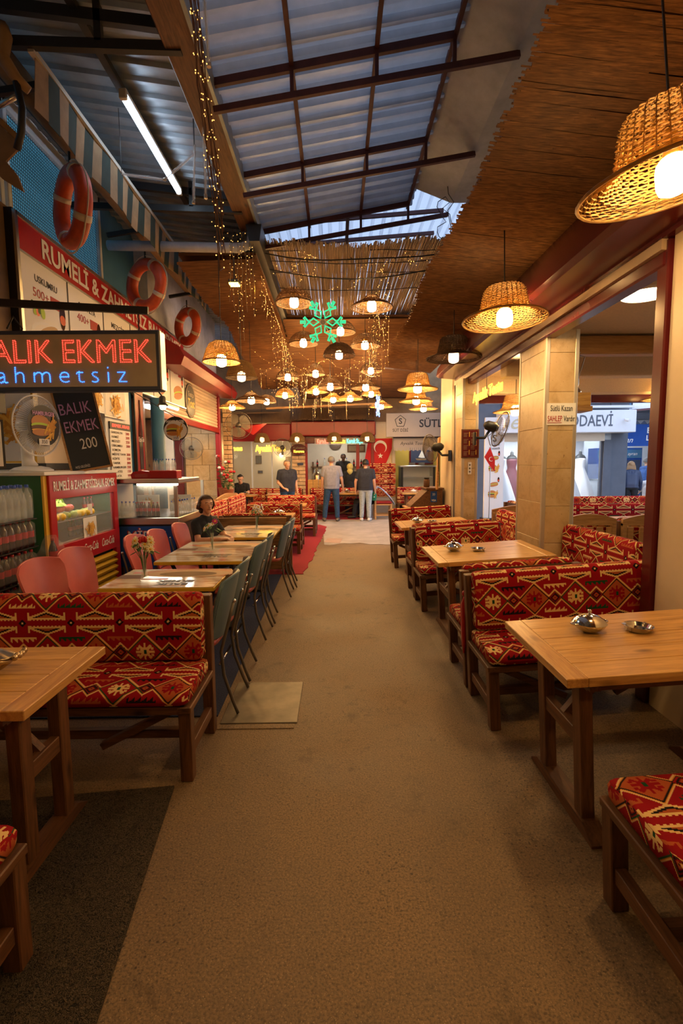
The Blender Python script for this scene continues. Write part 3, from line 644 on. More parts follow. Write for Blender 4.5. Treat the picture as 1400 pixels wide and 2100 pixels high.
while z < 3.2:
    xs_ = [-2.92, -3.20, -3.62, -3.80] if k % 2 else [-2.92, -3.38, -3.80]
    for a, b in zip(xs_, xs_[1:]): MB().b2((b + .004, 12.40, z), (a - .004, 12.43, z + 0.385), 0.004).build('tile', 'travertine', t)
    z += 0.39; k += 1
struct('wall_brown_inner', MB().b2((-5, 12.3, 0), (-4.35, 12.41, 2.7)), 'wood_dark')
struct('door_3', MB().b2((-4.34, 12.3, 0), (-4.05, 12.41, 2.7), 0.01), 'white_wall')
struct('trim_11', MB().b2((-4.03, 12.32, 0), (-3.84, 12.41, 2.6), 0.01), 'burgundy')
struct('ceiling_shutter_shop', MB().b2((-5, 8.0, 2.75), (-2.97, 12.4, 2.82)), 'plaster')
def brick_wall(name, x0, x1, y, z0, z1, bw=0.3, bh=0.11, depth=0.22):
    t = thing(name, None, None); tag(t, kind='structure')
    MB().b2((x0 + .01, y + 0.02, z0), (x1 - .01, y + depth, z1)).build('core', 'mortar', t)
    z = z0; k = 0
    while z < z1 - 0.02:
        x = x0 - (bw / 2 if k % 2 else 0)
        while x < x1 - 0.01:
            a, b = max(x0, x + .006), min(x1, x + bw - .006)
            if b - a > .03: MB().b2((a, y + rnd.uniform(-.008, .006), z + .008), (b, y + .05, min(z1, z + bh - .008)), 0.006).build('brick', 'brick', t)
            x += bw
        z += bh; k += 1
    return t
brick_wall('pillar_brick_near', -2.86, -2.64, 12.5, 0, 3.1, 0.22, 0.115)

# ---------------- far facade around y = 15
FY = 15.2
struct('wall_far_upper', MB().b2((-5.6, FY, 2.75), (4.5, FY + 0.3, 5.6)), 'tarp')
brick_wall('pillar_brick_far', -1.36, -0.95, FY - 0.12, 0, 2.75, 0.41, 0.115)
struct('wall_far_low', MB().b2((-3.6, FY, 0), (-1.36, FY + 0.2, 0.75)), 'brick')
struct('wall_far_left', MB().b2((-5.5, FY - 0.1, 0), (-3.25, FY + 0.2, 2.8)), 'brick')
struct('wall_far_flag', MB().b2((1.18, FY - 0.05, 0), (1.78, FY + 0.25, 2.8)), 'cream')
struct('wall_far_right', MB().b2((3.35, FY - 0.6, 0), (4.5, FY + 0.3, 3.6)), 'cream')
struct('trim_12', MB().b2((-3.3, FY - 0.30, 2.28), (-1.36, FY + 0.02, 2.80), 0.03), 'red_paint')
struct('trim_13', MB().b2((-1.36, FY - 0.34, 2.42), (1.2, FY + 0.02, 2.86), 0.03), 'red_paint')
struct('trim_14', MB().b2((-0.96, FY - 0.12, 2.20), (1.2, FY + 0.02, 2.42), 0.01), 'burgundy')
for x in (-0.93, 1.12): struct('trim_15', MB().b2((x - .05, FY - .1, 0), (x + .05, FY + .05, 2.42), 0.01), 'red_paint')
struct('trim_16', MB().b2((0.62, FY - .06, 0.8), (0.72, FY + .05, 2.3), 0.008), 'red_paint')
# room behind the first far window
struct('wall_far_room_a', MB().b2((-4.2, FY + 2.9, 0), (-1.0, FY + 3.0, 2.9)), 'cream')
struct('wall_far_room_b', MB().b2((-1.12, FY + .2, 0), (-1.0, FY + 3.0, 2.9)), 'white_wall')
struct('wall_far_room_c', MB().b2((-4.2, FY + .2, 0), (-4.1, FY + 3.0, 2.9)), 'cream')
struct('ceiling_far_room', MB().b2((-4.2, FY, 2.75), (4.2, FY + 3.2, 2.85)), 'plaster')
w = thing('window_4', None, None); tag(w, kind='structure')
for (a, b) in ((-3.25, -2.6), (-2.6, -1.98), (-1.98, -1.36)):
    MB().b2((a + .03, FY + .05, 0.78), (b - .03, FY + .058, 2.28)).build('pane', 'window_glass', w)
    MB().b2((b - .035, FY + .03, 0.75), (b + .005, FY + .09, 2.3), 0.004).build('frame', 'white_metal', w)
# juice shop behind the counter window
struct('wall_juice_back', MB().b2((-1.0, FY + 2.4, 0), (1.25, FY + 2.5, 2.9)), 'white_wall')
struct('wall_juice_side', MB().b2((1.2, FY + .2, 0), (1.3, FY + 2.5, 2.9)), 'cream')
struct('wall_juice_sill', MB().b2((-0.88, FY - .02, 0), (1.08, FY + .12, 0.86)), 'red_paint')
# milk shop
struct('wall_milk_back', MB().b2((1.75, FY + 1.3, 0), (4.2, FY + 1.4, 2.9)), 'ochre')
struct('wall_milk_top', MB().b2((1.72, FY - .05, 2.30), (3.5, FY + .05, 2.8)), 'beige_sign')
struct('trim_17', MB().b2((1.72, FY - .1, 0), (1.82, FY + .05, 2.4), 0.008), 'alu')
# side wall closing the far left, back wall behind the viewer
struct('wall_left_end', MB().b2((-5.6, 12.4, 0), (-5.4, FY + .2, 5.6)), 'white_wall')
struct('wall_behind', MB().b2((-7, -4.6, 0), (6, -4.4, 5.6)), 'tarp')

# ================================================================== furniture
def cushion(parent, name, L, prof, mat, uv0=(0, 0), sag=0.0):
    """padded slab: closed profile in (y, z) swept along x, kilim coordinates in metres"""
    n = len(prof); cy = sum(p[0] for p in prof) / n; cz = sum(p[1] for p in prof) / n
    arcs = [0.0]
    for i in range(n): arcs.append(arcs[-1] + math.hypot(prof[(i + 1) % n][0] - prof[i][0], prof[(i + 1) % n][1] - prof[i][1]))
    xs = [0, 0.012, 0.035, 0.08] + [0.08 + (L - 0.16) * i / 6 for i in range(1, 6)] + [L - 0.08, L - 0.035, L - 0.012, L]
    sc = [0.55, 0.86, 0.97, 1] + [1] * 5 + [1, 0.97, 0.86, 0.55]
    mb = MB(); vs = []
    for x, k in zip(xs, sc):
        s_ = sag * math.sin(math.pi * x / L)
        for (y, z) in prof: vs.append((x - L / 2, cy + (y - cy) * (0.6 + 0.4 * k if k < 1 else 1) * 1.0, cz + (z - cz) * (0.75 + 0.25 * k if k < 1 else 1) + s_))
    fs = []; uvs = []
    for i in range(len(xs) - 1):
        for k in range(n):
            l = (k + 1) % n; fs.append((i * n + k, i * n + n + k, i * n + n + l, i * n + l))
            u0, u1 = uv0[0] + xs[i], uv0[0] + xs[i + 1]; v0, v1 = uv0[1] + arcs[k], uv0[1] + arcs[k + 1]
            uvs.append([(u0, v0), (u1, v0), (u1, v1), (u0, v1)])
    N = (len(xs) - 1) * n
    fs.append(tuple(range(n))); uvs.append([(uv0[0] + p[0], uv0[1] + p[1]) for p in prof])
    fs.append(tuple(N + k for k in range(n - 1, -1, -1))); uvs.append([(uv0[0] + prof[k][0], uv0[1] + prof[k][1]) for k in range(n - 1, -1, -1)])
    mb.add(vs, fs, uvs); return mb.build(name, mat, parent, True)

def bench(label, L, loc, rz=0.0, ry=0.0, mat='kilim', back=True, uvb=(0.0, 0.0), uvs=(0.1, 0.05), group=None, ties=False, seat_h=0.395, loose=False, name='kilim_bench', H=0.0):
    t = thing(name, label, 'bench', loc, rz, group, ry); D = 0.50; h = L / 2; lw = 0.062
    for sx in (-1, 1):
        x = sx * (h - lw / 2)
        MB().b2((x - lw / 2, -D / 2, 0), (x + lw / 2, -D / 2 + lw, seat_h - 0.03), 0.004).build('leg', 'wood_dark', t)
        top = 0.84 + H if back else seat_h - 0.03
        MB().b2((x - lw / 2, D / 2 - lw, 0), (x + lw / 2, D / 2, top), 0.004).build('leg', 'wood_dark', t)
        MB().b2((x - 0.02, -D / 2 + lw, 0.11), (x + 0.02, D / 2 - lw, 0.17), 0.003).build('side_stretcher', 'wood_dark_y', t)
        MB().b2((x - lw / 2 - .004, -D / 2 - .006, seat_h - 0.035), (x + lw / 2 + .004, D / 2 - lw, seat_h), 0.004).build('side_rail', 'wood_dark_y', t)
        MB().bar((sx * (h - 0.1), -D / 2 + 0.12, seat_h - 0.06), (sx * (h - 0.50), -D / 2 + 0.12, 0.13), 0.04, 0.035).build('brace', 'wood_dark_x', t)
    MB().b2((-h + .02, -D / 2 - .004, seat_h - 0.04), (h - .02, -D / 2 + 0.03, seat_h), 0.003).build('front_rail', 'wood_dark_x', t)
    MB().b2((-h + .06, -0.02, 0.10), (h - .06, 0.02, 0.15), 0.003).build('long_stretcher', 'wood_dark_x', t)
    MB().b2((-h + .03, -D / 2 + .02, seat_h - 0.012), (h - .03, D / 2 - .02, seat_h + 0.004)).build('seat_board', 'wood_dark_x', t)
    z0 = seat_h + 0.004
    prof = [(-.262, z0 + .008), (-.268, z0 + .035), (-.25, z0 + .062), (-.20, z0 + .074), (-.10, z0 + .08), (.05, z0 + .08), (.17, z0 + .076), (.20, z0 + .06), (.20, z0 + .004), (0, z0), (-.24, z0)]
    cushion(t, 'seat_cushion', L - 0.03, prof, mat, uvs)
    if back:
        if not loose: MB().b2((-h + .03, D / 2 - .05, 0.50), (h - .03, D / 2 - .03, 0.84 + H)).build('back_board', 'wood_dark_x', t)
        z0 = seat_h + 0.085; z1 = 0.868 + H; f = 0.105; b = 0.195
        prof = [(f + .02, z0), (f, z0 + .02), (f - .008, z0 + .08), (f - .004, z0 + .2), (f, z1 - .06), (f + .012, z1 - .018), (f + .04, z1), (b, z1 - .004), (b + .012, z1 - .02), (b + .012, z0 + .05), (b, z0)]
        cushion(t, 'back_cushion', L - 0.07, prof, mat, uvb)
    if ties:
        for sx in (-1,):
            x = sx * (h + .008); pts = [(x, .17, .62), (x - .02, .10, .60), (x - .03, .14, .52), (x - .015, .11, .42), (x - .025, .15, .33)]
            MB().tube(pts, [.010, .016, .012, .014, .006], 5).build('ribbon_tie', 'red_plastic', t)
            MB().ball((x - .02, .12, .60), .024, 8, 6).build('ribbon_knot', 'red_plastic', t)
    return t

def wood_table(label, L, W, loc, rz=0.0, ry=0.0, group=None, h=0.75, n=5, simple=False):
    t = thing('wooden_table', label, 'table', loc, rz, group, ry); th = 0.038; e = 0.085
    pw = W / n
    for i in range(n):
        MB().b2((-L / 2 + e, -W / 2 + i * pw + .001, h - th), (L / 2 - e, -W / 2 + (i + 1) * pw - .001, h + (0.0004 if i % 2 else 0)), 0.002).build('plank', 'wood_top', t)
    for sx in (-1, 1): MB().b2((sx * (L / 2 - e) + .001 * sx, -W / 2, h - th), (sx * L / 2, W / 2, h), 0.003).build('end_board', 'wood_top_y', t)
    for sy in (-1, 1): MB().b2((-L / 2 + .12, sy * (W / 2 - .10) - .015, h - th - .06), (L / 2 - .12, sy * (W / 2 - .10) + .015, h - th)).build('apron', 'wood_dark_x', t)
    for sx in (-1, 1):
        x = sx * (L / 2 - 0.14)
        for sy in (-1, 1): MB().b2((x - .028, sy * (W / 2 - .17) - .035, 0.05), (x + .028, sy * (W / 2 - .17) + .035, h - th), 0.004).build('leg', 'wood_dark', t)
        MB().prism([(-W / 2 + .04, 0.012), (-W / 2 + .12, 0.06), (W / 2 - .12, 0.06), (W / 2 - .04, 0.012), (W / 2 - .04, 0.0), (-W / 2 + .04, 0.0)], (.075, 0, 0), (x - .0375, 0, 0), ((0, 1, 0), (0, 0, 1))).build('runner', 'wood_dark_y', t)
        MB().b2((x - .02, -W / 2 + .2, 0.36), (x + .02, W / 2 - .2, 0.43), 0.003).build('rung', 'wood_dark_y', t)
        MB().b2((x - .022, -W / 2 + .06, h - th - .05), (x + .022, W / 2 - .06, h - th)).build('top_rail', 'wood_dark_y', t)
        MB().bar((x, 0, 0.40), (x - sx * 0.26, 0, h - th - .02), 0.035, 0.05).build('brace', 'wood_dark_x', t)
    return t

def chair(label, kind, loc, rz, group):
    t = thing('vinyl_chair', label, 'chair', loc, rz, group)
    vm, sm = ('vinyl_blue', 'vinyl_red') if kind == 'blue' else ('vinyl_pink', 'vinyl_pink')
    # seat pad
    def ring(hw, hd, y0): return [(hw * (abs(math.cos(a)) ** .5) * (1 if math.cos(a) > 0 else -1) * (0.94 if math.sin(a) > 0 else 1.0), y0 + hd * (abs(math.sin(a)) ** .5) * (1 if math.sin(a) > 0 else -1)) for a in [2 * math.pi * i / 24 for i in range(24)]]
    mb = MB(); vs = []
    for hw, hd, z in ((.17, .17, .425), (.20, .20, .432), (.205, .205, .452), (.19, .19, .468), (.10, .10, .473)):
        vs += [(x, y, z) for x, y in ring(hw, hd, -.02)]
    fs = [(i * 24 + k, i * 24 + (k + 1) % 24, i * 24 + 24 + (k + 1) % 24, i * 24 + 24 + k) for i in range(4) for k in range(24)] + [tuple(range(23, -1, -1)), tuple(96 + k for k in range(24))]
    mb.add(vs, fs).build('seat', sm, t, True)
    # curved back shell
    mb = MB(); rows = 9; cols = 11; grid = []
    for side in (0, 1):
        for i in range(rows):
            v = i / (rows - 1); z = .47 + .41 * v
            hw = (.15 + .06 * math.sin(v * math.pi * .55)) * (1 if v < .86 else 1 - (v - .86) * .9)
            for j in range(cols):
                q = -1 + 2 * j / (cols - 1); zz = z - (.035 * q * q * max(0, v - .5) * 1.6)
                y = .195 + .10 * v - .055 * q * q + (.012 if side else -.012)
                grid.append((hw * q, y, zz))
    n = rows * cols; fs = []
    for i in range(rows - 1):
        for j in range(cols - 1):
            a = i * cols + j; fs.append((a, a + 1, a + cols + 1, a + cols)); fs.append((n + a, n + a + cols, n + a + cols + 1, n + a + 1))
    for j in range(cols - 1):
        a = (rows - 1) * cols + j; fs.append((a, a + 1, n + a + 1, n + a)); fs.append((j + 1, j, n + j, n + j + 1))
    for i in range(rows - 1):
        a = i * cols; fs.append((a, a + cols, n + a + cols, n + a)); a = i * cols + cols - 1; fs.append((a + cols, a, n + a, n + a + cols))
    mb.add(grid, fs); b = mb.build('backrest', vm, t, 0.9)
    mb = MB(); pts = [grid[i * cols] for i in range(rows)] + [grid[(rows - 1) * cols + j] for j in range(1, cols)] + [grid[i * cols + cols - 1] for i in range(rows - 2, -1, -1)]
    mb.tube([(p[0], p[1] + .012, p[2]) for p in pts], .008, 6).build('piping', vm, b, True)
    for sx in (-1, 1):
        MB().tube([(sx * .13, .295, .72), (sx * .135, .262, .60), (sx * .145, .225, .46), (sx * .155, .21, .40), (sx * .165, .225, .25), (sx * .175, .28, .08), (sx * .18, .31, 0.004)], .0105, 7).build('leg', 'fan_grey', t, True)
        MB().tube([(sx * .14, -.13, .43), (sx * .165, -.16, .30), (sx * .18, -.19, .004)], .0105, 7).build('leg', 'fan_grey', t, True)
        MB().ball((sx * .13, .296, .722), .0135, 8, 6).build('bolt', 'chrome', t, True)
    MB().tube([(-.165, .2, .32), (.165, .2, .32)], .008, 6).build('stretcher', 'chrome', t, True)
    return t

def snack_table(label, loc, W, D, group):
    t = thing('snack_table', label, 'table', loc, 0, group); h = .75
    MB().b2((-W / 2, -D / 2, h - .032), (W / 2, D / 2, h - .004), 0.003).build('edge_band', 'yellow_paint', t)
    m = MATS.get('table_print')
    MB().b2((-W / 2 + .006, -D / 2 + .006, h - .006), (W / 2 - .006, D / 2 - .006, h)).build('printed_top', 'table_print', t)
    for (x, y, w, d_, ml) in ((-.26, .28 * D, .16, .05, 'red_plastic'), (-.10, -.08 * D, .2, .045, 'red_plastic'), (-.30, .06 * D, .2, .12, 'meat')):
        MB().b2((x - w / 2, y - d_ / 2, h), (x + w / 2, y + d_ / 2, h + .0006)).build('print_patch', ml, t)
    # filled roll printed across the far half
    mb = MB()
    for c, (yy, rr, ml) in enumerate(((.26 * D, .19, 0), (.22 * D, .155, 1), (.19 * D, .11, 2))):
        mb.mat(ml); mb.disc((.10, yy, h + .0007 + c * .0003), rr, (0, 0, 1), 24, 2.0, .75, (0, 1, 0))
    mb.build('print_roll', ['bun', 'fish', 'stripe_cream'], t)
    text('lettering', 'BALIK\nEKMEK', .085, 'black', t, a=(-1, 0, 0), b=(0, -1, 0), o=(.08, -.26 * D, h + .001), bold=.004, depth=.0006)
    for sx in (-1, 1):
        for sy in (-1, 1): MB().bar((sx * W * .12, sy * D * .12, .03), (sx * W * .38, sy * D * .36, h - .03), .025, .025).build('leg', 'black_steel', t)
    MB().b2((-.2, -.2, .012), (.2, .2, .04), .006).build('foot', 'black_steel', t)
    MB().tube([(0, 0, .03), (0, 0, h - .03)], .03, 10).build('post', 'black_steel', t, True)
    return t
_m = Mat('table_print', (0.7, 0.66, 0.6), 0.08); _v = _m.coord('Object', (1.0, 4.0, 1.0)); _n = _m.noise(_v, 2.2, 4, 0.5, 1.5)
_m.base(_m.ramp(_n, [(0.35, (0.40, 0.24, 0.12)), (0.46, (0.62, 0.55, 0.46)), (0.6, (0.74, 0.71, 0.66))])); MATS['table_print'] = _m.m

def sugar_dish(label, loc, rz=0.0, mat='chrome', group=None, sc=1.0):
    t = thing('lidded_dish', label, 'dish', loc, rz, group); t.scale = (sc, sc, sc)
    MB().lathe([(.03, 0), (.032, .004), (.05, .012), (.068, .028), (.078, .045), (.076, .046), (.06, .03), (.02, .012)], 24).build('bowl', mat, t, 0.8)
    l = MB().lathe([(.079, .046), (.074, .052), (.062, .066), (.04, .080), (.014, .087), (.004, .089)], 24).build('lid', mat, t, 0.8)
    MB().lathe([(.004, .088), (.006, .094), (.010, .100), (.008, .107), (.001, .110)], 12).build('knob', mat, l, True)
    for sx in (-1, 1): MB().tube(arc((sx * .078, 0, .046), .018, 0, 2 * math.pi, 13, ((1, 0, 0), (0, 1, 0))), .005, 6).build('handle', mat, t, True)
    return t
def ornate_dish(label, loc, rz=0.0, group=None):
    t = thing('ornate_dish', label, 'dish', loc, rz, group)
    def wav(prof, sx, sy, wob):
        mb = MB(); n = 32; vs = []
        for r, z in prof:
            for k in range(n):
                th = 2 * math.pi * k / n; q = 1 + wob * math.sin(th * 7) * (r / .09); vs.append((r * q * math.cos(th) * sx, r * q * math.sin(th) * sy, z + wob * .12 * math.sin(th * 5) * (r / .09)))
        fs = [(i * n + k, i * n + (k + 1) % n, (i + 1) * n + (k + 1) % n, (i + 1) * n + k) for i in range(len(prof) - 1) for k in range(n)] + [tuple(range(n - 1, -1, -1)), tuple((len(prof) - 1) * n + k for k in range(n))]
        return mb.add(vs, fs)
    wav([(.03, 0), (.034, .005), (.05, .014), (.072, .034), (.09, .056), (.086, .057), (.06, .036), (.02, .014)], 1.35, .85, .05).build('bowl', 'bronze', t, True)
    l = wav([(.088, .058), (.078, .066), (.055, .085), (.03, .098), (.008, .103)], 1.3, .82, .04).build('lid', 'bronze', t, True)
    MB().lathe([(.006, .100), (.005, .108), (.011, .114), (.011, .120), (.003, .126)], 12).build('knob', 'bronze', l, True)
    for sx in (-1, 1):
        mb = MB()
        for k in range(5): mb.ball((sx * (.118 + .004 * k), (k - 2) * .017, .062 + .004 * math.sin(k * 2)), .013, 7, 5)
        mb.build('shell_handle', 'bronze', t, True)
    return t
def ashtray(label, loc, group=None, sc=1.0):
    t = thing('ashtray', label, 'ashtray', loc, 0, group); t.scale = (sc, sc, sc)
    MB().lathe([(.045, 0), (.055, .004), (.062, .022), (.066, .026), (.060, .025), (.052, .008), (.01, .006)], 24).build('bowl', 'chrome', t, 0.8)
    for a in (0.6, 2.7, 4.8): MB().box((.061 * math.cos(a), .061 * math.sin(a), .024), (.018, .012, .006), Matrix.Rotation(a, 3, 'Z')).build('rest_notch', 'chrome', t)
    return t
def flower(parent, p, kind):
    x, y, z = p
    if kind == 'rose':
        mb = MB()
        for k in range(9):
            a = k * 2.4; r = .004 + .0035 * k
            mb.ball((x + r * math.cos(a), y + r * math.sin(a), z + .006 - .001 * k), .020, 7, 5, (1, .6, 1.1), Matrix.Rotation(a, 3, 'Z'))
        return mb.build('rose_head', {'rose': 'rose'}[kind], parent, True)
    if kind in ('daisy', 'white', 'magenta'):
        mb = MB(); pm = {'daisy': 'petal', 'white': 'petal_white', 'magenta': 'magenta'}[kind]; d = Vector((x - parent_axis[0], y - parent_axis[1] - .05, .03)).normalized(); q = Vector((0, 0, 1)).rotation_difference(d).to_matrix()
        for k in range(9):
            a = 2 * math.pi * k / 9; c = q @ Vector((.017 * math.cos(a), .017 * math.sin(a), 0))
            mb.ball(Vector(p) + c, .012, 6, 4, (1.2, .55, .3), q @ Matrix.Rotation(a, 3, 'Z'))
        mb.mat(1); mb.ball(Vector(p) + d * .004, .009, 7, 5); return mb.build('daisy_head', [pm, 'yolk'], parent, True)
parent_axis = (0, 0)
def vase(label, loc, heads, group=None):
    t = thing('flower_vase', label, 'vase', loc, 0, group)
    MB().lathe([(.033, 0), (.034, .01), (.024, .05), (.014, .10), (.013, .15), (.022, .19), (.019, .19), (.010, .15), (.010, .10), (.020, .05), (.028, .014)], 16).build('glass_vase', 'glass', t, True)
    mb = MB()
    for i, (x, y, z, k) in enumerate(heads): mb.tube([(0, 0, .03), (x * .3, y * .3, .16), (x * .8, y * .8, z - .03), (x, y, z)], .0022, 5)
    mb.build('stems', 'leaf', t)
    for (x, y, z, k) in heads: flower(t, (x, y, z), k)
    for i in range(9):
        a = i * 2.4; r = .05 + .02 * (i % 3); mb = MB()
        c = Vector((r * math.cos(a), r * math.sin(a), .205 + .022 * (i % 4))); q = Matrix.Rotation(a, 3, 'Z') @ Matrix.Rotation(.5, 3, 'Y')
        mb.ball(c, .03, 6, 5, (1, .5, .12), q).build('leaf', 'leaf', t, True)
    return t

# ---- right-hand row: back-to-back benches and tables on the tilted paving
def rloc(x, y): return (x, y, fz(x) if x < 2.1 else fz(2.1))
LR = 1.06
def rb(label, y, face, uvb, ties=False, L=LR, x0=0.90, mat='kilim', back=True):
    return bench(label, L, rloc(x0 + L / 2, y), 0.0 if face else math.pi, TILT if face else -TILT, mat, back, uvb=uvb, ties=ties, group='kilim benches along the pillar side')
UVR = (0.02, -0.03)
rb('kilim bench cut by the frame edge, its patterned seat showing beside the near wooden table', 1.37, False, (0.1, 0.1), x0=0.955, L=0.98, back=False)
rb('kilim bench facing the near wooden table with lidded dish, its backrest row of diamonds complete', 2.985, True, UVR, L=1.30)
rb('kilim bench backing onto the one at the near table, red ribbon at its corner', 3.545, False, (0.1, 0.1), ties=False, L=.84)
rb('kilim bench facing the middle wooden table beside the tiled pillar', 5.32, True, (0.12, -0.03), L=1.02)
rb('kilim bench backing onto the one beside the tiled pillar', 5.86, False, (0.1, 0.1), L=1.0)
rb('kilim bench at the far wooden table in front of the brown cash desk', 7.50, True, (0.2, -0.03), L=1.0, x0=0.87)
mb = MB()
t = thing('ribbon_tie', 'red ribbon knotted round the post between two back-to-back kilim benches', 'ribbon', (0.885, 3.26, 0))
MB().tube([(0, 0, .70), (-.012, .02, .62), (-.02, -.01, .52), (-.008, .015, .40), (-.018, -.02, .28)], [.012, .018, .014, .02, .006], 6).build('tail', 'red_plastic', t, True)
MB().tube([(0, .02, .70), (-.014, .05, .60), (-.01, .04, .44), (-.012, .05, .30)], [.012, .014, .016, .005], 6).build('tail', 'red_plastic', t, True)
MB().ball((-.006, .012, .69), .026, 8, 6).build('knot', 'red_plastic', t, True)
wood_table('nearest honey-brown wooden table on the pillar side, with a lidded dish and ashtray', 1.02, 0.70, rloc(0.925 + 0.51, 2.145), 0, TILT, 'wooden tables along the pillar side')
wood_table('honey-brown wooden table in front of the tiled pillar', 1.0, 0.82, rloc(0.89 + 0.5, 4.42), 0, TILT, 'wooden tables along the pillar side')
wood_table('farthest wooden table on the pillar side, half hidden by a kilim bench', 0.95, 0.75, rloc(0.88 + 0.475, 6.62), 0, TILT, 'wooden tables along the pillar side')
def rtop(x, y): return (x, y, 0.751 + 0.06 * (x - 0.85))
sugar_dish('shiny lidded metal dish on the nearest wooden table by the ashtray', rtop(1.21, 2.27), 0.2)
ashtray('round metal ashtray beside the lidded dish on the nearest wooden table', rtop(1.43, 2.24), sc=1.0)
sugar_dish('lidded metal dish on the table in front of the tiled pillar', rtop(1.09, 4.5), 0.2)
ashtray('metal ashtray on the table in front of the tiled pillar', rtop(1.30, 4.42))
sugar_dish('lidded metal dish on the farthest table of the pillar side', rtop(1.10, 6.6), 0.2)
ashtray('metal ashtray on the farthest table of the pillar side', rtop(1.30, 6.6))

# benches inside the shop opening
bench('kilim wall bench seen end-on between the tiled pillar and the burgundy post', 1.20, (2.03, 4.0, .075), -math.pi / 2, mat='kilim', uvb=(0.05, 0.02), H=0.06)
# ---- left-hand row
bench('kilim bench facing the near kiosk-side table, diamond row along its top edge', 1.62, (-0.735 - 0.81, 2.565, 0), 0, uvb=(-0.02, 0.10), uvs=(-0.02, 0.06), group='kilim benches along the kiosk side')
bench('kilim bench cut by the frame corner, only its cushion end and post showing', 1.3, (-1.0 - 0.65, 1.20, 0), math.pi, back=True, uvb=(0, 0), group='kilim benches along the kiosk side')
wood_table('near wooden table on the kiosk side holding an ornate bronze dish', 1.15, 0.60, (-1.085 - 0.575, 1.915, 0), 0, 0, 'wooden tables along the kiosk side', n=4)
ornate_dish('ornate bronze lidded dish on the near kiosk-side table', (-1.44, 1.93, .751), 0.3)
for i, (y0, y1, x0, x1) in enumerate(((3.30, 3.90, -1.65, -0.85), (4.20, 5.30, -1.60, -0.79), (5.58, 6.70, -1.50, -0.74))):
    snack_table(('printed snack table with the red rose vase, behind the near kilim bench', 'printed snack table where the woman in black rests her arms', 'printed snack table with a vase of white flowers, beside the burnt wood panel')[i], ((x0 + x1) / 2, (y0 + y1) / 2, 0), x1 - x0, y1 - y0, 'printed snack tables')
parent_axis = (0, 0)
rr_ = random.Random(3)
heads = [(0.01, -.02, .305, 'rose')] + [(rr_.uniform(-.085, .09), rr_.uniform(-.06, .03), rr_.uniform(.23, .315), 'daisy') for _ in range(15)]
vase('slim glass vase of one red rose among cream daisies', (-1.40, 3.50, .751), heads)
vase('slim glass vase with a magenta bloom and white roses before the seated woman', (-1.19, 4.62, .751), [(.03, 0, .30, 'magenta'), (-.03, -.01, .26, 'white'), (-.07, 0, .23, 'white'), (0, .03, .27, 'white')])
vase('slim glass vase of white flowers on the farthest snack table', (-1.0, 6.05, .751), [(rr_.uniform(-.08, .08), rr_.uniform(-.05, .05), rr_.uniform(.25, .32), 'white') for _ in range(10)])
blue_lab = ['nearest blue-backed vinyl chair by the metal cover plate', 'second blue-backed vinyl chair from the metal cover plate', 'third blue-backed vinyl chair in the row beside the walkway', 'fourth blue-backed vinyl chair in the row beside the walkway', 'blue-backed chair standing half on the red carpet, the nearer of two', 'farthest blue-backed vinyl chair, standing on the red carpet']
ch = chair(blue_lab[0], 'blue', (-0.95, 3.15, 0.009), -math.pi / 2, 'blue vinyl chairs beside the walkway')
for i, (x, yy, a) in enumerate(((-0.96, 3.60, 2), (-0.95, 4.45, -2), (-0.94, 4.88, 3), (-0.86, 5.85, 0), (-0.84, 6.28, 4))): copy_thing(ch, (x, yy, 0.009), -math.pi / 2 + R(a), blue_lab[i + 1])
pink_lab = ['pink vinyl chair nearest the stacked cola bottles', 'pink vinyl chair in front of the red drinks fridge', 'pink vinyl chair behind the rose vase, beside the steel counter', 'pink vinyl chair next to the steel counter, nearer the seated woman', 'pink vinyl chair the woman in black sits on']
ch = chair(pink_lab[0], 'pink', (-2.02, 3.60, 0.009), math.pi / 2 - .25, 'pink vinyl chairs on the kiosk side')
for i, (x, yy, a) in enumerate(((-2.02, 4.10, -.18), (-1.80, 4.85, -.10), (-1.73, 5.25, -.1), (-1.66, 5.82, -.1))): copy_thing(ch, (x, yy, 0.009), math.pi / 2 + a, pink_lab[i + 1])
# farther seating on the kiosk side
t = thing('burnt_wood_partition', 'low dark burnt-wood partition panel behind the farthest snack table', 'partition', (-1.2, 6.93, 0))
MB().b2((-.52, -.02, .08), (.50, .02, .83), .005).build('panel', 'wood_burnt', t)
for x in (-.54, .52): MB().b2((x - .035, -.035, 0), (x + .035, .035, .86), .005).build('post', 'wood_dark', t)
B2 = 'far kilim benches on the red carpet'
bench('kilim bench backing onto the burnt wood partition', 1.0, (-1.2, 7.24, .009), math.pi, uvb=(.1, .1), group=B2)
wood_table('wooden table on the red carpet just past the burnt wood partition', 0.95, 0.7, (-1.18, 7.95, .009), 0, 0, 'wooden tables on the red carpet')
sugar_dish('lidded metal dish on the table past the burnt wood partition', (-0.95, 8.0, .761), .3)
bench('kilim bench facing the viewer at the first table on the red carpet', 1.02, (-1.15, 8.72, .009), 0, uvb=(.05, -.065), group=B2)
bench('kilim bench facing away, middle of the row on the red carpet', 1.02, (-1.15, 9.28, .009), math.pi, uvb=(.05, .1), group=B2)
wood_table('wooden table in the second booth on the red carpet', 0.95, 0.7, (-1.1, 9.98, .009), 0, 0, 'wooden tables on the red carpet')
bench('kilim bench facing the viewer at the end of the red carpet', 1.12, (-1.02, 10.78, .009), 0, uvb=(.05, -.065), group=B2)
bench('kilim bench facing the shops at the end of the red carpet', 1.12, (-1.02, 11.34, .009), math.pi, uvb=(.05, .1), group=B2)
bench('long pale kilim bench against the wooden slat rail, nearer half', 1.85, (-1.98, 8.45, .009), -math.pi / 2 + math.pi, mat='kilim_pale', uvb=(.05, .02), group=B2, H=.06)
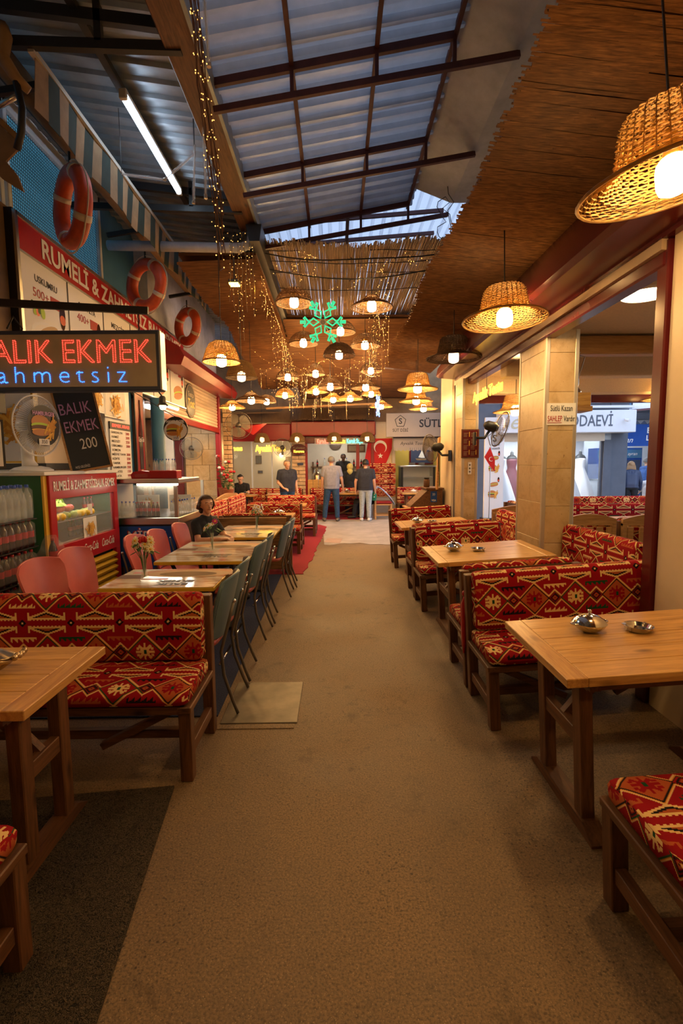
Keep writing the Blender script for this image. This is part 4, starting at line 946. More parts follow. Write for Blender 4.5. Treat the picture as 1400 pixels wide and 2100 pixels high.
bench('long pale kilim bench against the wooden slat rail, farther half', 1.85, (-1.98, 10.35, .009), -math.pi / 2 + math.pi, mat='kilim_pale', uvb=(.15, .02), group=B2, H=.06)
def slat_rail(label, x, y0, y1, z=0.0, group=None, h=0.98, along='y', n=7):
    t = thing('slat_back_rail', label, 'rail', (x, y0, z) if along == 'y' else (y0, x, z), 0, group); L = y1 - y0
    def P(a, b): return (b, a) if along == 'y' else (a, b)
    def bx(a0, a1, b0, b1, z0, z1, nm, m):
        p, q = P(a0, b0), P(a1, b1); MB().b2((p[0], p[1], z0), (q[0], q[1], z1), .006).build(nm, m, t)
    poly = [(0, h - .13), (L, h - .13)] + [(L - L * i / 12, h - .06 + .06 * math.sin(math.pi * i / 12)) for i in range(13)]
    ax = ((0, 1, 0), (0, 0, 1)) if along == 'y' else ((1, 0, 0), (0, 0, 1)); ve = (.04, 0, 0) if along == 'y' else (0, .04, 0)
    MB().prism(poly, ve, (-.02, 0, 0) if along == 'y' else (0, -.02, 0), ax).build('top_board', 'wood_pine', t)
    bx(0, L, -.02, .02, .36, .44, 'low_board', 'wood_pine')
    for i in range(n):
        a = .06 + (L - .16) * i / (n - 1); bx(a, a + .07, -.015, .015, .44, h - .15, 'slat', 'wood_pine')
    for a in (0.0, L - .05): bx(a, a + .05, -.025, .025, 0, h - .1, 'post', 'wood_pine')
    return t
slat_rail('pine slat rail behind the pale kilim bench, nearer length', -2.32, 7.55, 9.3)
slat_rail('pine slat rail behind the pale kilim bench, farther length', -2.32, 9.4, 11.2)
# dining room beyond the pillars
G = 'kilim benches in the side dining room'
slat_rail('curved pine slat rail just beyond the tiled pillar', 5.35, 2.50, 3.10, .08, along='x', h=.93, n=5)
slat_rail('pine slat rail next to the burgundy post in the side dining room', 5.30, 3.14, 3.85, .08, along='x', h=.93, n=5)
bench('kilim bench behind the curved pine slat rail', .66, (2.80, 5.68, .08), math.pi, uvb=(.05, .1), group=G, loose=True)
bench('kilim bench behind the pine slat rail near the burgundy post', .76, (3.54, 5.64, .08), math.pi, uvb=(.15, .1), group=G, loose=True)
wood_table('wooden table with a shiny dish in the side dining room', 1.5, .7, (3.35, 6.3, .08), 0, 0)
sugar_dish('lidded metal dish on the table in the side dining room', (2.95, 6.25, .831))
bench('kilim bench at the far side of the dining room table', 1.45, (4.02, 7.0, .08), 0, uvb=(.05, .02), group=G, H=.02)
bench('kilim bench along the street edge of the dining room', 1.6, (4.4, 7.65, .08), 0, uvb=(.2, .10), group=G, H=.08)
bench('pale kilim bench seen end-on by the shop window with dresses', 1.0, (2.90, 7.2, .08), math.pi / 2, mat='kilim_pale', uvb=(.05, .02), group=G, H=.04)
bench('kilim bench between the two tiled pillars', .95, (2.05, 6.1, .075), -math.pi / 2, uvb=(.05, .02), group=G, H=.02)
slat_rail('pine slat rail glimpsed between the two pillars', 6.85, 2.2, 3.0, .08, along='x', h=.9, n=5)

# ================================================================== pendant lamps
def weave(prof, stakes=26, step=0.0125, t=0.0047, amp=0.0065, seed=1):
    """basket-work: wavy rings woven round upright stakes"""
    rg = random.Random(seed); pts = []
    for (r0, z0), (r1, z1) in zip(prof, prof[1:]):
        L = math.hypot(r1 - r0, z1 - z0); n = max(1, int(L / step))
        for i in range(n): pts.append((r0 + (r1 - r0) * i / n, z0 + (z1 - z0) * i / n))
    pts.append(prof[-1]); mb = MB(); n = stakes * 2
    for k, (r, z) in enumerate(pts):
        ph = math.pi * (k % 2); dz = rg.uniform(-.002, .002)
        ring = [((r + amp * math.cos(stakes * th + ph)) * math.cos(th), (r + amp * math.cos(stakes * th + ph)) * math.sin(th), z + dz + .002 * math.sin(3 * th + k)) for th in [2 * math.pi * i / n for i in range(n)]]
        mb.tube(ring, t * rg.uniform(.8, 1.15), 3, False, True)
    for s_ in range(stakes):
        th = 2 * math.pi * (s_ + .25) / stakes; mb.tube([(r * math.cos(th), r * math.sin(th), z) for r, z in prof], t * .9, 3)
    r, z = prof[-1]; mb.tube([(r * math.cos(2 * math.pi * i / 36), r * math.sin(2 * math.pi * i / 36), z) for i in range(36)], t * 2.0, 5, False, True)
    return mb
PROF = {'hat': [(.03, 0), (.145, 0), (.165, -.02), (.20, -.185), (.235, -.215), (.29, -.238), (.34, -.255)],
        'dome': [(.03, 0), (.07, -.006), (.15, -.04), (.22, -.10), (.262, -.17), (.275, -.225)],
        'bell': [(.03, 0), (.09, -.006), (.145, -.04), (.185, -.11), (.215, -.20), (.235, -.26)],
        'wide': [(.03, 0), (.08, -.01), (.11, -.05), (.17, -.09), (.26, -.13), (.30, -.165)]}
SHADE = {}
for k in PROF:
    for mt in ('wicker', 'wicker_brown'): SHADE[k, mt] = weave(PROF[k], 28, .0098, .0041).mesh('woven_shade', mt)
_b = MB().lathe([(.016, .07), (.03, .062), (.042, .045), (.046, .02), (.046, -.03), (.040, -.05), (.02, -.062), (.002, -.064)], 14).mesh('bulb', 'bulb', True)
_bs = MB().lathe([(.016, .07), (.03, .062), (.042, .045), (.046, .02), (.046, -.03), (.040, -.05), (.02, -.062), (.002, -.064)], 14).mesh('bulb', 'bulb_soft', True)
_so = MB().lathe([(.012, .19), (.024, .18), (.034, .09), (.03, .08)], 10).mesh('socket', 'brass', True)
_co = MB().tube([(0, 0, 0), (0, 0, 1)], 1, 6).mesh('cord', 'black')
def lamp(label, kind, x, y, zb, zc, sc=1.0, mat='wicker', lit=True, group='woven pendant lamps', tilt=0.0, drop=None):
    bot = -PROF[kind][-1][1]; d = (drop if drop is not None else bot - .005) * sc      # bulb centre below the shade top
    t = thing('pendant_lamp', label, 'lamp', (x, y, zb), rnd.uniform(0, 6), group); t.rotation_euler[0] = tilt
    put('woven_shade', SHADE[kind, mat], t, (0, 0, d), sc=(sc, sc, sc)); put('bulb', _b if lit else _bs, t, (0, 0, .01), sc=(1.4, 1.4, 1.15)); put('socket', _so, t)
    put('cord', _co, t, (0, 0, .15), sc=(.005, .005, max(.05, zc - zb - .15))); return t
def zfar(x, y): return 4.48 if y < 9.7 else 4.34 - .15 * (y - 9.7)
_big = lamp('large woven straw-hat lamp cut off by the frame top, nearest over the pillar side', 'hat', 1.40, 2.12, 2.745, 3.5, 1.06); _big.rotation_euler = (.05, -.16, 0)
lamp('woven straw-hat lamp over the table in front of the tiled pillar', 'hat', 1.418, 4.2, 2.775, 3.5, 1.0, tilt=-.05)
lamp('brown straw-hat lamp with a dim bulb, third along the reed ceiling', 'hat', 1.494, 6.3, 2.90, 3.5, 1.0, 'wicker_brown', lit=False)
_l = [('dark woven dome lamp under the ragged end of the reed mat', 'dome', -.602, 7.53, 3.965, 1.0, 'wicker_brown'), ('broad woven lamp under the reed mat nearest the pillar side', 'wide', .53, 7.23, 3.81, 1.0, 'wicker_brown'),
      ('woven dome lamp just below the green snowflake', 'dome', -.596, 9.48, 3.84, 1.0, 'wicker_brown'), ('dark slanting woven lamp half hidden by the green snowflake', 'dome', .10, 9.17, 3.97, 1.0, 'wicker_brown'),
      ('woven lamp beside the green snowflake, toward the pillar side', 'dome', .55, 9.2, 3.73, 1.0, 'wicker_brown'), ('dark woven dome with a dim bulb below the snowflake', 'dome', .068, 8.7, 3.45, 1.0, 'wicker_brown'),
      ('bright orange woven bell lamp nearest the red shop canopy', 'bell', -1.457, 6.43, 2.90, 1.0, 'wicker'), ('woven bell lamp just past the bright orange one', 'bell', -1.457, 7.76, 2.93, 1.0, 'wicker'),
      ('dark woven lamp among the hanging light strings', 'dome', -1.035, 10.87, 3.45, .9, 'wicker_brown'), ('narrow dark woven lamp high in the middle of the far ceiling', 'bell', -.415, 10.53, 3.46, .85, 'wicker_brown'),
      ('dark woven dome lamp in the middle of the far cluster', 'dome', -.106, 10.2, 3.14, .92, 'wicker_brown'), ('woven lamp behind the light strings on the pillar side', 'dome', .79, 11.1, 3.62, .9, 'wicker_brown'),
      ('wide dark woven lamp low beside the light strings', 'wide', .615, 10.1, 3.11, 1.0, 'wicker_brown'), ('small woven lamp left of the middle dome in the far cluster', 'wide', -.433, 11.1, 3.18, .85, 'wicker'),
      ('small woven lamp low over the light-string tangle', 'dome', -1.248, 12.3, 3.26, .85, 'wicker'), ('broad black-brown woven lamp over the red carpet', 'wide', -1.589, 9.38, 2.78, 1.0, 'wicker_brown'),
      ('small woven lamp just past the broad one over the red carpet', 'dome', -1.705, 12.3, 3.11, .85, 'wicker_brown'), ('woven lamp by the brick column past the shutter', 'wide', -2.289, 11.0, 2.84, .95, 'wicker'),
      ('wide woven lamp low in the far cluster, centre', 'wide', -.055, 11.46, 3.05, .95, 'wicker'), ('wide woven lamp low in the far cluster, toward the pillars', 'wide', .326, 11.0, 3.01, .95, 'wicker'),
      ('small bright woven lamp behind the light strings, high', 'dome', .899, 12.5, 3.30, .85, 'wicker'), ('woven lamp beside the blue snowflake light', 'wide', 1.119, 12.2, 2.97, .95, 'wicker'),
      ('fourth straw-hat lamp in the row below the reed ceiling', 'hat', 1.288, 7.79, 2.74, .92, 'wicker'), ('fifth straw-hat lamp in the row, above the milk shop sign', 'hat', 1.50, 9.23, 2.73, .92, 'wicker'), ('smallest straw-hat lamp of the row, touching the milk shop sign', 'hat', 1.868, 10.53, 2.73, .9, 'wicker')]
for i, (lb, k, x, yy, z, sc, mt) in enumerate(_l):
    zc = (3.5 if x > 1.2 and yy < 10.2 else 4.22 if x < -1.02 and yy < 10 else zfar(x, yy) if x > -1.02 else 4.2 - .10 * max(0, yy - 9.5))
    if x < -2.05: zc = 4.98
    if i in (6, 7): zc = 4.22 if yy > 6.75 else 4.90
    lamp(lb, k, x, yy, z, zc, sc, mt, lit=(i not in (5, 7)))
for i, (x, lb) in enumerate(((-2.14, 'pale wicker dome lamp before the yellow neon window'), (-1.13, 'pale wicker dome lamp in front of the far brick column'), (-.05, 'pale wicker dome lamp above the red neon lettering'), (.906, 'pale wicker dome lamp beside the crescent flag'))):
    lamp(lb, 'bell', x, 14.3, 2.28, 3.63 if x > -1.02 else 3.77, 1.0, 'wicker', lit=False, group='wicker dome lamps before the far shops', drop=.2)
lamp('straw-hat lamp hanging over the street edge of the side dining room', 'hat', 4.9, 7.3, 2.50, 2.87, .95)
lamp('straw-hat lamp glimpsed behind the menu board between the pillars', 'hat', 2.55, 7.0, 2.30, 2.87, .9)
# one more of the pillar-side row hangs behind the viewer
lamp('straw-hat lamp of the pillar-side row behind the viewer', 'hat', 1.40, -0.3, 2.755, 3.5, 1.0)
lamp('unseen straw-hat lamp added above the frame to light the near kiosk side', 'hat', -1.40, 1.5, 3.02, 4.88, 1.0)  # added out of view to brighten the LED sign, table and kiosk
# ceiling lamps of the side room
for lb, p in (('round flush ceiling lamp near the burgundy post', (2.32, 3.75, 2.86)), ('round flush ceiling lamp between the two pillars', (2.35, 6.5, 2.86))):
    t = thing('ceiling_lamp', lb, 'lamp', p, 0, 'flush ceiling lamps of the side room')
    MB().lathe([(.19, 0), (.19, -.03), (.17, -.045), (.165, -.03), (.165, -.005)], 28).build('rim', 'white', t, .6)
    MB().lathe([(.162, -.012), (.15, -.04), (.09, -.058), (.01, -.062)], 28).build('diffuser', 'ceiling_lamp', t, True)
for lb, p, st in (('flat warm ceiling panel lamp inside the kiosk', (-4.0, 5.6, 2.62), 0), ('warm ceiling panel lamp inside the roller-shutter shop, nearer', (-3.6, 9.6, 2.75), 0), ('warm ceiling panel lamp inside the roller-shutter shop, farther', (-3.6, 11.2, 2.75), 0), ('ceiling panel lamp of the far neon-window room', (-2.2, FY + 1.6, 2.75), 0), ('ceiling panel lamp of the juice shop', (0.1, FY + 1.3, 2.75), 0), ('ceiling panel lamp of the milk shop', (2.6, FY + .6, 2.75), 0)):
    t = thing('panel_lamp', lb, 'lamp', p); MB().b2((-.16, -.42, -.04), (.16, .42, 0), .006).build('housing', 'white', t); MB().b2((-.14, -.40, -.048), (.14, .40, -.038)).build('diffuser', 'kiosk_lamp', t)
# fluorescent tube
t = thing('fluorescent_tube', 'bright white fluorescent tube hung under the dark corrugated roof', 'lamp', (-1.80, 5.3, 4.77))
MB().b2((-.03, -.76, .0), (.03, .76, .045), .008).build('housing', 'white_metal', t); MB().lathe([(.028, -.74), (.028, .74)], 12, (0, 0, -.02), rot=Matrix.Rotation(math.pi / 2, 3, 'X')).build('glow_tube', 'tube_white', t, True)
for s_ in (-1, 1): MB().b2((-.032, s_ * .755 - .02, -.05), (.032, s_ * .755 + .02, .03), .006).build('end_cap', 'alu', t)
for s_ in (-.5, .5): MB().tube([(0, s_, .04), (-.05, s_, .15)], .005, 5).build('hanger', 'black', t)
# small floodlight
t = thing('flood_lamp', 'small amber floodlight among the hanging light strings', 'lamp', (-1.30, 6.62, 3.92)); MB().b2((-.07, -.05, 0), (.07, .07, .05), .006).build('housing', 'black', t); MB().b2((-.06, -.06, -.012), (.06, .06, .002)).build('diffuser', 'flood', t); MB().tube([(0, 0, .04), (0, 0, .4)], .012, 6).build('bracket', 'black', t)

# ================================================================== light strings
def string_set(name, label, strands, bulb_mat='fairy', every=0.055, r=.0055, wire='bronze', wr=.0022, spread=.02, group=None):
    t = thing(name, label, 'light string', (0, 0, 0), 0, group); w = MB(); b = MB()
    for pts in strands:
        w.tube(pts, wr, 4); L = 0
        P = [Vector(p) for p in pts]
        for p, q in zip(P, P[1:]):
            d = (q - p).length; k = every - L
            while k < d:
                c = p + (q - p) * (k / d) + Vector((rnd.uniform(-spread, spread), rnd.uniform(-spread, spread), rnd.uniform(-spread, spread))); b.ball(c, r * rnd.uniform(.7, 1.2), 5, 4); w.tube([p + (q - p) * (k / d), c], wr * .7, 3); k += every
            L = (L + d) % every
    tag(w.build('wire', wire, t), kind='stuff'); tag(b.build('tiny_lights', bulb_mat, t), kind='stuff'); return t
st = []
for k in range(9):
    zlen = rnd.uniform(1.15, 1.72); x0 = -.835 + rnd.uniform(-.025, .025); yy = 3.1 + rnd.uniform(-.03, .03)
    st.append([(x0 + .004 * i + rnd.uniform(-.014, .014), yy + .045 * i + rnd.uniform(-.015, .015), 4.66 - zlen * i / 12) for i in range(13)])
string_set('string_lights', 'thick tangled bundle of amber fairy lights hanging down beside the timber beam', st, every=.10, r=.0042, spread=.028, wire='wood_dark', wr=.003)
st = []
for k in range(7):
    x0 = -1.33 + k * .05; yy = 6.5; zz = 4.55
    st.append([(x0 + rnd.uniform(-.015, .015), yy + rnd.uniform(-.02, .02), zz - i * rnd.uniform(.11, .15)) for i in range(8 + k % 4)])
string_set('string_lights', 'short glowing amber strands hanging below the floodlight', st, every=.07, r=.005, wire='bronze', wr=.0035)
st = []
for k in range(22):
    f = k / 21; p = (-1.02 + .14 * f, 7.1 + 4.4 * f, 4.18 - .62 * f); L = rnd.uniform(.25, .75)
    st.append([(p[0] + rnd.uniform(-.02, .02), p[1] + rnd.uniform(-.03, .03), p[2] - L * i / 5) for i in range(6)])
st.append([(-1.02 + .14 * i / 12, 7.1 + 4.4 * i / 12, 4.2 - .62 * i / 12) for i in range(13)])
string_set('icicle_lights', 'long curtain of icicle lights running back along the black gutter', st, every=.085, r=.0058)
st = []
for k in range(16):
    x0 = .78 + rnd.uniform(-.13, .16); yy = 7.6 + rnd.uniform(0, 2.6); L = rnd.uniform(.7, 1.6); z0 = 4.42 if yy < 9.7 else 4.3
    st.append([(x0 + rnd.uniform(-.03, .03) - .04 * i / 8, yy, z0 - L * i / 8) for i in range(9)])
string_set('icicle_lights', 'tangled curtain of fairy lights hanging on the pillar side of the reed mat', st, every=.09, r=.0058)
st = []
for k in range(45):
    x0 = rnd.uniform(-1.6, .95); yy = rnd.uniform(9.8, 13.2); z0 = zfar(x0, yy) - .45 - .35 * rnd.random(); L = rnd.uniform(.2, .55)
    st.append([(x0, yy, z0 - L * i / 4) for i in range(5)])
for k in range(7):
    yy = 10.2 + k * .45; st.append([(-1.7 + 2.7 * i / 14, yy, zfar(0, yy) - .35 - .28 * abs(math.sin(math.pi * i / 4.6 + k))) for i in range(15)])
string_set('string_lights', 'dense web of twinkling fairy lights among the far lamps', st, every=.11, r=.0070)
st = []
for k in range(22): x0 = rnd.uniform(-.9, 1.3); y0 = rnd.uniform(6.85, 8.6); st.append([(x0, y0, 4.47), (x0 + rnd.uniform(-.2, .2), y0 + rnd.uniform(-.2, .2), 4.44), (x0 + rnd.uniform(-.3, .3), y0 + rnd.uniform(-.3, .3), 4.45)])
string_set('string_lights', 'sparse fairy lights pinned under the reed mat', st, every=.09, r=.006)
st = [[(-.95 + .3 * i, 6.85 + .05 * math.sin(i), 4.40 - .10 * math.sin(math.pi * i / 8)) for i in range(9)], [(-.95 + .3 * i, 7.35, 4.38 - .14 * math.sin(math.pi * i / 8)) for i in range(9)]]
string_set('cable_bundle', 'dark drooping cables strung across below the reed mat', st, 'black', wire='black', wr=.009, every=.6, r=.012)
tag(MB().tube([(1.42 + rnd.uniform(-.06, .06), 6.3 + .02 * i, 4.95 - .085 * i) for i in range(9)] + [(1.35 + rnd.uniform(-.09, .09), 6.45, 4.3 + .06 * i) for i in range(10)] + [(1.45 + rnd.uniform(-.1, .1), 6.45, 4.9 - .07 * i) for i in range(9)], .005, 4).build('wire_tangle', 'black'), 'dark tangle of dry twine at the end of the concrete beam', 'wire')
# clear light tubes
for lb, p, q in (('clear plastic light tube hanging nearest the top edge', (-.845, 3.55, 4.75), (-.825, 3.55, 4.24)), ('long clear plastic light tube beside the fairy-light bundle', (-1.16, 4.7, 4.9), (-1.16, 4.7, 4.0)), ('short clear tube hanging lowest beside the timber beam', (-1.31, 4.95, 4.60), (-1.34, 4.95, 4.08)), ('clear tube slung slanting toward the fluorescent lamp', (-1.33, 5.0, 4.55), (-1.62, 5.0, 4.32)), ('clear tube slung level under the fluorescent lamp', (-2.03, 5.0, 4.37), (-1.62, 5.0, 4.32))):
    t = thing('light_tube', lb, 'light tube', p, 0, 'clear hanging light tubes'); d = Vector(q) - Vector(p)
    MB().tube([(0, 0, 0), d], .014, 8).build('clear_tube', 'clear', t, True); MB().tube([(0, 0, 0), d], .004, 5).build('light_strip', 'white_metal', t); MB().tube([d * .97, d * 1.01], .016, 8).build('end_cap', 'alu', t)
    MB().tube([(0, 0, 0), (0, 0, (roof_z(p[0]) if p[0] > -1 else 4.86 + (-p[0] - 1.08) * .135) - p[2])], .003, 4).build('hang_wire', 'black', t)
# neon snowflakes
def snowflake(label, c, r, mat, rz=0.0):
    t = thing('snowflake_light', label, 'snowflake light', c, rz); mb = MB()
    for k in range(6):
        a = math.pi / 3 * k + math.pi / 6 * 0
        def p(rad, off): return (rad * math.cos(a) - off * math.sin(a), 0, rad * math.sin(a) + off * math.cos(a))
        ds = [p(.18, 0), p(.42, .16), p(.62, 0), p(.42, -.16)]; mb.tube([tuple(q * r for q in x) for x in ds], .011 * r / .3, 6, False, True)
        arm = [p(.60, .05), p(.66, .05), p(.80, .22), p(.85, .17), p(.76, .04), p(1, .04), p(1, -.04), p(.76, -.04), p(.85, -.17), p(.80, -.22), p(.66, -.05), p(.60, -.05)]
        mb.tube([tuple(q * r for q in x) for x in arm], .011 * r / .3, 6)
    mb.build('neon_tube', mat, t, True)
    MB().tube([(.10 * r * math.cos(i * math.pi / 6), .01, .10 * r * math.sin(i * math.pi / 6)) for i in range(12)], .012, 6, False, True).build('hub', 'alu', t, True)
    for k in range(6): a = math.pi / 3 * k; MB().tube([(0, .012, 0), (r * .9 * math.cos(a), .012, r * .9 * math.sin(a))], .004, 5).build('frame_rod', 'alu', t)
    MB().tube([(0, .02, .55 * r), (0, .02, (4.47 if c[1] < 9 else zfar(c[0], c[1]) - .02) - c[2])], .003, 4).build('hang_wire', 'black', t); return t
snowflake('large green neon snowflake hanging under the reed mat', (-.165, 7.0, 3.545), .315, 'neon_green')
snowflake('small blue snowflake light in front of the milk shop sign', (1.0, 11.7, 2.93), .27, 'fairy_blue', 1.25)

# ================================================================== kiosk signs
A_, B_ = (0, 1, 0), (0, 0, 1)          # lettering on the aisle-facing wall reads with growing y
t = thing('menu_sign', 'long red and white RUMELİ & ZAHMETSİZ BALIK EKMEK menu sign above the kiosk', 'sign', (-2.9, 4.70, 2.68))
SL = 4.90
MB().b2((-.12, -.02, -.03), (-.005, SL + .02, 1.24)).build('case', 'black', t)
MB().b2((-.006, 0, .90), (.008, SL, 1.19)).build('red_band', 'red_plastic', t)
for a, b, c, d in ((0, SL, 1.19, 1.225), (0, SL, .885, .90), (0, SL, -.02, 0)): MB().b2((-.006, a, c), (.02, b, d)).build('frame', 'steel', t)
MB().b2((-.006, -.02, -.02), (.02, .02, 1.225)).build('frame', 'steel', t)
text('lettering', 'RUMELİ & ZAHMETSİZ BALIK EKMEK', .26, 'white', t, a=A_, b=B_, o=(.012, SL / 2 + .10, 1.04), bold=.006, width=SL - .55)
names = [('USKUMRU', '500+'), ('SARDALYA', '400+'), ('MEZGİT', '500+'), ('PALAMUT', '500+'), ('SOMON', '600+'), ('KARIŞIK', '450+')]
def food(kind, parent, o, a, b, w, mats=('paper', 'fish', 'leaf', 'tomato', 'fry', 'fry_dark', 'bun', 'meat', 'lettuce', 'white', 'cola'), name='food_print', n=70, seed=1):
    """flat printed picture of food, laid on a board with axes a, b and width w"""
    rg = random.Random(seed); a = Vector(a); b = Vector(b); nrm = a.cross(b); o = Vector(o); mb = MB(); lay = [0]
    def el(x, y, rx, ry, m, rot=0.0, k=18):
        lay[0] += 1; mb.mat(m); c = o + nrm * (.0008 * lay[0] / 4 + .002)
        vs = []
        for i in range(k):
            th = 2 * math.pi * i / k; px, py = rx * math.cos(th), ry * math.sin(th); vs.append(c + a * (x + px * math.cos(rot) - py * math.sin(rot)) * w + b * (y + px * math.sin(rot) + py * math.cos(rot)) * w)
        mb.add(vs, [tuple(range(k))])
    def qd(x, y, lx, ly, m, rot):
        lay[0] += 1; mb.mat(m); c = o + nrm * (.0008 * lay[0] / 4 + .002); ca, sa = math.cos(rot), math.sin(rot)
        mb.add([c + a * (x + px * ca - py * sa) * w + b * (y + px * sa + py * ca) * w for px, py in ((-lx, -ly), (lx, -ly), (lx, ly), (-lx, ly))], [(0, 1, 2, 3)])
    if kind == 'fish':
        el(.02, -.28, .44, .20, 9); el(.02, -.28, .38, .16, 0); el(-.05, -.25, .30, .10, 1, .45); el(.10, -.28, .27, .09, 6, .6)
        for i in range(5): el(-.33 + .05 * i, .02 + rg.uniform(-.05, .06), .08, .05, (2, 8, 3)[i % 3], rg.uniform(0, 3))
        el(.36, .12, .075, .20, 10); el(.36, .06, .075, .07, 3)
    elif kind == 'sandwich':
        el(.0, -.25, .42, .18, 9); el(.0, -.20, .34, .13, 6, .15); el(.02, -.26, .34, .06, 8, .15); el(.02, -.29, .33, .05, 3, .15); el(.0, -.33, .33, .08, 6, .15); el(.36, .12, .075, .20, 10); el(.36, .06, .075, .07, 3)
    elif kind == 'fries':
        el(0, 0, .46, .40, 9)
        for i in range(n): qd(rg.gauss(0, .15), rg.gauss(0, .13), .13, .024, rg.choice((4, 4, 5)), rg.uniform(0, 3.1))
    elif kind == 'burger':
        el(-.12, .10, .30, .20, 6); el(-.12, .02, .31, .08, 8); el(-.12, -.04, .32, .08, 7); el(-.12, -.10, .30, .04, 4); el(-.12, -.16, .29, .09, 6)
        for i in range(14): qd(.22 + rg.gauss(0, .07), -.05 + rg.gauss(0, .08), .16, .026, rg.choice((4, 5)), 1.2 + rg.gauss(0, .35))
    return mb.build(name, list(mats), parent)
PW = SL / 6.4
for i in range(6):
    y0 = .03 + i * (SL - .06) / 6; yc = y0 + (SL - .06) / 12; w = (SL - .06) / 6 - .02
    p = MB().b2((-.006, y0, .0), (.006, y0 + w, .885)).build('menu_panel', 'paper', t)
    text('lettering', names[i][0], .09, 'black', p, a=A_, b=B_, o=(.008, y0 + .40, .72), bold=.001, width=.38)
    text('lettering', names[i][1], .12, 'red_plastic', p, a=A_, b=B_, o=(.008, y0 + .30, .58), width=.26)
    MB().b2((.006, y0 + .46, .52), (.009, y0 + .64, .63)).build('price_patch', 'red_plastic', p)
    food('fish' if i % 2 == 0 else 'sandwich', p, (.006, yc, .40), A_, B_, w * .92, seed=i)
    MB().b2((-.004, y0 + w, 0), (.010, y0 + w + .02, .885)).build('divider', 'black', t)
# hanging LED sign, seen face on
t = thing('led_sign', 'black LED box sign reading BALIK EKMEK zahmetsiz in red and blue dots', 'sign', (-2.30, 4.30, 2.22))
MB().b2((-.82, -.055, 0), (.82, .055, .50), .006).build('case', 'navy', t)
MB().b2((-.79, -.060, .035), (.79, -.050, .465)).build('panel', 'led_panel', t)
MB().b2((.815, -.058, .01), (.83, .058, .49)).build('end_plate', 'steel', t)
def dots(nm, txt, size, mat, x0, z0, width, step, r, bold, parent, sp=1.0):
    me = text_mesh(txt, size, (1, 0, 0), (0, 1, 0), (0, 0, 0), bold, 'LEFT', 0, width=width, sp=sp); mb = MB()
    for lp in outline_points(me, step, None, None, None, None):
        for p in lp: mb.ball((x0 + p.x, -.062, z0 + p.y), r, 6, 4)
    bpy.data.meshes.remove(me); return tag(mb.build(nm, mat, parent), kind='stuff')
dots('red_lettering', 'BALIK EKMEK', .27, 'led_red', -.72, .315, 1.45, .0150, .0050, -.002, t)
dots('blue_lettering', 'zahmetsiz', .21, 'led_blue', -.70, .13, 1.22, .0150, .0050, -.008, t, 1.35)
for x in (-.62, .63):
    MB().tube([(x + .006 * (i % 2), 0, .50 + i * .03) for i in range(8)], .006, 5).build('chain', 'black_steel', t)
t = thing('sign_bracket', 'rusty steel bracket bar carrying the LED sign', 'bracket', (-2.9, 4.30, 2.95)); MB().bar((-.2, 0, .03), (1.32, 0, -.06), .03, .06).build('arm', 'black_steel', t); MB().b2((-.1, -.06, -.9), (.02, .06, .9)).build('post', 'black_steel', t); MB().tube([(0, 0, -.25), (.15, 0, -.35), (.25, 0, -.2), (.18, 0, -.1), (.12, 0, -.2)], .008, 5).build('scroll', 'black_steel', t)
# awning: striped valance, roller arm, tarpaulin
t = thing('striped_awning', 'rolled-up awning with a cream and dark green striped valance above the kiosk sign', 'awning', (-2.2, 3.95, 0))
n = 34
for i in range(n):
    ya, yb = i * 5.05 / n, (i + 1) * 5.05 / n; zt = 4.61; drop = .36 + .015 * math.sin(i * 1.7); w0, w1 = .012 * math.sin(i * .9), .012 * math.sin((i + 1) * .9)
    MB().add([(w0, ya, zt), (w1, yb, zt), (w1 * 2 - .03, yb, zt - drop), (w0 * 2 - .03, ya, zt - drop), (w0 + .004, ya, zt), (w1 + .004, yb, zt), (w1 * 2 - .026, yb, zt - drop), (w0 * 2 - .026, ya, zt - drop)], [(0, 1, 2, 3), (7, 6, 5, 4), (3, 2, 6, 7)]).build('stripe', 'stripe_green' if i % 2 else 'stripe_cream', t)
MB().bar((0, -.05, 4.62), (0, 5.1, 4.58), .045, .04).build('front_bar', 'alu', t)
MB().tube([(-.35, -.1, 4.72), (-.35, 5.1, 4.66)], .10, 14).build('roll', 'tarp', t, True)
for yy in (.25, 2.6, 4.9): MB().bar((-.68, yy, 4.5), (-.02, yy, 4.6), .04, .05).build('arm', 'black_steel', t)
t = thing('awning_arm', 'rusty bent awning arm and bracket at the near end of the striped valance', 'bracket', (-2.32, 3.8, 4.1))
MB().tube([(-.03, 0, .58), (.0, 0, .52), (-.02, -.02, .38), (.06, 0, .25), (.12, .05, .2)], [.06, .05, .05, .04, .03], 10).build('elbow', 'tarp', t, True); MB().tube([(.06, 0, .22), (.09, 0, .05), (.06, .02, -.10), (0, .05, -.2)], .025, 8).build('strap', 'black_steel', t, True); MB().tube([(-.2, .1, .1), (.05, .05, .18)], .02, 8).build('rod', 'steel', t, True)
t = thing('torn_tarpaulin', 'torn brown tarpaulin sagging in front of the blue mesh windows', 'tarpaulin', (-2.75, 3.95, 3.9))
pl = [(-.16, .64), (.10, .40), (.30, .19), (.40, .12), (.37, .06), (.28, -.02), (.36, -.12), (.40, -.24), (.24, -.14), (.14, -.02), (.02, .05), (-.16, .08)]
MB().prism(pl, (0, .018, 0), (0, 0, 0), ((1, 0, 0), (0, 0, 1))).build('cloth', 'tarp', t); MB().tube([(-.16, 0, .65), (.10, 0, .41), (.40, 0, .13)], .022, 8).build('hem_rod', 'tarp', t, True)
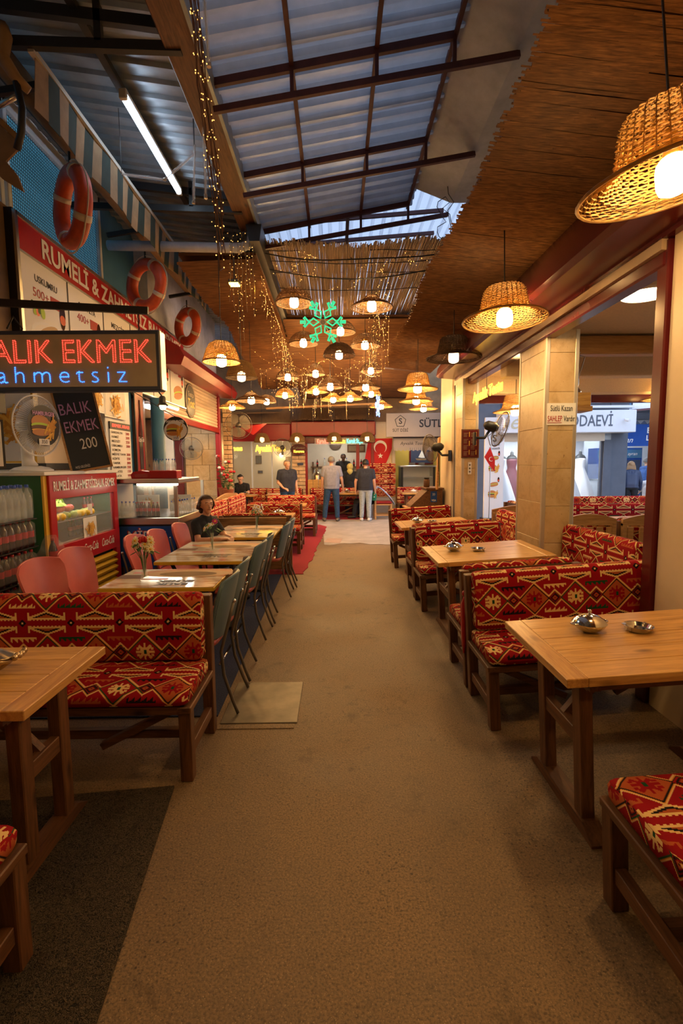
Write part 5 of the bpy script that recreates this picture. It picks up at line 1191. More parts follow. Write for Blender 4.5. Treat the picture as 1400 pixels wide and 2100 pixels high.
# lifebuoys
def buoy(label, loc, rz, r=.29):
    t = thing('lifebuoy', label, 'lifebuoy', loc, rz, 'orange lifebuoys along the awning'); q = .075
    MB().tube([(r * math.cos(2 * math.pi * i / 40), 0, r * math.sin(2 * math.pi * i / 40)) for i in range(40)], q, 12, False, True).build('ring', 'orange_buoy', t, True)
    for k in range(4):
        a = math.pi / 4 + k * math.pi / 2 + .2; MB().tube([(r * math.cos(a + s_), 0, r * math.sin(a + s_)) for s_ in (-.09, -.03, .03, .09)], q + .004, 12).build('tape_band', 'buoy_tape', t, True)
    MB().tube([((r + q + .006 + .03 * abs(math.sin(2 * a))) * math.cos(a + .95), .0, (r + q + .006 + .03 * abs(math.sin(2 * a))) * math.sin(a + .95)) for a in [2 * math.pi * i / 40 for i in range(40)]], .007, 5, False, True).build('grab_rope', 'buoy_tape', t)
    MB().tube([(0, 0, r + q - .02), (0, 0, r + q + .12)], .012, 5).build('hanging_loop', 'black', t); return t
buoy('nearest orange lifebuoy, hanging edge-on beside the blue mesh windows', (-2.43, 4.82, 3.98), R(-44), .29)
buoy('middle orange lifebuoy with white bands, hanging face-on above the menu sign', (-2.50, 6.78, 3.97), R(-27), .265)
buoy('farthest orange lifebuoy, by the far end of the striped valance', (-2.55, 8.75, 3.97), R(-36), .245)
# round shop logo on the shutter
t = thing('shutter_logo', 'round black shop logo painted on the roller shutter', 'sign', (-2.905, 9.95, 2.86)); q = Matrix.Rotation(math.pi / 2, 3, 'Y')
MB().lathe([(.34, 0), (.34, .012)], 36, rot=q).build('disc', 'black', t); MB().tube([(.014, .31 * math.cos(2 * math.pi * i / 40), .31 * math.sin(2 * math.pi * i / 40)) for i in range(40)], .008, 4, False, True).build('ring', 'shutter', t)
text('lettering', 'Tostçu', .14, 'shutter', t, a=A_, b=B_, o=(.016, 0, .12), shear=.2); text('lettering', 'Tost', .24, 'yellow_paint', t, a=A_, b=B_, o=(.016, 0, -.06), bold=.006, shear=.2)
# ================================================================== kiosk furniture
t = thing('drinks_fridge', 'red and green glass-door drinks fridge lettered RUMELİ & ZAHMETSİZBALIK EKMEK', 'fridge', (-2.7, 4.53, 0)); FW = 1.46; FH = 1.50
MB().b2((-.66, 0, .05), (-.60, FW, FH)).build('back_panel', 'green_paint', t)
for a in (0, FW - .03): MB().b2((-.64, a, .05), (-.02, a + .03, FH)).build('side_panel', 'green_paint', t)
MB().b2((-.66, -.03, FH), (.03, FW + .03, FH + .035), .005).build('top_slab', 'white', t); MB().b2((-.64, 0, .05), (-.03, FW, .10)).build('base', 'green_paint', t)
MB().b2((-.02, -.005, .05), (.0, .05, FH)).build('yellow_strip', 'yellow_paint', t)
for a in (.05, FW - .10): MB().b2((-.03, a, .05), (.02, a + .10, FH), .004).build('door_frame', 'red_plastic', t)
MB().b2((-.03, .05, 1.27), (.022, FW, FH), .004).build('header', 'red_plastic', t); MB().b2((-.03, .05, .60), (.022, FW, .82), .004).build('lower_rail', 'red_plastic', t)
MB().b2((-.03, .60, .08), (.015, .72, .60)).build('mullion', 'red_plastic', t); MB().b2((-.03, .05, .08), (.015, .6, .6)).build('lower_panel', 'green_paint', t)
text('lettering', 'RUMELİ & ZAHMETSİZBALIK EKMEK', .13, 'white', t, a=A_, b=B_, o=(.025, FW / 2 + .02, 1.39), bold=.002, width=1.28)
for a in (.75, 1.14): text('lettering', 'Coca-Cola', .13, 'white', t, a=A_, b=B_, o=(.025, a, .71), shear=.35, width=.30)
MB().b2((-.012, .15, .82), (-.006, FW - .10, 1.27)).build('glass_door', 'glass', t)
for k in range(6): MB().box((.0, 1.05, .14 + k * .078), (.06, .62, .035), Matrix.Rotation(.5, 3, 'Y')).build('louver', 'yellow_paint', t)
MB().b2((-.06, .73, .08), (-.05, 1.36, .6)).build('louver_back', 'black', t)
MB().b2((-.30, .10, 1.043), (-.075, .78, 1.105)).build('riser', 'steel', t); MB().b2((-.45, .10, 1.043), (-.135, .60, 1.165)).build('riser', 'steel', t)
for z in (.82, 1.03): MB().b2((-.60, .04, z), (-.03, FW - .04, z + .012)).build('shelf', 'steel', t)
MB().b2((-.10, .2, 1.285), (-.06, FW - .15, 1.30)).build('strip_light', 'fridge_light', t)
food('fries', t, (.004, .80, .90), A_, B_, .24, name='fries_picture'); MB().b2((-.004, .66, .76), (.002, .94, 1.03)).build('fries_card', 'paper', t); MB().b2((-.005, .78, 1.06), (-.001, .87, 1.17)).build('white_card', 'paper', t)
# produce on the upper shelf: each piece a thing of its own
def fruit(nm, lb, mat, p, r, cat, grp, sc=(1, 1, 1)): o = MB().ball((0, 0, 0), r, 12, 8, sc).build(nm, mat, None, True); o.location = p; return tag(o, lb, cat, grp)
zs = 1.043
for i in range(9): fruit('tomato', 'ripe tomato heaped behind the fridge glass', 'tomato', (-2.805 - .02 * (i % 2) - (.04 if i > 5 else 0), 4.74 + .086 * (i % 6) + (.05 if i > 5 else 0), zs + .108 + (.065 if i > 5 else 0)), .043, 'tomato', 'tomatoes in the fridge', (1, 1, .85))
for i in range(5): fruit('lemon', 'yellow lemon on the fridge shelf behind the glass', 'lemon', (-2.738 + .006 * (i % 2), 4.73 + .11 * i + (.26 if i > 1 else 0), zs + .040), .042, 'lemon', 'lemons in the fridge', (1, 1.25, .95))
for i in range(5): fruit('lime', 'greenish lime on the fridge shelf behind the glass', 'lime', (-2.742 - .012 * i, 4.95 + .13 * i + (.02 if i % 2 else 0), zs + .042), .042, 'lime', 'limes in the fridge', (1, 1.2, .95))
t = thing('lettuce', 'bright green curly lettuce on top of the tomatoes in the fridge', 'lettuce', (-2.86, 4.93, zs + .115)); t.scale = (.9, .9, .9)
for i in range(16):
    a = i * 2.4; mb = MB(); vs = []; R0 = .06 + .035 * (i % 3)
    for u in range(5):
        for v in range(5): vs.append((R0 * math.cos(a) * u / 4 + (v - 2) * .03 * -math.sin(a) + rnd.uniform(-.008, .008), R0 * math.sin(a) * u / 4 + (v - 2) * .03 * math.cos(a) + rnd.uniform(-.008, .008), .03 + .10 * (1 - (u / 4) ** 2) * (.5 + .5 * (i % 4) / 3) + .016 * math.sin(v * 3 + u * 4)))
    mb.add(vs, [(p * 5 + q_, p * 5 + q_ + 1, p * 5 + q_ + 6, p * 5 + q_ + 5) for p in range(4) for q_ in range(4)]).build('leaf', 'lettuce', t, True)
# bottles
def bottle_proto(nm, lb, cat, grp, body, cap, lab, h=.24, r=.031):
    t = thing(nm, lb, cat, (0, 0, 0), 0, grp)
    MB().lathe([(r * .8, 0), (r, .008), (r, h * .22), (r * .9, h * .32), (r, h * .42), (r, h * .58), (r * .75, h * .72), (r * .36, h * .84), (r * .34, h * .92)], 12).build('body', body, t, True)
    MB().lathe([(r * .42, h * .91), (r * .42, h), (r * .36, h * 1.005)], 10).build('cap', cap, t, True); MB().lathe([(r * 1.01, h * .34), (r * 1.015, h * .56)], 12, cap=False).build('label_band', lab, t, True); return t
W0 = bottle_proto('water_bottle', 'clear water bottle shrink-wrapped in the pack beside the fridge', 'bottle', 'shrink-wrapped water bottles', 'water', 'cap_blue', 'film', .30, .038)
C0 = bottle_proto('cola_bottle', 'dark cola bottle with red label stacked beside the fridge', 'bottle', 'stacked cola bottles', 'cola', 'red_plastic', 'red_plastic', .25, .034)
first = [True, True]
def place(proto, k, loc, label=None, group=None, sc=None):
    if first[k]: first[k] = False; proto.location = loc; return proto
    return copy_thing(proto, loc, None, label, group, sc=sc)
st_ = thing('drink_stack_shelf', 'dark shelf stacked with drink packs beside the fridge', 'shelf', (-2.78, 4.15, 0))
for z in (.32, .60, .88, 1.13): MB().b2((-.42, -.55, z - .012), (.085, .24, z - .004)).build('board', 'black', st_)
for a, b in ((-.40, -.53), (-.40, .22)): MB().b2((a - .015, b - .015, 0), (a + .015, b + .015, 1.11)).build('upright', 'black_steel', st_)
for i in range(2):
    for j in range(9): o = place(W0, 0, (-2.74 - .085 * i, 3.66 + .085 * j, 1.126)); o['label'] = 'clear water bottle in the %s row of the shrink-wrapped pack beside the fridge' % ('front', 'back')[i]; o['group'] = '%s row of the water pack' % ('front', 'back')[i]
MB().b2((-2.87, 3.61, 1.13), (-2.70, 4.39, 1.41), .03).build('shrink_film', 'film'); tag(bpy.data.objects['shrink_film'], 'shiny clear film wrapped round the water bottle pack', 'wrap')
for q_, z in enumerate((.876, .596, .316)):
    tag(MB().b2((-2.87, 3.61, z + .002), (-2.70, 4.39, z + .235), .03).build('shrink_film', 'film'), 'shiny film round the %s cola pack of the stack' % ('top', 'middle', 'bottom')[q_], 'wrap')
    for i in range(2):
        for j in range(9): o = place(C0, 1, (-2.74 - .085 * i, 3.66 + .085 * j, z)); o['label'] = 'dark cola bottle in the %s row of the %s pack stacked beside the fridge' % (('front', 'back')[i], ('top', 'middle', 'bottom')[q_]); o['group'] = '%s row of the %s cola pack' % (('front', 'back')[i], ('top', 'middle', 'bottom')[q_])
o = copy_thing(C0, (-2.60, 4.44, .66), None, 'cola bottle in a crinkled plastic bag on the crate before the fridge', sc=1.1)
t = thing('plastic_bag', 'crinkled clear bag over cola bottles in front of the fridge', 'bag', (-2.60, 4.42, .65)); mb = MB(); vs = []
for i in range(8):
    for k in range(14):
        a = 2 * math.pi * k / 14; rr = (.10, .115, .12, .115, .105, .085, .06, .04)[i] * (1 + .12 * math.sin(k * 5 + i * 2)); vs.append((rr * math.cos(a), rr * math.sin(a), .002 + i * .045))
mb.add(vs, [(i * 14 + k, i * 14 + (k + 1) % 14, i * 14 + 14 + (k + 1) % 14, i * 14 + 14 + k) for i in range(7) for k in range(14)]).build('film', 'film', t)
t = thing('drink_crate', 'red plastic crate carrying the bagged cola bottles', 'crate', (-2.60, 4.42, 0)); MB().b2((-.15, -.15, .0), (.15, .15, .64), .01).build('body', 'red_plastic', t)
for z in (.16, .34, .52): MB().b2((-.155, -.1, z), (.155, .1, z + .06)).build('grip_slot', 'black', t)
for i in range(6): copy_thing(W0, (-3.03 - .04 * (i % 2), 5.0 + .085 * i, zs), None, 'clear bottle standing at the back of the fridge shelf', 'bottles on the fridge shelves', sc=.62)
for i in range(8): copy_thing(C0, (-2.86, 5.22 + .075 * i, .835), None, 'cola bottle on the lower fridge shelf behind the glass', 'bottles on the fridge shelves', sc=.72)
for i in range(3): copy_thing(C0, (-2.92, 5.66 + .08 * i, zs), None, 'cola bottle at the far end of the upper fridge shelf', 'bottles on the fridge shelves', sc=.72)
# fans
def fan(name, label, loc, rz, pitch, r, stand, blade='fan_blade', cage='fan_grey', group=None, nw=40):
    t = thing(name, label, 'fan', loc, rz, group)
    h = bpy.data.objects.new('head', None); q = Matrix.Rotation(pitch, 3, 'X')
    def W(p): return tuple(q @ Vector(p))
    mb = MB()
    for k in range(nw):
        a = 2 * math.pi * k / nw; ca, sa = math.cos(a), math.sin(a)
        mb.tube([W((r * .22 * ca, -.065, r * .22 * sa)), W((r * .7 * ca, -.055, r * .7 * sa)), W((r * ca, 0, r * sa)), W((r * .7 * ca, .055, r * .7 * sa)), W((r * .2 * ca, .07, r * .2 * sa))], .0018, 3)
    mb.build('wire_cage', cage, t)
    MB().tube([W((r * math.cos(2 * math.pi * i / 40), 0, r * math.sin(2 * math.pi * i / 40))) for i in range(40)], .008, 6, False, True).build('rim', cage, t, True)
    for k in range(3):
        a0 = 2 * math.pi * k / 3 + .4; vs = []
        for i in range(6):
            rad = r * (.15 + .75 * i / 5); wd = .25 + .42 * math.sin(math.pi * (i + .6) / 6.4)
            for j in range(5): a = a0 + wd * (j - 2) * .75; vs.append(W((rad * math.cos(a), -.02 + .018 * (j - 2) / 2, rad * math.sin(a))))
        MB().add(vs, [(i * 5 + j, i * 5 + j + 1, i * 5 + j + 6, i * 5 + j + 5) for i in range(5) for j in range(4)]).build('blade', blade, t, True)
    MB().lathe([(.02, -.075), (.05, -.06), (.05, -.04)], 14, rot=q @ Matrix.Rotation(-math.pi / 2, 3, 'X') @ Matrix.Rotation(math.pi, 3, 'X')).build('hub', cage, t, True)
    MB().tube([W((0, .05, 0)), W((0, .09, 0)), W((0, .20, 0)), W((0, .24, 0))], [.05, .075, .065, .03], 14).build('motor', 'black' if stand != 'white' else 'white', t, True)
    if stand == 'wall':
        MB().tube([W((0, .14, -.06)), (0, .22, -.12), (0, .36, -.12)], .02, 8).build('arm', 'black', t, True); MB().b2((-.04, .35, -.22), (.04, .38, -.04), .006).build('wall_plate', 'black', t)
    elif stand == 'white':
        MB().tube([(0, .12, -.02), (0, .15, -.12), (0, .14, -.34), (0, .12, -.40)], [.05, .05, .055, .075], 14).build('neck', 'white', t, True); MB().lathe([(.19, 0), (.19, .012), (.15, .035), (.08, .05), (.06, .05)], 24, (0, .10, -.445)).build('foot', 'white', t, .7)
    return t
f = fan('table_fan', 'white table fan with a HAMBURGER picture disc, standing on the fridge', (-2.95, 4.92, 1.985), R(78), 0, .295, 'white', 'fan_blade_clear', 'white', nw=70)
MB().disc((0, -.072, 0), .20, (0, -1, 0), 28).build('picture_disc', 'black', f); food('burger', f, (0, -.074, -.01), (1, 0, 0), (0, 0, 1), .37); text('lettering', 'HAMBURGER', .055, 'chalk_pink', f, o=(0, -.0785, .115), bold=.001, width=.27); MB().b2((-.08, -.080, -.19), (.05, -.078, -.13)).build('price_tag', 'paper', f); text('price', '350', .05, 'black', f, o=(-.015, -.082, -.16), depth=.001)
fan('wall_fan', 'black wall fan turned to the aisle on the cream post by the cash desk', (1.60, 8.30, 1.83), -2.30, .12, .235, 'wall', group='wall fans')
fan('wall_fan', 'dark wall fan seen edge-on beside the menu board between the pillars', (2.32, 6.95, 2.05), 1.62, .30, .25, 'wall', group='wall fans')
fan('wall_fan', 'wall fan with tan blades in front of the yellow stone wall', (-3.52, 12.0, 1.98), .25, 0, .27, 'wall', group='wall fans')
fan('wall_fan', 'large wall fan beside the brick column, above the flower pots', (-2.42, 12.3, 2.55), .15, .1, .33, 'wall', group='wall fans')
fan('wall_fan', 'dark wall fan in front of the far brick column behind the standing man', (-1.62, 14.85, 2.08), .1, 0, .27, 'wall', group='wall fans')
# chalkboard
t = thing('chalkboard', 'leaning chalkboard sign reading BALIK EKMEK 200 in pink chalk', 'chalkboard', (-2.60, 5.25, 1.545)); t.rotation_euler = (R(-6), R(-10.5), R(22))
MB().b2((-.19, 0, .02), (.19, .02, .85)).build('board', 'chalk_black', t)
for q in ((-.205, -.185, .0, .87), (.185, .205, .0, .87)): MB().b2((q[0], -.008, q[2]), (q[1], .03, q[3])).build('frame', 'wood_pine', t)
for q in ((0, .02), (.85, .87)): MB().b2((-.2, -.008, q[0]), (.2, .03, q[1])).build('frame', 'wood_pine', t)
text('lettering', 'BALIK', .17, 'chalk_pink', t, o=(-.02, -.004, .66), width=.30); text('lettering', 'EKMEK', .17, 'chalk_pink', t, o=(.0, -.004, .47), width=.32); text('lettering', '200', .16, 'chalk_white', t, o=(.03, -.004, .28), width=.16); text('lettering', 'HOŞ GELDİNİZ', .035, 'chalk_white', t, o=(-.08, -.004, .05), width=.14)
for sx in (-1, 1): MB().bar((sx * .15, .02, .8), (sx * .15, .22, .04), .02, .02).build('leg', 'wood_pine', t)
# kiosk interior
t = thing('steel_hood', 'brown-grey stainless cooker hood inside the kiosk behind the fan', 'cooker hood', (-3.65, 5.6, 1.6)); MB().prism([(-.35, 0), (.35, 0), (.30, 1.0), (-.25, 1.0)], (0, .9, 0), (0, 0, 0), ((1, 0, 0), (0, 0, 1))).build('hood', 'shutter', t); MB().b2((-.37, -.02, -.05), (.37, .92, .02)).build('lip', 'black_steel', t)
t = thing('cooking_counter', 'stainless cooking counter inside the kiosk', 'counter', (-3.84, 5.5, 0)); MB().b2((-.4, -1.2, .1), (.4, 1.2, .88)).build('body', 'steel', t); MB().b2((-.42, -1.22, .88), (.42, 1.22, .92), .005).build('worktop', 'steel', t)
for sy in (-1, 1): MB().b2((-.38, sy * 1.1 - .03, 0), (-.32, sy * 1.1 + .03, .1)).build('foot', 'black', t); MB().b2((.3, sy * 1.1 - .03, 0), (.36, sy * 1.1 + .03, .1)).build('foot', 'black', t)
def poster(label, loc, w, h, kind, rz=0.0, frame='yellow_paint', txt=None, seed=2):
    t = thing('food_poster', label, 'poster', loc, rz); MB().b2((-w / 2, 0, -h / 2), (w / 2, .012, h / 2)).build('board', frame, t); MB().b2((-w / 2 + .02, -.004, -h / 2 + .02), (w / 2 - .02, .001, h / 2 - .02)).build('sheet', 'paper', t)
    if kind: food(kind, t, (0, -.004, -.02), (1, 0, 0), (0, 0, 1), min(w, h) * .95, seed=seed, n=90)
    if txt: text('lettering', txt, .06, 'red_plastic', t, o=(0, -.007, h / 2 - .07), width=w * .75, depth=.001)
    return t
poster('yellow-edged poster lettered BULUNUR behind the white table fan', (-3.60, 5.35, 2.05), .62, .85, 'fries', .45, txt='BULUNUR')
poster('orange picture of fried food at the far left edge of the kiosk', (-2.98, 4.15, 1.78), .36, .42, 'fries', .9, 'black', seed=8)
poster('poster with a plate of golden french fries high on the kiosk front', (-2.87, 6.50, 2.40), .62, .40, 'fries', math.pi / 2, 'white', seed=4)
poster('picture of fried fish beside the plate of french fries', (-2.87, 5.98, 2.42), .40, .38, 'fries', math.pi / 2, 'white', seed=5)
t = thing('price_list', 'white price list headed EKMEK ARASI with red prices on the kiosk post', 'price list', (-2.882, 6.64, 1.72)); t.rotation_euler = (0, 0, R(90)); t.scale = (1.35, 1, .80)
MB().b2((-.23, 0, -.46), (.23, .012, .42)).build('board', 'white', t); MB().b2((-.23, -.003, .42), (.23, .014, .54)).build('header', 'black', t); text('lettering', 'EKMEK ARASI', .07, 'led_red', t, o=(0, -.006, .48), width=.38)
for i, (nm, pr) in enumerate((('SARDALYA', '200'), ('HAMSİ', '200'), ('MEZGİT', '250'), ('USKUMRU', '300'), ('SOMON', ''), ('MİDYE TAVA', '300'), ('KÖFTE', '250'), ('TAVUK', '200'), ('HAMBURGER', '350'), ('PATATES', '150'), ('SALATA', '100'), ('TAVUK ŞİNİTZEL', '200'))):
    z = .37 - i * .071; text('lettering', nm, .05, 'black', t, a=(1, 0, 0), o=(-.21, -.003, z), align='LEFT', depth=.001, bold=.0005)
    if pr: text('price', pr, .06, 'red_plastic', t, o=(.15, -.003, z), depth=.001, bold=.001)
t = thing('cola_banner', 'tall narrow red banner with a cola bottle and white script', 'banner', (-2.86, 7.25, 1.98)); t.rotation_euler = (0, 0, R(90)); MB().b2((-.14, 0, -.70), (.14, .015, .68)).build('panel', 'red_paint', t); MB().b2((-.16, .002, -.72), (.16, .02, .70)).build('frame', 'black', t)
food('fries', t, (0, -.001, -.55), (1, 0, 0), (0, 0, 1), .22, seed=9); MB().add([(-.06, -.006, -.45), (.06, -.006, -.45), (.07, -.006, .1), (.025, -.006, .35), (.022, -.006, .55), (-.022, -.006, .55), (-.025, -.006, .35), (-.07, -.006, .1)], [tuple(range(8))]).build('bottle_print', 'cola', t); text('lettering', 'Coca-Cola', .10, 'white', t, o=(0, -.008, -.02), shear=.3, width=.2)
# round hanging burger sign and its spot lamp
t = thing('burger_sign', 'round hanging HAMBURGER sign with a price of 350', 'sign', (-2.10, 6.5, 2.06)); q = Matrix.Rotation(math.pi / 2, 3, 'X')
MB().lathe([(.158, -.008), (.158, .008)], 32, rot=q).build('disc', 'black', t); MB().disc((0, -.0085, -.02), .15, (0, -1, 0), 28, 1, .8).build('picture', 'white', t); food('burger', t, (0, -.010, -.02), (1, 0, 0), (0, 0, 1), .28, seed=3); text('lettering', 'HAMBURGER', .05, 'white', t, o=(0, -.012, .09), bold=.002, width=.23); MB().b2((-.05, -.014, -.15), (.05, -.01, -.095), .002).build('price_tag', 'white', t); text('price', '350', .045, 'blue_cloth', t, o=(0, -.0155, -.122), depth=.001); MB().tube([(0, 0, .155), (-.79, 0, .64)], .004, 4).build('hang_wire', 'black', t)
t = thing('spot_lamp', 'small black clip lamp under the end of the menu sign', 'lamp', (-2.50, 7.2, 2.46)); MB().lathe([(.03, .12), (.045, .10), (.05, .02), (.085, -.02), (.08, -.02), (.045, .0)], 14).build('shade', 'black', t, .6); MB().ball((0, 0, -.03), .05, 12, 8).build('bulb', 'bulb_soft', t, True); MB().tube([(0, 0, .11), (-.1, 0, .25), (-.49, 0, .26)], .012, 6).build('arm', 'black', t)
t = thing('strip_light', 'short white strip light under the end of the menu sign', 'lamp', (-2.93, 8.6, 2.61)); MB().b2((-.04, -.6, 0), (.04, .6, .04)).build('housing', 'white', t); MB().b2((-.03, -.58, -.015), (.03, .58, .002)).build('diffuser', 'shop_light', t)
# steel snack counter
t = thing('snack_counter', 'stainless glass snack counter with a MİDYE DOLMA poster beside the fridge', 'counter', (-2.38, 6.75, 0))
MB().b2((-.42, -.60, .08), (.36, .62, .84)).build('body', 'black', t); MB().b2((-.46, -.64, .84), (.40, .66, .93), .008).build('worktop', 'steel', t)
p = MB().b2((-.38, -.612, .12), (.33, -.60, .82)).build('poster', 'blue_cloth', t); text('lettering', 'MİDYE\nDOLMA', .16, 'red_plastic', p, o=(-.03, -.616, .62), bold=.004, width=.56); text('lettering', 'MİDYE\nDOLMA', .16, 'white', p, o=(-.02, -.619, .615), width=.55, bold=.001)
mb = MB()
for i in range(40): mb.ball((rnd.uniform(-.36, .30), -.616, rnd.uniform(.14, .30)), .04, 7, 4, (1, .1, .6), Matrix.Rotation(rnd.uniform(0, 3), 3, 'Y'))
mb.build('mussel_print', 'meat', p)
for (a, b, c, d) in ((-.44, -.62, -.36, -.58), (.34, -.62, .38, -.58), (-.44, .60, -.40, .64), (.34, .60, .38, .64)): MB().b2((a, b, .93), (c if a > 0 else a + .03, d, 1.36)).build('post', 'steel', t)
MB().b2((-.42, -.61, .95), (.36, -.605, 1.34)).build('glass_front', 'glass', t); MB().b2((.365, -.6, .95), (.37, .62, 1.12)).build('glass_side', 'glass', t)
MB().b2((-.5, -.70, 1.36), (.44, .2, 1.42), .01).build('canopy', 'steel', t); MB().b2((-.10, -.66, 1.335), (.40, -.62, 1.362)).build('strip_light', 'counter_light', t)
for xx, nm in ((-.22, 0), (.22, 1)):
    c = MB().b2((xx - .15, .0, .95), (xx + .15, .012, 1.18)).build('fries_card', 'paper', t); food('fries', c, (xx, -.002, 1.05), (1, 0, 0), (0, 0, 1), .22, seed=20 + nm)
for i in range(10): copy_thing(W0, (-2.12 + .012 * i, 6.28 + .07 * i, .931), None, 'small blue-capped water bottle in the front row of the snack counter', 'water bottles on the snack counter', sc=.66)
for i in range(4): copy_thing(W0, (-2.74 + .05 * i, 6.24, .931), None, 'small water bottle behind the counter glass by the fridge', 'water bottles on the snack counter', sc=.66)
for i in range(8): copy_thing(C0, (-2.60 + .055 * (i % 6), 6.34 + .06 * (i // 6), .931), None, 'small cola bottle behind the snack counter glass', 'cola bottles on the snack counter', sc=.72)
t = thing('paper_tub', 'white paper tub between the bottles on the snack counter', 'tub', (-2.58, 6.55, .931)); MB().lathe([(.06, 0), (.075, .17), (.068, .17), (.055, .01)], 18).build('cup', 'white', t, .6); MB().lathe([(.078, .17), (.078, .18)], 18).build('rim', 'paper', t)
t = thing('bottle_carrier', 'red carrier of little sauce bottles on top of the snack counter', 'carrier', (-2.16, 6.22, 1.42)); MB().b2((-.17, -.10, 0), (.17, .10, .10), .006).build('tray', 'red_plastic', t)
for i in range(8): copy_thing(W0, (-2.30 + .075 * (i % 4) + .02, 6.18 + .08 * (i // 4), 1.515), None, 'little clear sauce bottle standing in the red carrier', 'sauce bottles in the carrier', sc=.5)
t = thing('napkin_box', 'red arched dispenser beside the sauce bottles on the counter top', 'dispenser', (-2.44, 6.22, 1.42)); MB().prism([(-.12, 0), (.12, 0), (.13, .05), (.10, .085), (0, .10), (-.10, .085), (-.13, .05)], (0, .16, 0), (0, -.08, 0), ((1, 0, 0), (0, 0, 1))).build('body', 'red_plastic', t); MB().b2((-.08, -.085, .015), (.08, -.079, .06)).build('slot', 'film', t)

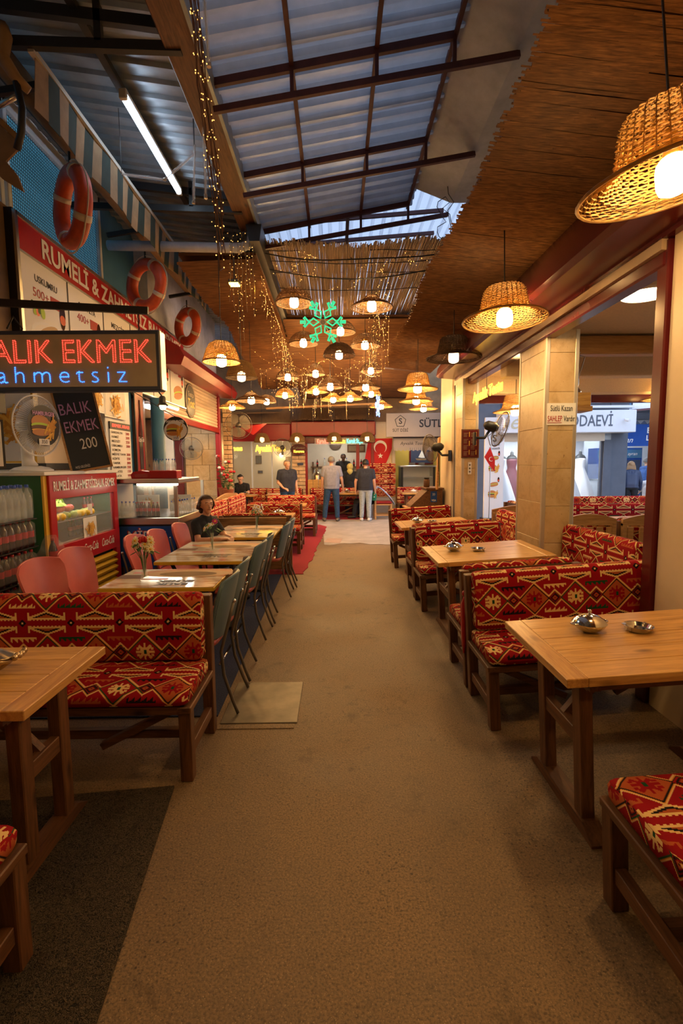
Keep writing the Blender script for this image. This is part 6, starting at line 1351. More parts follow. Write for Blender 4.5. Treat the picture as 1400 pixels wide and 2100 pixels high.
# ================================================================== people
def person(label, loc, rz, J=None, height=1.75, voxel=.011, skin='skin', shirt='tee_black', legs='jeans_blue', shoe='black', hair='hair_black', hair_kind='short', sleeve=.62, face=True, build=1.0, belly=0.0, head_turn=0.0, head_tilt=0.0, long_coat=False, scarf=None, group=None, hips_out=0.0, collar=True):
    """one continuous body (union of limbs, remeshed), with clothing and hair as children; the figure faces -y"""
    k = height / 1.75
    D = {'pelvis': (0, 0, .95), 'chest': (0, .0, 1.27), 'neck': (0, .01, 1.475), 'head': (0, -.015, 1.615)}
    for s_, n in ((1, 'L'), (-1, 'R')):
        D['sh' + n] = (s_ * .185, .01, 1.415); D['el' + n] = (s_ * .245, .03, 1.13); D['wr' + n] = (s_ * .26, -.05, .89)
        D['hip' + n] = (s_ * .09, 0, .92); D['kn' + n] = (s_ * .105, -.02, .50); D['an' + n] = (s_ * .115, .02, .09)
    if J: D.update(J)
    D = {a: Vector(b) for a, b in D.items()}
    P = []                                                                        # (tag, p0, p1, r0, r1, squash)
    b_ = build; pv, chs, nk, hd = D['pelvis'], D['chest'], D['neck'], D['head']; up = (nk - pv).normalized(); side = (D['shL'] - D['shR']).normalized(); fw = side.cross(up).normalized() * -1
    if fw.length < .1: fw = Vector((0, -1, 0))
    lo_ = pv + up * .03
    P += [('legs', D['hipR'], D['hipL'], .100 * b_, .100 * b_)]
    for q_ in (-1, -.35, .35, 1): P += [('shirt', lo_ + side * .072 * q_ * b_, chs + side * .085 * q_ * b_ + up * .02, .108 * b_, .108 * b_), ('shirt', chs + side * .085 * q_ * b_ + up * .02, chs + side * .105 * q_ * b_ + up * .10, .108 * b_, .082 * b_)]
    if belly: P.append(('shirt', pv + up * .17 + fw * belly * .5 - side * .04, pv + up * .17 + fw * belly * .5 + side * .04, .10 + belly * .4, .10 + belly * .4))
    P += [('shirt', nk - up * .035 - side * .02, D['shL'], .066, .060 * b_), ('shirt', nk - up * .035 + side * .02, D['shR'], .066, .060 * b_), ('skin', nk - up * .02, hd - Vector((0, 0, .06)), .056 if hair_kind != 'tied' else .046, .052 if hair_kind != 'tied' else .044)]
    hq = Matrix.Rotation(head_turn, 3, 'Z') @ Matrix.Rotation(head_tilt, 3, 'X')
    def HP(x, y, z): return hd + hq @ Vector((x, y, z))
    P += [('skin', HP(0, .015, .035), HP(0, .01, .02), .088, .086), ('skin', HP(0, -.02, .01), HP(0, -.035, -.055), .071, .047), ('skin', HP(0, -.055, -.085), HP(0, -.05, -.08), .030, .030), ('skin', HP(0, -.088, .005), HP(0, -.101, -.024), .009, .0125), ('skin', HP(.082, .01, .015), HP(.084, .012, -.02), .012, .009), ('skin', HP(-.082, .01, .015), HP(-.084, .012, -.02), .012, .009), ('skin', HP(.03, -.078, .032), HP(-.03, -.078, .032), .016, .016), ('skin', HP(.016, -.085, -.052), HP(-.016, -.085, -.052), .009, .009)]
    for s_, n in ((1, 'L'), (-1, 'R')):
        sh, el, wr = D['sh' + n], D['el' + n], D['wr' + n]; cut = sh + (el - sh) * sleeve if sleeve <= 1 else None
        if sleeve <= 1: P += [('shirt', sh, cut, .060 * b_, .050 * b_), ('skin', cut, el, .043 * b_, .039), ('skin', el, wr, .040, .027)]
        else: P += [('shirt', sh, el, .060 * b_, .047), ('shirt', el, wr, .047, .036)]
        d = (wr - el).normalized(); hn = D.get('hand' + n); d = (hn - wr).normalized() if hn is not None else d
        ax = d.cross(side); ax = ax.normalized() if ax.length > .2 else Vector((0, 1, 0)); lat = ax.cross(d).normalized()       # lat: across the palm; ax: palm normal
        flat_ = Vector((0, 1, 0)) if abs(d.z) > .6 else side
        lat = (flat_ - d * flat_.dot(d)).normalized(); ax = d.cross(lat).normalized()
        for i in range(3): P.append(('skin', wr + d * .01, wr + d * .085 + lat * (i - 1) * .024, .022, .016))
        curl = ax * (.012 if ax.dot(Vector((-s_, 0, 0))) > 0 else -.012) if abs(d.z) > .6 else Vector((0, 0, -.012))
        for i, L in enumerate((.058, .072, .076, .064)):
            p0 = wr + d * .088 + lat * (1.5 - i) * .021; p1 = p0 + d * L * .5 + curl; p2 = p1 + d * L * .42 + curl * 2.2; P += [('skin', p0, p1, .0105, .0095), ('skin', p1, p2, .0095, .008)]
        th0 = wr + d * .03 - lat * -.02 * (1 if lat.dot(Vector((0, -1, 0))) < 0 else -1)
        tdir = Vector((0, -1, 0)) if abs(d.z) > .6 else -side * s_
        P += [('skin', wr + d * .025 + tdir * .018, wr + d * .06 + tdir * .042, .014, .011), ('skin', wr + d * .06 + tdir * .042, wr + d * .095 + tdir * .046, .011, .009)]
        hp, kn, an = D['hip' + n], D['kn' + n], D['an' + n]; toe = D.get('toe' + n, an + Vector((s_ * .03, -.165, -.045)))
        P += [('legs', hp, kn, .093 * b_, .066), ('legs', kn, an + (kn - an) * .12, .066, .052), ('skin', an + (kn - an) * .15, an, .040, .036), ('shoe', an - Vector((0, 0, .035)), toe + (an - toe) * .12, .045, .040), ('shoe', an + (an - toe).normalized() * .035 - Vector((0, 0, .045)), an - Vector((0, 0, .04)), .042, .044)]
    if long_coat: P += [('shirt', pv, Vector((pv.x, pv.y, .62)), .17, .24), ('shirt', pv + up * .1, pv, .15, .17)]
    mb = MB()
    for (tg, p0, p1, r0, r1) in P:
        d = p1 - p0; L = d.length; q = Vector((0, 0, 1)).rotation_difference(d).to_matrix() if L > 1e-6 else Matrix.Identity(3)
        prof = [(max(1e-4, r0 * math.cos(a)), r0 * math.sin(a)) for a in (-1.5, -1.05, -.5, 0)] + [(max(1e-4, r1 * math.cos(a)), L + r1 * math.sin(a)) for a in (0, .5, 1.05, 1.5)]
        mb.lathe(prof, 14, p0, True, q)
    root = thing('person', label, 'person', loc, rz, group); root.scale = (k, k, k)
    tmp = mb.build('person_tmp', skin); md = tmp.modifiers.new('r', 'REMESH'); md.mode = 'VOXEL'; md.voxel_size = voxel; sm = tmp.modifiers.new('s', 'SMOOTH'); sm.iterations = 3; sm.factor = .45
    dg = bpy.context.evaluated_depsgraph_get(); me = bpy.data.meshes.new_from_object(tmp.evaluated_get(dg)); bpy.data.objects.remove(tmp)
    me.materials.clear(); me.materials.append(M(skin)); me.polygons.foreach_set('use_smooth', [True] * len(me.polygons)); me.name = 'body'
    body = bpy.data.objects.new('body', me); C.objects.link(body); body.parent = root
    # clothing: offset copies of the parts of the body it covers
    groups = {'shirt': [], 'legs': [], 'shoe': []}
    import numpy as np
    nv = len(me.vertices); co = np.empty(nv * 3); me.vertices.foreach_get('co', co); co = co.reshape(-1, 3); best = np.full(nv, 1e9); tg_i = np.zeros(nv, int); keys = ['skin', 'shirt', 'legs', 'shoe']
    for (tg, p0, p1, r0, r1) in P:
        a = np.array(p0); d = np.array(p1 - p0); L2 = max(1e-9, float(d @ d)); tt = np.clip(((co - a) @ d) / L2, 0, 1); dist = np.linalg.norm(co - a - tt[:, None] * d, axis=1) - (r0 + (r1 - r0) * tt)
        w = dist < best; best[w] = dist[w]; tg_i[w] = keys.index(tg)
    if not long_coat:
        hem = (co - np.array(pv)) @ np.array(up); tg_i[(tg_i == 1) & (hem < -.055)] = 2; tg_i[(tg_i == 2) & (hem >= -.055) & (hem < .25) & (np.abs((co - np.array(pv)) @ np.array(side)) < .2)] = 1
    no = np.empty(nv * 3); me.vertices.foreach_get('normal', no); no = no.reshape(-1, 3); polys = [tuple(p.vertices) for p in me.polygons]
    for ti, nm, mt, off in ((2, 'trousers', legs, .010), (1, 'shirt' if not long_coat else 'coat', shirt, .013), (3, 'shoes', shoe, .008)):
        fs = [p for p in polys if sum(tg_i[v] == ti for v in p) >= 2]
        if not fs or mt is None: continue
        used = sorted({v for f in fs for v in f}); mp = {v: i for i, v in enumerate(used)}
        wr_ = [off + (.0016 * math.sin(co[v][2] * 23 + co[v][0] * 31 + co[v][1] * 19) if nm != 'shoes' else 0) for v in used]
        pos = {v: Vector(co[v] + no[v] * o_) for v, o_ in zip(used, wr_)}; ec = {}
        for f in fs:
            for a_, b2_ in zip(f, f[1:] + f[:1]): e_ = (min(a_, b2_), max(a_, b2_)); ec[e_] = ec.get(e_, 0) + 1
        nb = {}
        for (a_, b2_), c_ in ec.items():
            if c_ == 1: nb.setdefault(a_, []).append(b2_); nb.setdefault(b2_, []).append(a_)
        for _ in range(14):
            new = {v: (pos[v] * .4 + sum((pos[q_] for q_ in ns), Vector()) / len(ns) * .6) for v, ns in nb.items()}; pos.update(new)
        m2 = bpy.data.meshes.new(nm); m2.from_pydata([tuple(pos[v]) for v in used], [], [tuple(mp[v] for v in f) for f in fs]); m2.materials.append(M(mt)); m2.polygons.foreach_set('use_smooth', [True] * len(m2.polygons))
        o = bpy.data.objects.new(nm, m2); C.objects.link(o); o.parent = root
    # hair
    def hcap(rx, ry, rz_, c, keep, mat, nm='hair', n=22, m=16):
        mb = MB(); vs = []; ok = {}
        for i in range(m + 1):
            for j in range(n):
                ph = math.pi * i / m; th = 2 * math.pi * j / n; v = Vector((rx * math.sin(ph) * math.cos(th), ry * math.sin(ph) * math.sin(th), rz_ * math.cos(ph))); wob = 1 + .02 * math.sin(j * 3.1 + i * 2.3); p = HP(*(v * wob + Vector(c))); vs.append(p); ok[i * n + j] = keep(v)
        fs = [(i * n + j, (i + 1) * n + j, (i + 1) * n + (j + 1) % n, i * n + (j + 1) % n) for i in range(m) for j in range(n)]
        mb.add(vs, [f for f in fs if sum(ok[q] for q in f) >= 3]); o = mb.build(nm, mat, root, True); md = o.modifiers.new('t', 'SOLIDIFY'); md.thickness = .004; return o
    if hair_kind == 'short': hcap(.093, .099, .102, (0, .014, .030), lambda v: v.z > .042 or (v.y > -.01 and v.z > -.05), hair)
    elif hair_kind == 'tied':
        hcap(.093, .099, .102, (0, .014, .030), lambda v: (v.z > .050) or (v.y > -.03 and v.z > -.03) or (v.y > .0 and v.z > -.075), hair); mb = MB()
        for i in range(26):
            a = i * 2.4; mb.ball(HP(.062 * math.cos(a) * (1 - i / 60), .105 + .03 * math.sin(a), .03 - .005 * i), .026, 7, 5, (1, .9, .7), Matrix.Rotation(a, 3, 'Y'))
        for s_ in (-1, 1):
            for i in range(5): mb.tube([HP(s_ * .088, -.035 + .012 * i, .045), HP(s_ * .099, -.02 + .02 * i, .0), HP(s_ * .092, .02 + .018 * i, -.045), HP(s_ * .06, .08 + .01 * i, -.06)], [.004, .009, .009, .006], 6)
        mb.build('hair_bun', hair, root, True); mb = MB()
        for i in range(70):
            a = -2.15 + 4.3 * i / 69; w_ = rnd.uniform(-.05, .05); y0 = -.66 if abs(a) < .95 else (-.36 if abs(a) < 1.5 else -.02); pts = []
            for y_ in (y0, y0 * .5 + .1, .35, .72, .96):
                s2 = math.sqrt(max(0, 1 - y_ * y_)); aa = a + w_ * (1 + y_); v = Vector((.0965 * math.sin(aa) * s2, .103 * y_, .105 * math.cos(aa) * s2)); pts.append(HP(*(v + Vector((0, .014, .030)))))
            mb.tube(pts + [HP(0, .14, -.005)], [.003, .0048, .0052, .0052, .0048, .004], 5)
        mb.build('hair_locks', hair, root, True)
    elif hair_kind == 'long':
        hcap(.097, .104, .106, (0, .012, .030), lambda v: (v.z > .045) or (v.y > -.02), hair); mb = MB()
        for i in range(14): x = -.09 + .18 * i / 13; mb.tube([HP(x * .9, .09, .02), HP(x * 1.15, .11, -.10), HP(x * 1.25 + .01 * math.sin(i * 3), .10, -.22 - .03 * math.sin(i * 2))], [.022, .022, .008], 6)
        mb.build('hair_length', hair, root, True)
    elif hair_kind == 'cap': hcap(.102, .112, .110, (0, .010, .035), lambda v: v.z > .030, hair, 'cap'); MB().ball(HP(0, -.12, .065), .07, 12, 6, (1, .9, .12)).build('cap_peak', hair, root, True); hcap(.096, .106, .11, (0, .012, .028), lambda v: v.y > .0 and v.z > -.06, 'hair_black')
    elif hair_kind == 'scarf': hcap(.108, .118, .125, (0, .012, .022), lambda v: v.z > .05 or v.y > -.055, scarf, 'headscarf'); MB().tube([HP(0, .03, -.09), HP(0, .06, -.16), HP(0, .09, -.24)], [.10, .10, .03], 12).build('scarf_drape', scarf, root, True)
    if face:
        for s_ in (-1, 1):
            e = MB().ball(HP(s_ * .032, -.0850, .016), .0105, 10, 8, (1.2, .6, .6)).build('eye', 'eye_white', root, True); MB().ball(HP(s_ * .032, -.0925, .016), .0062, 8, 6, (1, .5, 1)).build('iris', 'hair_brown', e, True)
            MB().tube([HP(s_ * .014, -.097, .036), HP(s_ * .032, -.0965, .042), HP(s_ * .050, -.084, .036)], .0032, 5).build('eyebrow', 'hair_brown' if hair_kind != 'short' or hair == 'hair_black' else 'hair_grey', root, True)
        MB().tube([HP(-.024, -.085, -.052), HP(-.008, -.0955, -.050), HP(.008, -.0955, -.050), HP(.024, -.085, -.052)], [.002, .0068, .0068, .002], 6).build('lips', 'lip', root, True)
    return root
PI = math.pi
man_b = {'elL': (.25, .04, 1.13), 'wrL': (.285, -.06, .90)}
person('grey-haired man in a grey T-shirt and blue jeans, back turned, before the juice shop', (-.13, 13.35, 0), PI, {'wrR': (-.30, -.10, .90), 'elR': (-.27, .02, 1.13), 'knL': (.16, -.03, .5), 'anL': (.20, .02, .09), 'knR': (-.13, 0, .5), 'anR': (-.15, .05, .09)}, 1.79, shirt='tee_grey', legs='jeans_blue', shoe='fan_grey', hair='hair_grey', face=False, build=1.12)
person('man in a navy T-shirt, pale jeans and dark cap, back turned, beside the flag', (.80, 13.35, 0), PI - .15, {'wrL': (.29, -.02, .90), 'elL': (.28, .05, 1.13), 'anR': (-.10, .03, .09), 'knR': (-.09, 0, .5)}, 1.69, shirt='tee_navy', legs='jeans_pale', shoe='sole', hair='hair_black', hair_kind='cap', face=False, build=1.12)
person('grey-haired man in a black T-shirt walking past the far brick column', (-1.28, 12.75, 0), .35, {'elR': (-.25, .02, 1.14), 'wrR': (-.16, -.20, 1.0), 'handR': (-.08, -.27, .97)}, 1.70, shirt='tee_navy', legs='jeans_blue', hair='hair_grey', build=1.12, belly=.05, head_turn=.12)
sit = {'pelvis': (0, 0, .54), 'chest': (0, -.02, .86), 'neck': (0, -.03, 1.06), 'head': (0, -.05, 1.205), 'hipL': (.09, 0, .52), 'hipR': (-.09, 0, .52), 'knL': (.12, -.42, .53), 'knR': (-.12, -.42, .53), 'anL': (.12, -.40, .09), 'anR': (-.12, -.40, .09), 'shL': (.18, -.01, 1.0), 'shR': (-.18, -.01, 1.0), 'elL': (.23, -.10, .80), 'elR': (-.23, -.10, .80), 'wrL': (.14, -.34, .80), 'wrR': (-.14, -.34, .80), 'handL': (.06, -.42, .80), 'handR': (-.06, -.42, .80)}
wom = dict(sit); wom.update({'head': (0, -.05, 1.212), 'shL': (.155, -.01, .985), 'shR': (-.155, -.01, .985), 'pelvis': (0, 0, .56), 'hipL': (.09, 0, .55), 'hipR': (-.09, 0, .55), 'knL': (.12, -.42, .56), 'knR': (-.12, -.42, .56), 'elL': (.20, -.16, .79), 'wrL': (.07, -.40, .80), 'handL': (-.02, -.46, .80), 'elR': (-.235, -.12, .79), 'wrR': (-.10, -.36, .805), 'handR': (0, -.42, .805)})
person('woman with tied-back dark hair in a black T-shirt seated at the printed table', (-1.56, 5.72, .009), 1.05, wom, 1.60, .0085, shirt='tee_black', legs='tee_grey', hair='hair_brown', hair_kind='tied', build=.88, head_turn=-.38)
sm_ = dict(sit); sm_.update({'head': (0, -.09, 1.20)})
person('dark-haired man in a black shirt seated looking down inside the neon-window shop', (-2.72, 13.95, 0), .0, sm_, 1.72, shirt='tee_black', legs='tee_black', hair='hair_black', head_tilt=.4)
person('barista in a black shirt standing behind the juice counter', (.24, 16.55, .18), .1, {'elL': (.30, -.02, 1.15), 'wrL': (.20, -.22, 1.05), 'elR': (-.28, 0, 1.15), 'wrR': (-.15, -.22, 1.03)}, 1.74, skin='skin_dark', shirt='tee_black', legs='tee_black', hair='hair_black', sleeve=1.5)
person('woman in a long black coat and yellow headscarf at the juice counter, back turned', (.42, 15.0, .0), PI, {}, 1.58, shirt='tee_black', legs='tee_black', hair_kind='scarf', scarf='scarf_yellow', face=False, sleeve=1.5, long_coat=True)
leg = dict(sit); leg.update({'knL': (.13, -.44, .52), 'anL': (.10, -.52, .09), 'knR': (-.11, -.42, .52), 'anR': (-.14, -.34, .09)})
person('seated person in dark trousers half hidden behind the man with the cap', (.98, 14.05, .0), -PI / 2, leg, 1.66, shirt='tee_black', legs='tee_navy', hair='hair_black', face=False)
# chair with a pale jacket and a green cap
t = thing('wooden_chair', 'wooden chair with a red seat pad under a pale jacket', 'chair', (1.30, 13.75, 0), 0)
for sx in (-1, 1):
    for sy in (-1, 1): MB().b2((sx * .22 - .025, sy * .22 - .025, 0), (sx * .22 + .025, sy * .22 + .025, .44 if sx > 0 else .92), .004).build('leg', 'wood_pine', t)
    MB().b2((-.22, sx * .22 - .02, .12), (.22, sx * .22 + .02, .16)).build('stretcher', 'wood_pine', t)
MB().b2((-.25, -.25, .42), (.25, .25, .45)).build('seat_frame', 'wood_pine', t); MB().b2((-.24, -.24, .45), (.25, .24, .52), .03).build('seat_pad', 'red_paint', t); MB().b2((-.26, -.22, .52), (-.19, .22, .90), .025).build('back_pad', 'red_paint', t)
t = thing('jacket', 'pale blue jacket thrown over the wooden chair', 'jacket', (1.30, 13.75, .525)); mb = MB(); vs = []
for i in range(9):
    for j in range(8): vs.append((-.29 + .085 * i * .9, -.17 + .045 * j + .01 * math.sin(i), .42 - .011 * i * i * .75 + .018 * math.sin(j * 1.7 + i) if i > 1 else .20 + .12 * i))
o = mb.add(vs, [(i * 8 + j, i * 8 + j + 1, i * 8 + j + 9, i * 8 + j + 8) for i in range(8) for j in range(7)]).build('cloth', 'jacket_pale', t, True); md = o.modifiers.new('t', 'SOLIDIFY'); md.thickness = .02
t = thing('green_cap', 'green baseball cap hung on the wooden chair back', 'cap', (1.04, 13.50, .62)); MB().ball((0, 0, .05), .10, 14, 10, (.75, .9, 1.25)).build('crown', 'cap_green', t, True); MB().ball((0, -.03, -.05), .085, 12, 6, (.8, .9, .2)).build('peak', 'cap_green', t, True); MB().disc((0, -.093, .04), .014, (0, -1, 0), 12).build('emblem', 'white', t)

# ================================================================== far shops
def neon(nm, label, txt, size, mat, loc, a=(1, 0, 0), width=None, cat='neon sign'):
    t = thing('neon_sign', label, cat, loc)
    me = text_mesh(txt, size, (1, 0, 0), (0, 1, 0), (0, 0, 0), 0.004 * size / .2, 'CENTER', 0, width=width); mb = MB(); a = Vector(a)
    for lp in outline_points(me, size * .05, None, None, None, None):
        if len(lp) > 3: mb.tube([a * p.x + Vector((0, 0, p.y)) for p in lp], size * .028, 4, False, True)
    bpy.data.meshes.remove(me); mb.build('neon_lettering', mat, t); return t
def hang_wires(t, xs, h):
    for x in xs: MB().tube([(x[0], x[1], .05), (x[0], x[1], h)], .003, 4).build('hang_wire', 'black', t)
t = neon('n', 'yellow neon lettering Ayvalık Tostu in the far shop window', 'Ayvalık Tostu', .27, 'neon_yellow', (-2.02, FY - .02, 2.06), width=.92)
t = neon('n', 'yellow neon word at the edge of the far window by the flower pots', 'mes', .2, 'neon_yellow', (-3.08, FY - .02, 2.07), width=.38)
t = thing('neon_sign', 'red, yellow and green neon line Karadut Limonata Koruk Suyu above the juice window', 'neon sign', (0.05, FY - .16, 2.26)); MB().b2((-.70, .01, -.1), (.82, .02, .1)).build('backing', 'clear', t)
for txt, m_, x, w in (('Karadut', 'neon_red', -.46, .34), ('Limonata', 'neon_yellow', .02, .44), ('Koruk Suyu', 'neon_teal', .52, .48)): text('lettering', txt, .19, m_, t, o=(x, -.01, 0), width=w, bold=.003)
t = neon('n', 'yellow neon lettering Ayvalık Tostu hung slanting by the second pillar', 'Ayvalık Tostu', .19, 'neon_yellow', (1.98, 6.5, 2.50), a=(0, -1, 0), width=1.25); hang_wires(t, [(0, 0)], .30)
# milk shop
t = thing('milk_shop_sign', 'grey SÜT DİBİ SÜTLÜ shop sign board with a hexagon emblem', 'sign', (2.30, 13.9, 2.62)); MB().b2((-.88, 0, -.30), (1.3, .06, .36), .006).build('board', 'beige_sign', t)
text('lettering', 'SÜTLÜ', .30, 'black', t, o=(.48, -.003, .06), bold=.006, width=.85); text('lettering', 'SÜT DİBİ', .12, 'black', t, o=(-.48, -.003, -.12), width=.44, bold=.001); text('emblem', 'S', .22, 'black', t, o=(-.48, -.003, .13), bold=.004)
MB().tube([(-.48 + .16 * math.sin(2 * PI * i / 5), -.006, .13 + .17 * math.cos(2 * PI * i / 5)) for i in range(5)], .008, 4, False, True).build('emblem_frame', 'black', t)
t = thing('shop_awning', 'grey fringed awning valance lettered Ayvalık below the milk shop sign', 'awning', (2.5, 14.1, 2.02)); MB().b2((-.85, 0, 0), (1.0, .02, .30)).build('valance', 'beige_sign', t); MB().prism([(0, .28), (1.06, .50), (1.06, .53), (0, .31)], (1.85, 0, 0), (-.85, 0, 0), ((0, 1, 0), (0, 0, 1))).build('roof_cloth', 'beige_sign', t)
for i in range(30): MB().b2((-.84 + i * .06, .002, -.07 - .02 * (i % 2)), (-.84 + i * .06 + .05, .016, .0)).build('fringe', 'beige_sign', t)
text('lettering', 'Ayvalık Tostu', .13, 'black', t, o=(-.3, -.003, .12), shear=.2)
t = thing('wall_picture', 'framed ship picture on the ochre wall of the milk shop', 'picture', (2.86, FY + 1.26, 1.85)); MB().b2((-.40, 0, -.32), (.40, .03, .32)).build('frame', 'burgundy', t); MB().b2((-.35, -.006, -.27), (.35, .002, .27)).build('print', 'navy', t); MB().add([(-.2, -.008, -.12), (.2, -.008, -.12), (.14, -.008, -.18), (-.14, -.008, -.18)], [(0, 1, 2, 3)]).build('ship_hull', 'stripe_cream', t); MB().add([(0, -.008, -.10), (.12, -.008, -.10), (.02, -.008, .16), (-.10, -.008, -.08)], [(0, 1, 2, 3)]).build('ship_sail', 'white', t)
t = thing('glass_cabinet', 'dark-framed glass display cabinet with metal shelves in the milk shop', 'cabinet', (2.62, FY + .75, .0))
for (a, b, c, d) in ((-.55, -.48, 0, 1.45), (.48, .55, 0, 1.45)): MB().b2((a, -.3, c), (b, .3, d)).build('post', 'black', t)
MB().b2((-.58, -.33, 1.45), (.58, .33, 1.50), .006).build('top', 'steel', t); MB().b2((-.48, .26, .1), (.48, .29, 1.45)).build('back', 'white_metal', t); MB().b2((-.55, -.3, .04), (.55, .3, .5)).build('base', 'black', t)
for z in (.78, 1.12): MB().b2((-.48, -.27, z), (.48, .26, z + .02)).build('shelf', 'steel', t)
MB().b2((-.48, -.30, .5), (.48, -.29, 1.45)).build('glass_door', 'glass', t)
for k, x in enumerate((-.15, .16)):
    t = thing('plate_stack', ('stack of white plates on the glass cabinet, nearer the flag', 'stack of white plates on the glass cabinet, nearer the pillar')[k], 'plates', (2.62 + x, FY + .75, 1.501))
    for i in range(5): MB().lathe([(.05, 0), (.10, .012), (.11, .02), (.10, .018)], 20, (0, 0, i * .018)).build('plate', 'white', t, .8)
bench('kilim bench in front of the milk shop window', 1.2, (2.4, 14.55, 0), 0, uvb=(.1, .1), H=.0)
wood_table('small wooden table with a white dish in front of the milk shop', .7, .6, (2.18, 13.8, 0), 0, 0); sugar_dish('small white lidded dish on the table before the milk shop', (2.18, 13.75, .752), mat='white')
# flag and stacked cushions
t = thing('crescent_flag', 'red flag with white crescent and star hanging on the wall beside the juice shop', 'flag', (1.36, FY - .08, 1.98)); vs = []
for i in range(9):
    for j in range(9): x = -.36 + .80 * i / 8 - .02 * j; z = .36 - .86 * j / 8 * (1 - .12 * (i / 8)); vs.append((x - (.10 * (j / 8) ** 2 * (i / 8)), -.012 * math.sin(i * 1.1 + j * .3) - .01, z))
MB().add(vs, [(i * 9 + j, i * 9 + j + 1, i * 9 + j + 10, i * 9 + j + 9) for i in range(8) for j in range(8)]).build('cloth', 'flag_red', t, True)
cr = [(.20 * math.cos(a), .20 * math.sin(a)) for a in [R(35) + R(290) * i / 24 for i in range(25)]] + [(.045 + .163 * math.cos(a), .163 * math.sin(a)) for a in [R(320) - R(280) * i / 24 for i in range(25)]]
n_ = len(cr) // 2; vs = [(-.02 + p[0], -.035, .03 + p[1]) for p in cr]; fs = [(i, i + 1, 2 * n_ - 2 - i, 2 * n_ - 1 - i) for i in range(n_ - 1)]
ob = MB().add([(x * .0 + (-.0 + (x + .02) * math.cos(-PI / 2) - (z - .03) * math.sin(-PI / 2)), y, .10 + (x + .02) * math.sin(-PI / 2) * 1 + (z - .03) * math.cos(-PI / 2)) for x, y, z in vs], fs).build('crescent', 'white', t)
MB().add([((.09 if i % 2 == 0 else .036) * math.sin(PI * i / 5), -.036, -.17 + (.09 if i % 2 == 0 else .036) * math.cos(PI * i / 5)) for i in range(10)], [tuple(range(10))]).build('star', 'white', t)
for k in range(3):
    t = thing('kilim_cushion', ('kilim cushion at the bottom of the pile under the flag', 'kilim cushion in the middle of the pile under the flag', 'kilim cushion on top of the pile under the flag')[k], 'cushion', (1.42, FY - .20, .58 + k * .335), 0, 'kilim cushions piled under the flag')
    cushion(t, 'pad', .78, [(-.10, .0), (-.12, .06), (-.12, .27), (-.10, .33), (.08, .33), (.09, .30), (.09, .03), (.08, 0)], 'kilim', (.2, .05))
t = thing('cushion_box', 'low pale bench box carrying the pile of kilim cushions', 'box', (1.42, FY - .20, 0)); MB().b2((-.40, -.14, 0), (.40, .12, .56), .01).build('body', 'beige_sign', t); MB().b2((-.42, -.16, .56), (.42, .13, .58)).build('lid', 'wood_pine', t)
# juice shop contents
t = thing('wall_clock', 'round white wall clock inside the juice shop', 'clock', (-.02, FY + 2.36, 2.28)); q = Matrix.Rotation(PI / 2, 3, 'X'); MB().lathe([(.20, 0), (.20, .03), (.18, .035)], 30, rot=q).build('rim', 'steel', t, .6); MB().disc((0, -.034, 0), .18, (0, -1, 0), 30).build('dial', 'white', t)
for a, l in ((.7, .10), (2.4, .14)): MB().bar((0, -.038, 0), (l * math.sin(a), -.038, l * math.cos(a)), .012, .004).build('hand', 'black', t)
t = thing('wall_picture', 'wide brown-framed picture on the juice shop wall', 'picture', (.72, FY + 2.38, 2.12)); MB().b2((-.32, 0, -.14), (.32, .02, .14)).build('frame', 'wood_dark', t); MB().b2((-.27, -.005, -.09), (.27, .002, .09)).build('print', 'stripe_cream', t)
t = thing('wall_shelf', 'dark wall shelf of the juice shop below the clock', 'shelf', (-.30, FY + 2.25, 1.45)); MB().b2((-.6, -.12, 0), (1.4, .14, .03)).build('board', 'wood_dark_x', t); MB().b2((-.6, -.12, -.45), (1.4, .14, -.42)).build('board', 'wood_dark_x', t)
for x in (-.55, .4, 1.3): MB().b2((x, .08, -.45), (x + .04, .14, .2)).build('bracket', 'wood_dark', t)
for i in range(14): copy_thing((C0 if i % 3 else W0), (-.80 + .13 * i, FY + 2.25, 1.48 if i % 2 else 1.03), None, '%s bottle on the %s board of the juice shop wall shelf' % ('dark cola' if i % 3 else 'clear water', 'upper' if i % 2 else 'lower'), 'bottles on the juice shop shelf')
t = thing('coffee_machine', 'copper and steel coffee maker on the juice shop counter', 'coffee machine', (-.62, FY + .45, .90)); MB().lathe([(.14, 0), (.15, .30), (.12, .36), (.05, .42), (.05, .50)], 18).build('boiler', 'bronze', t, .7); MB().tube([(.14, 0, .2), (.22, 0, .2), (.22, 0, .12)], .012, 6).build('tap', 'brass', t); MB().ball((0, 0, .52), .03, 8, 6).build('knob', 'brass', t)
t = thing('juice_dispenser', 'clear juice dispenser with a red tap at the juice counter', 'dispenser', (-.60, FY + .85, .90)); MB().lathe([(.12, .1), (.13, .45), (.12, .5)], 16).build('tank', 'water', t, True); MB().b2((-.12, -.12, 0), (.12, .12, .1)).build('base', 'steel', t); MB().b2((-.02, -.16, .10), (.02, -.1, .16)).build('tap', 'red_plastic', t)
t = thing('service_counter', 'juice shop service counter with a pale worktop', 'counter', (.10, FY + .60, 0)); MB().b2((-.9, -.40, 0), (.9, .40, .86)).build('body', 'wood_dark', t); MB().b2((-.94, -.42, .86), (.94, .42, .90), .005).build('worktop', 'white', t)
for i in range(9):
    t = thing('drinking_glass', 'upturned drinking glass in the row on the juice counter', 'glass', (.35 + .07 * i, FY + .35, .90), 0, 'glasses on the juice counter'); MB().lathe([(.03, 0), (.026, .10), (.022, .10), (.026, .005)], 10).build('tumbler', 'water', t, .8)
t = thing('wooden_barrel_panel', 'amber wooden plank panel beside the juice counter', 'panel', (-.55, FY - .14, .15)); 
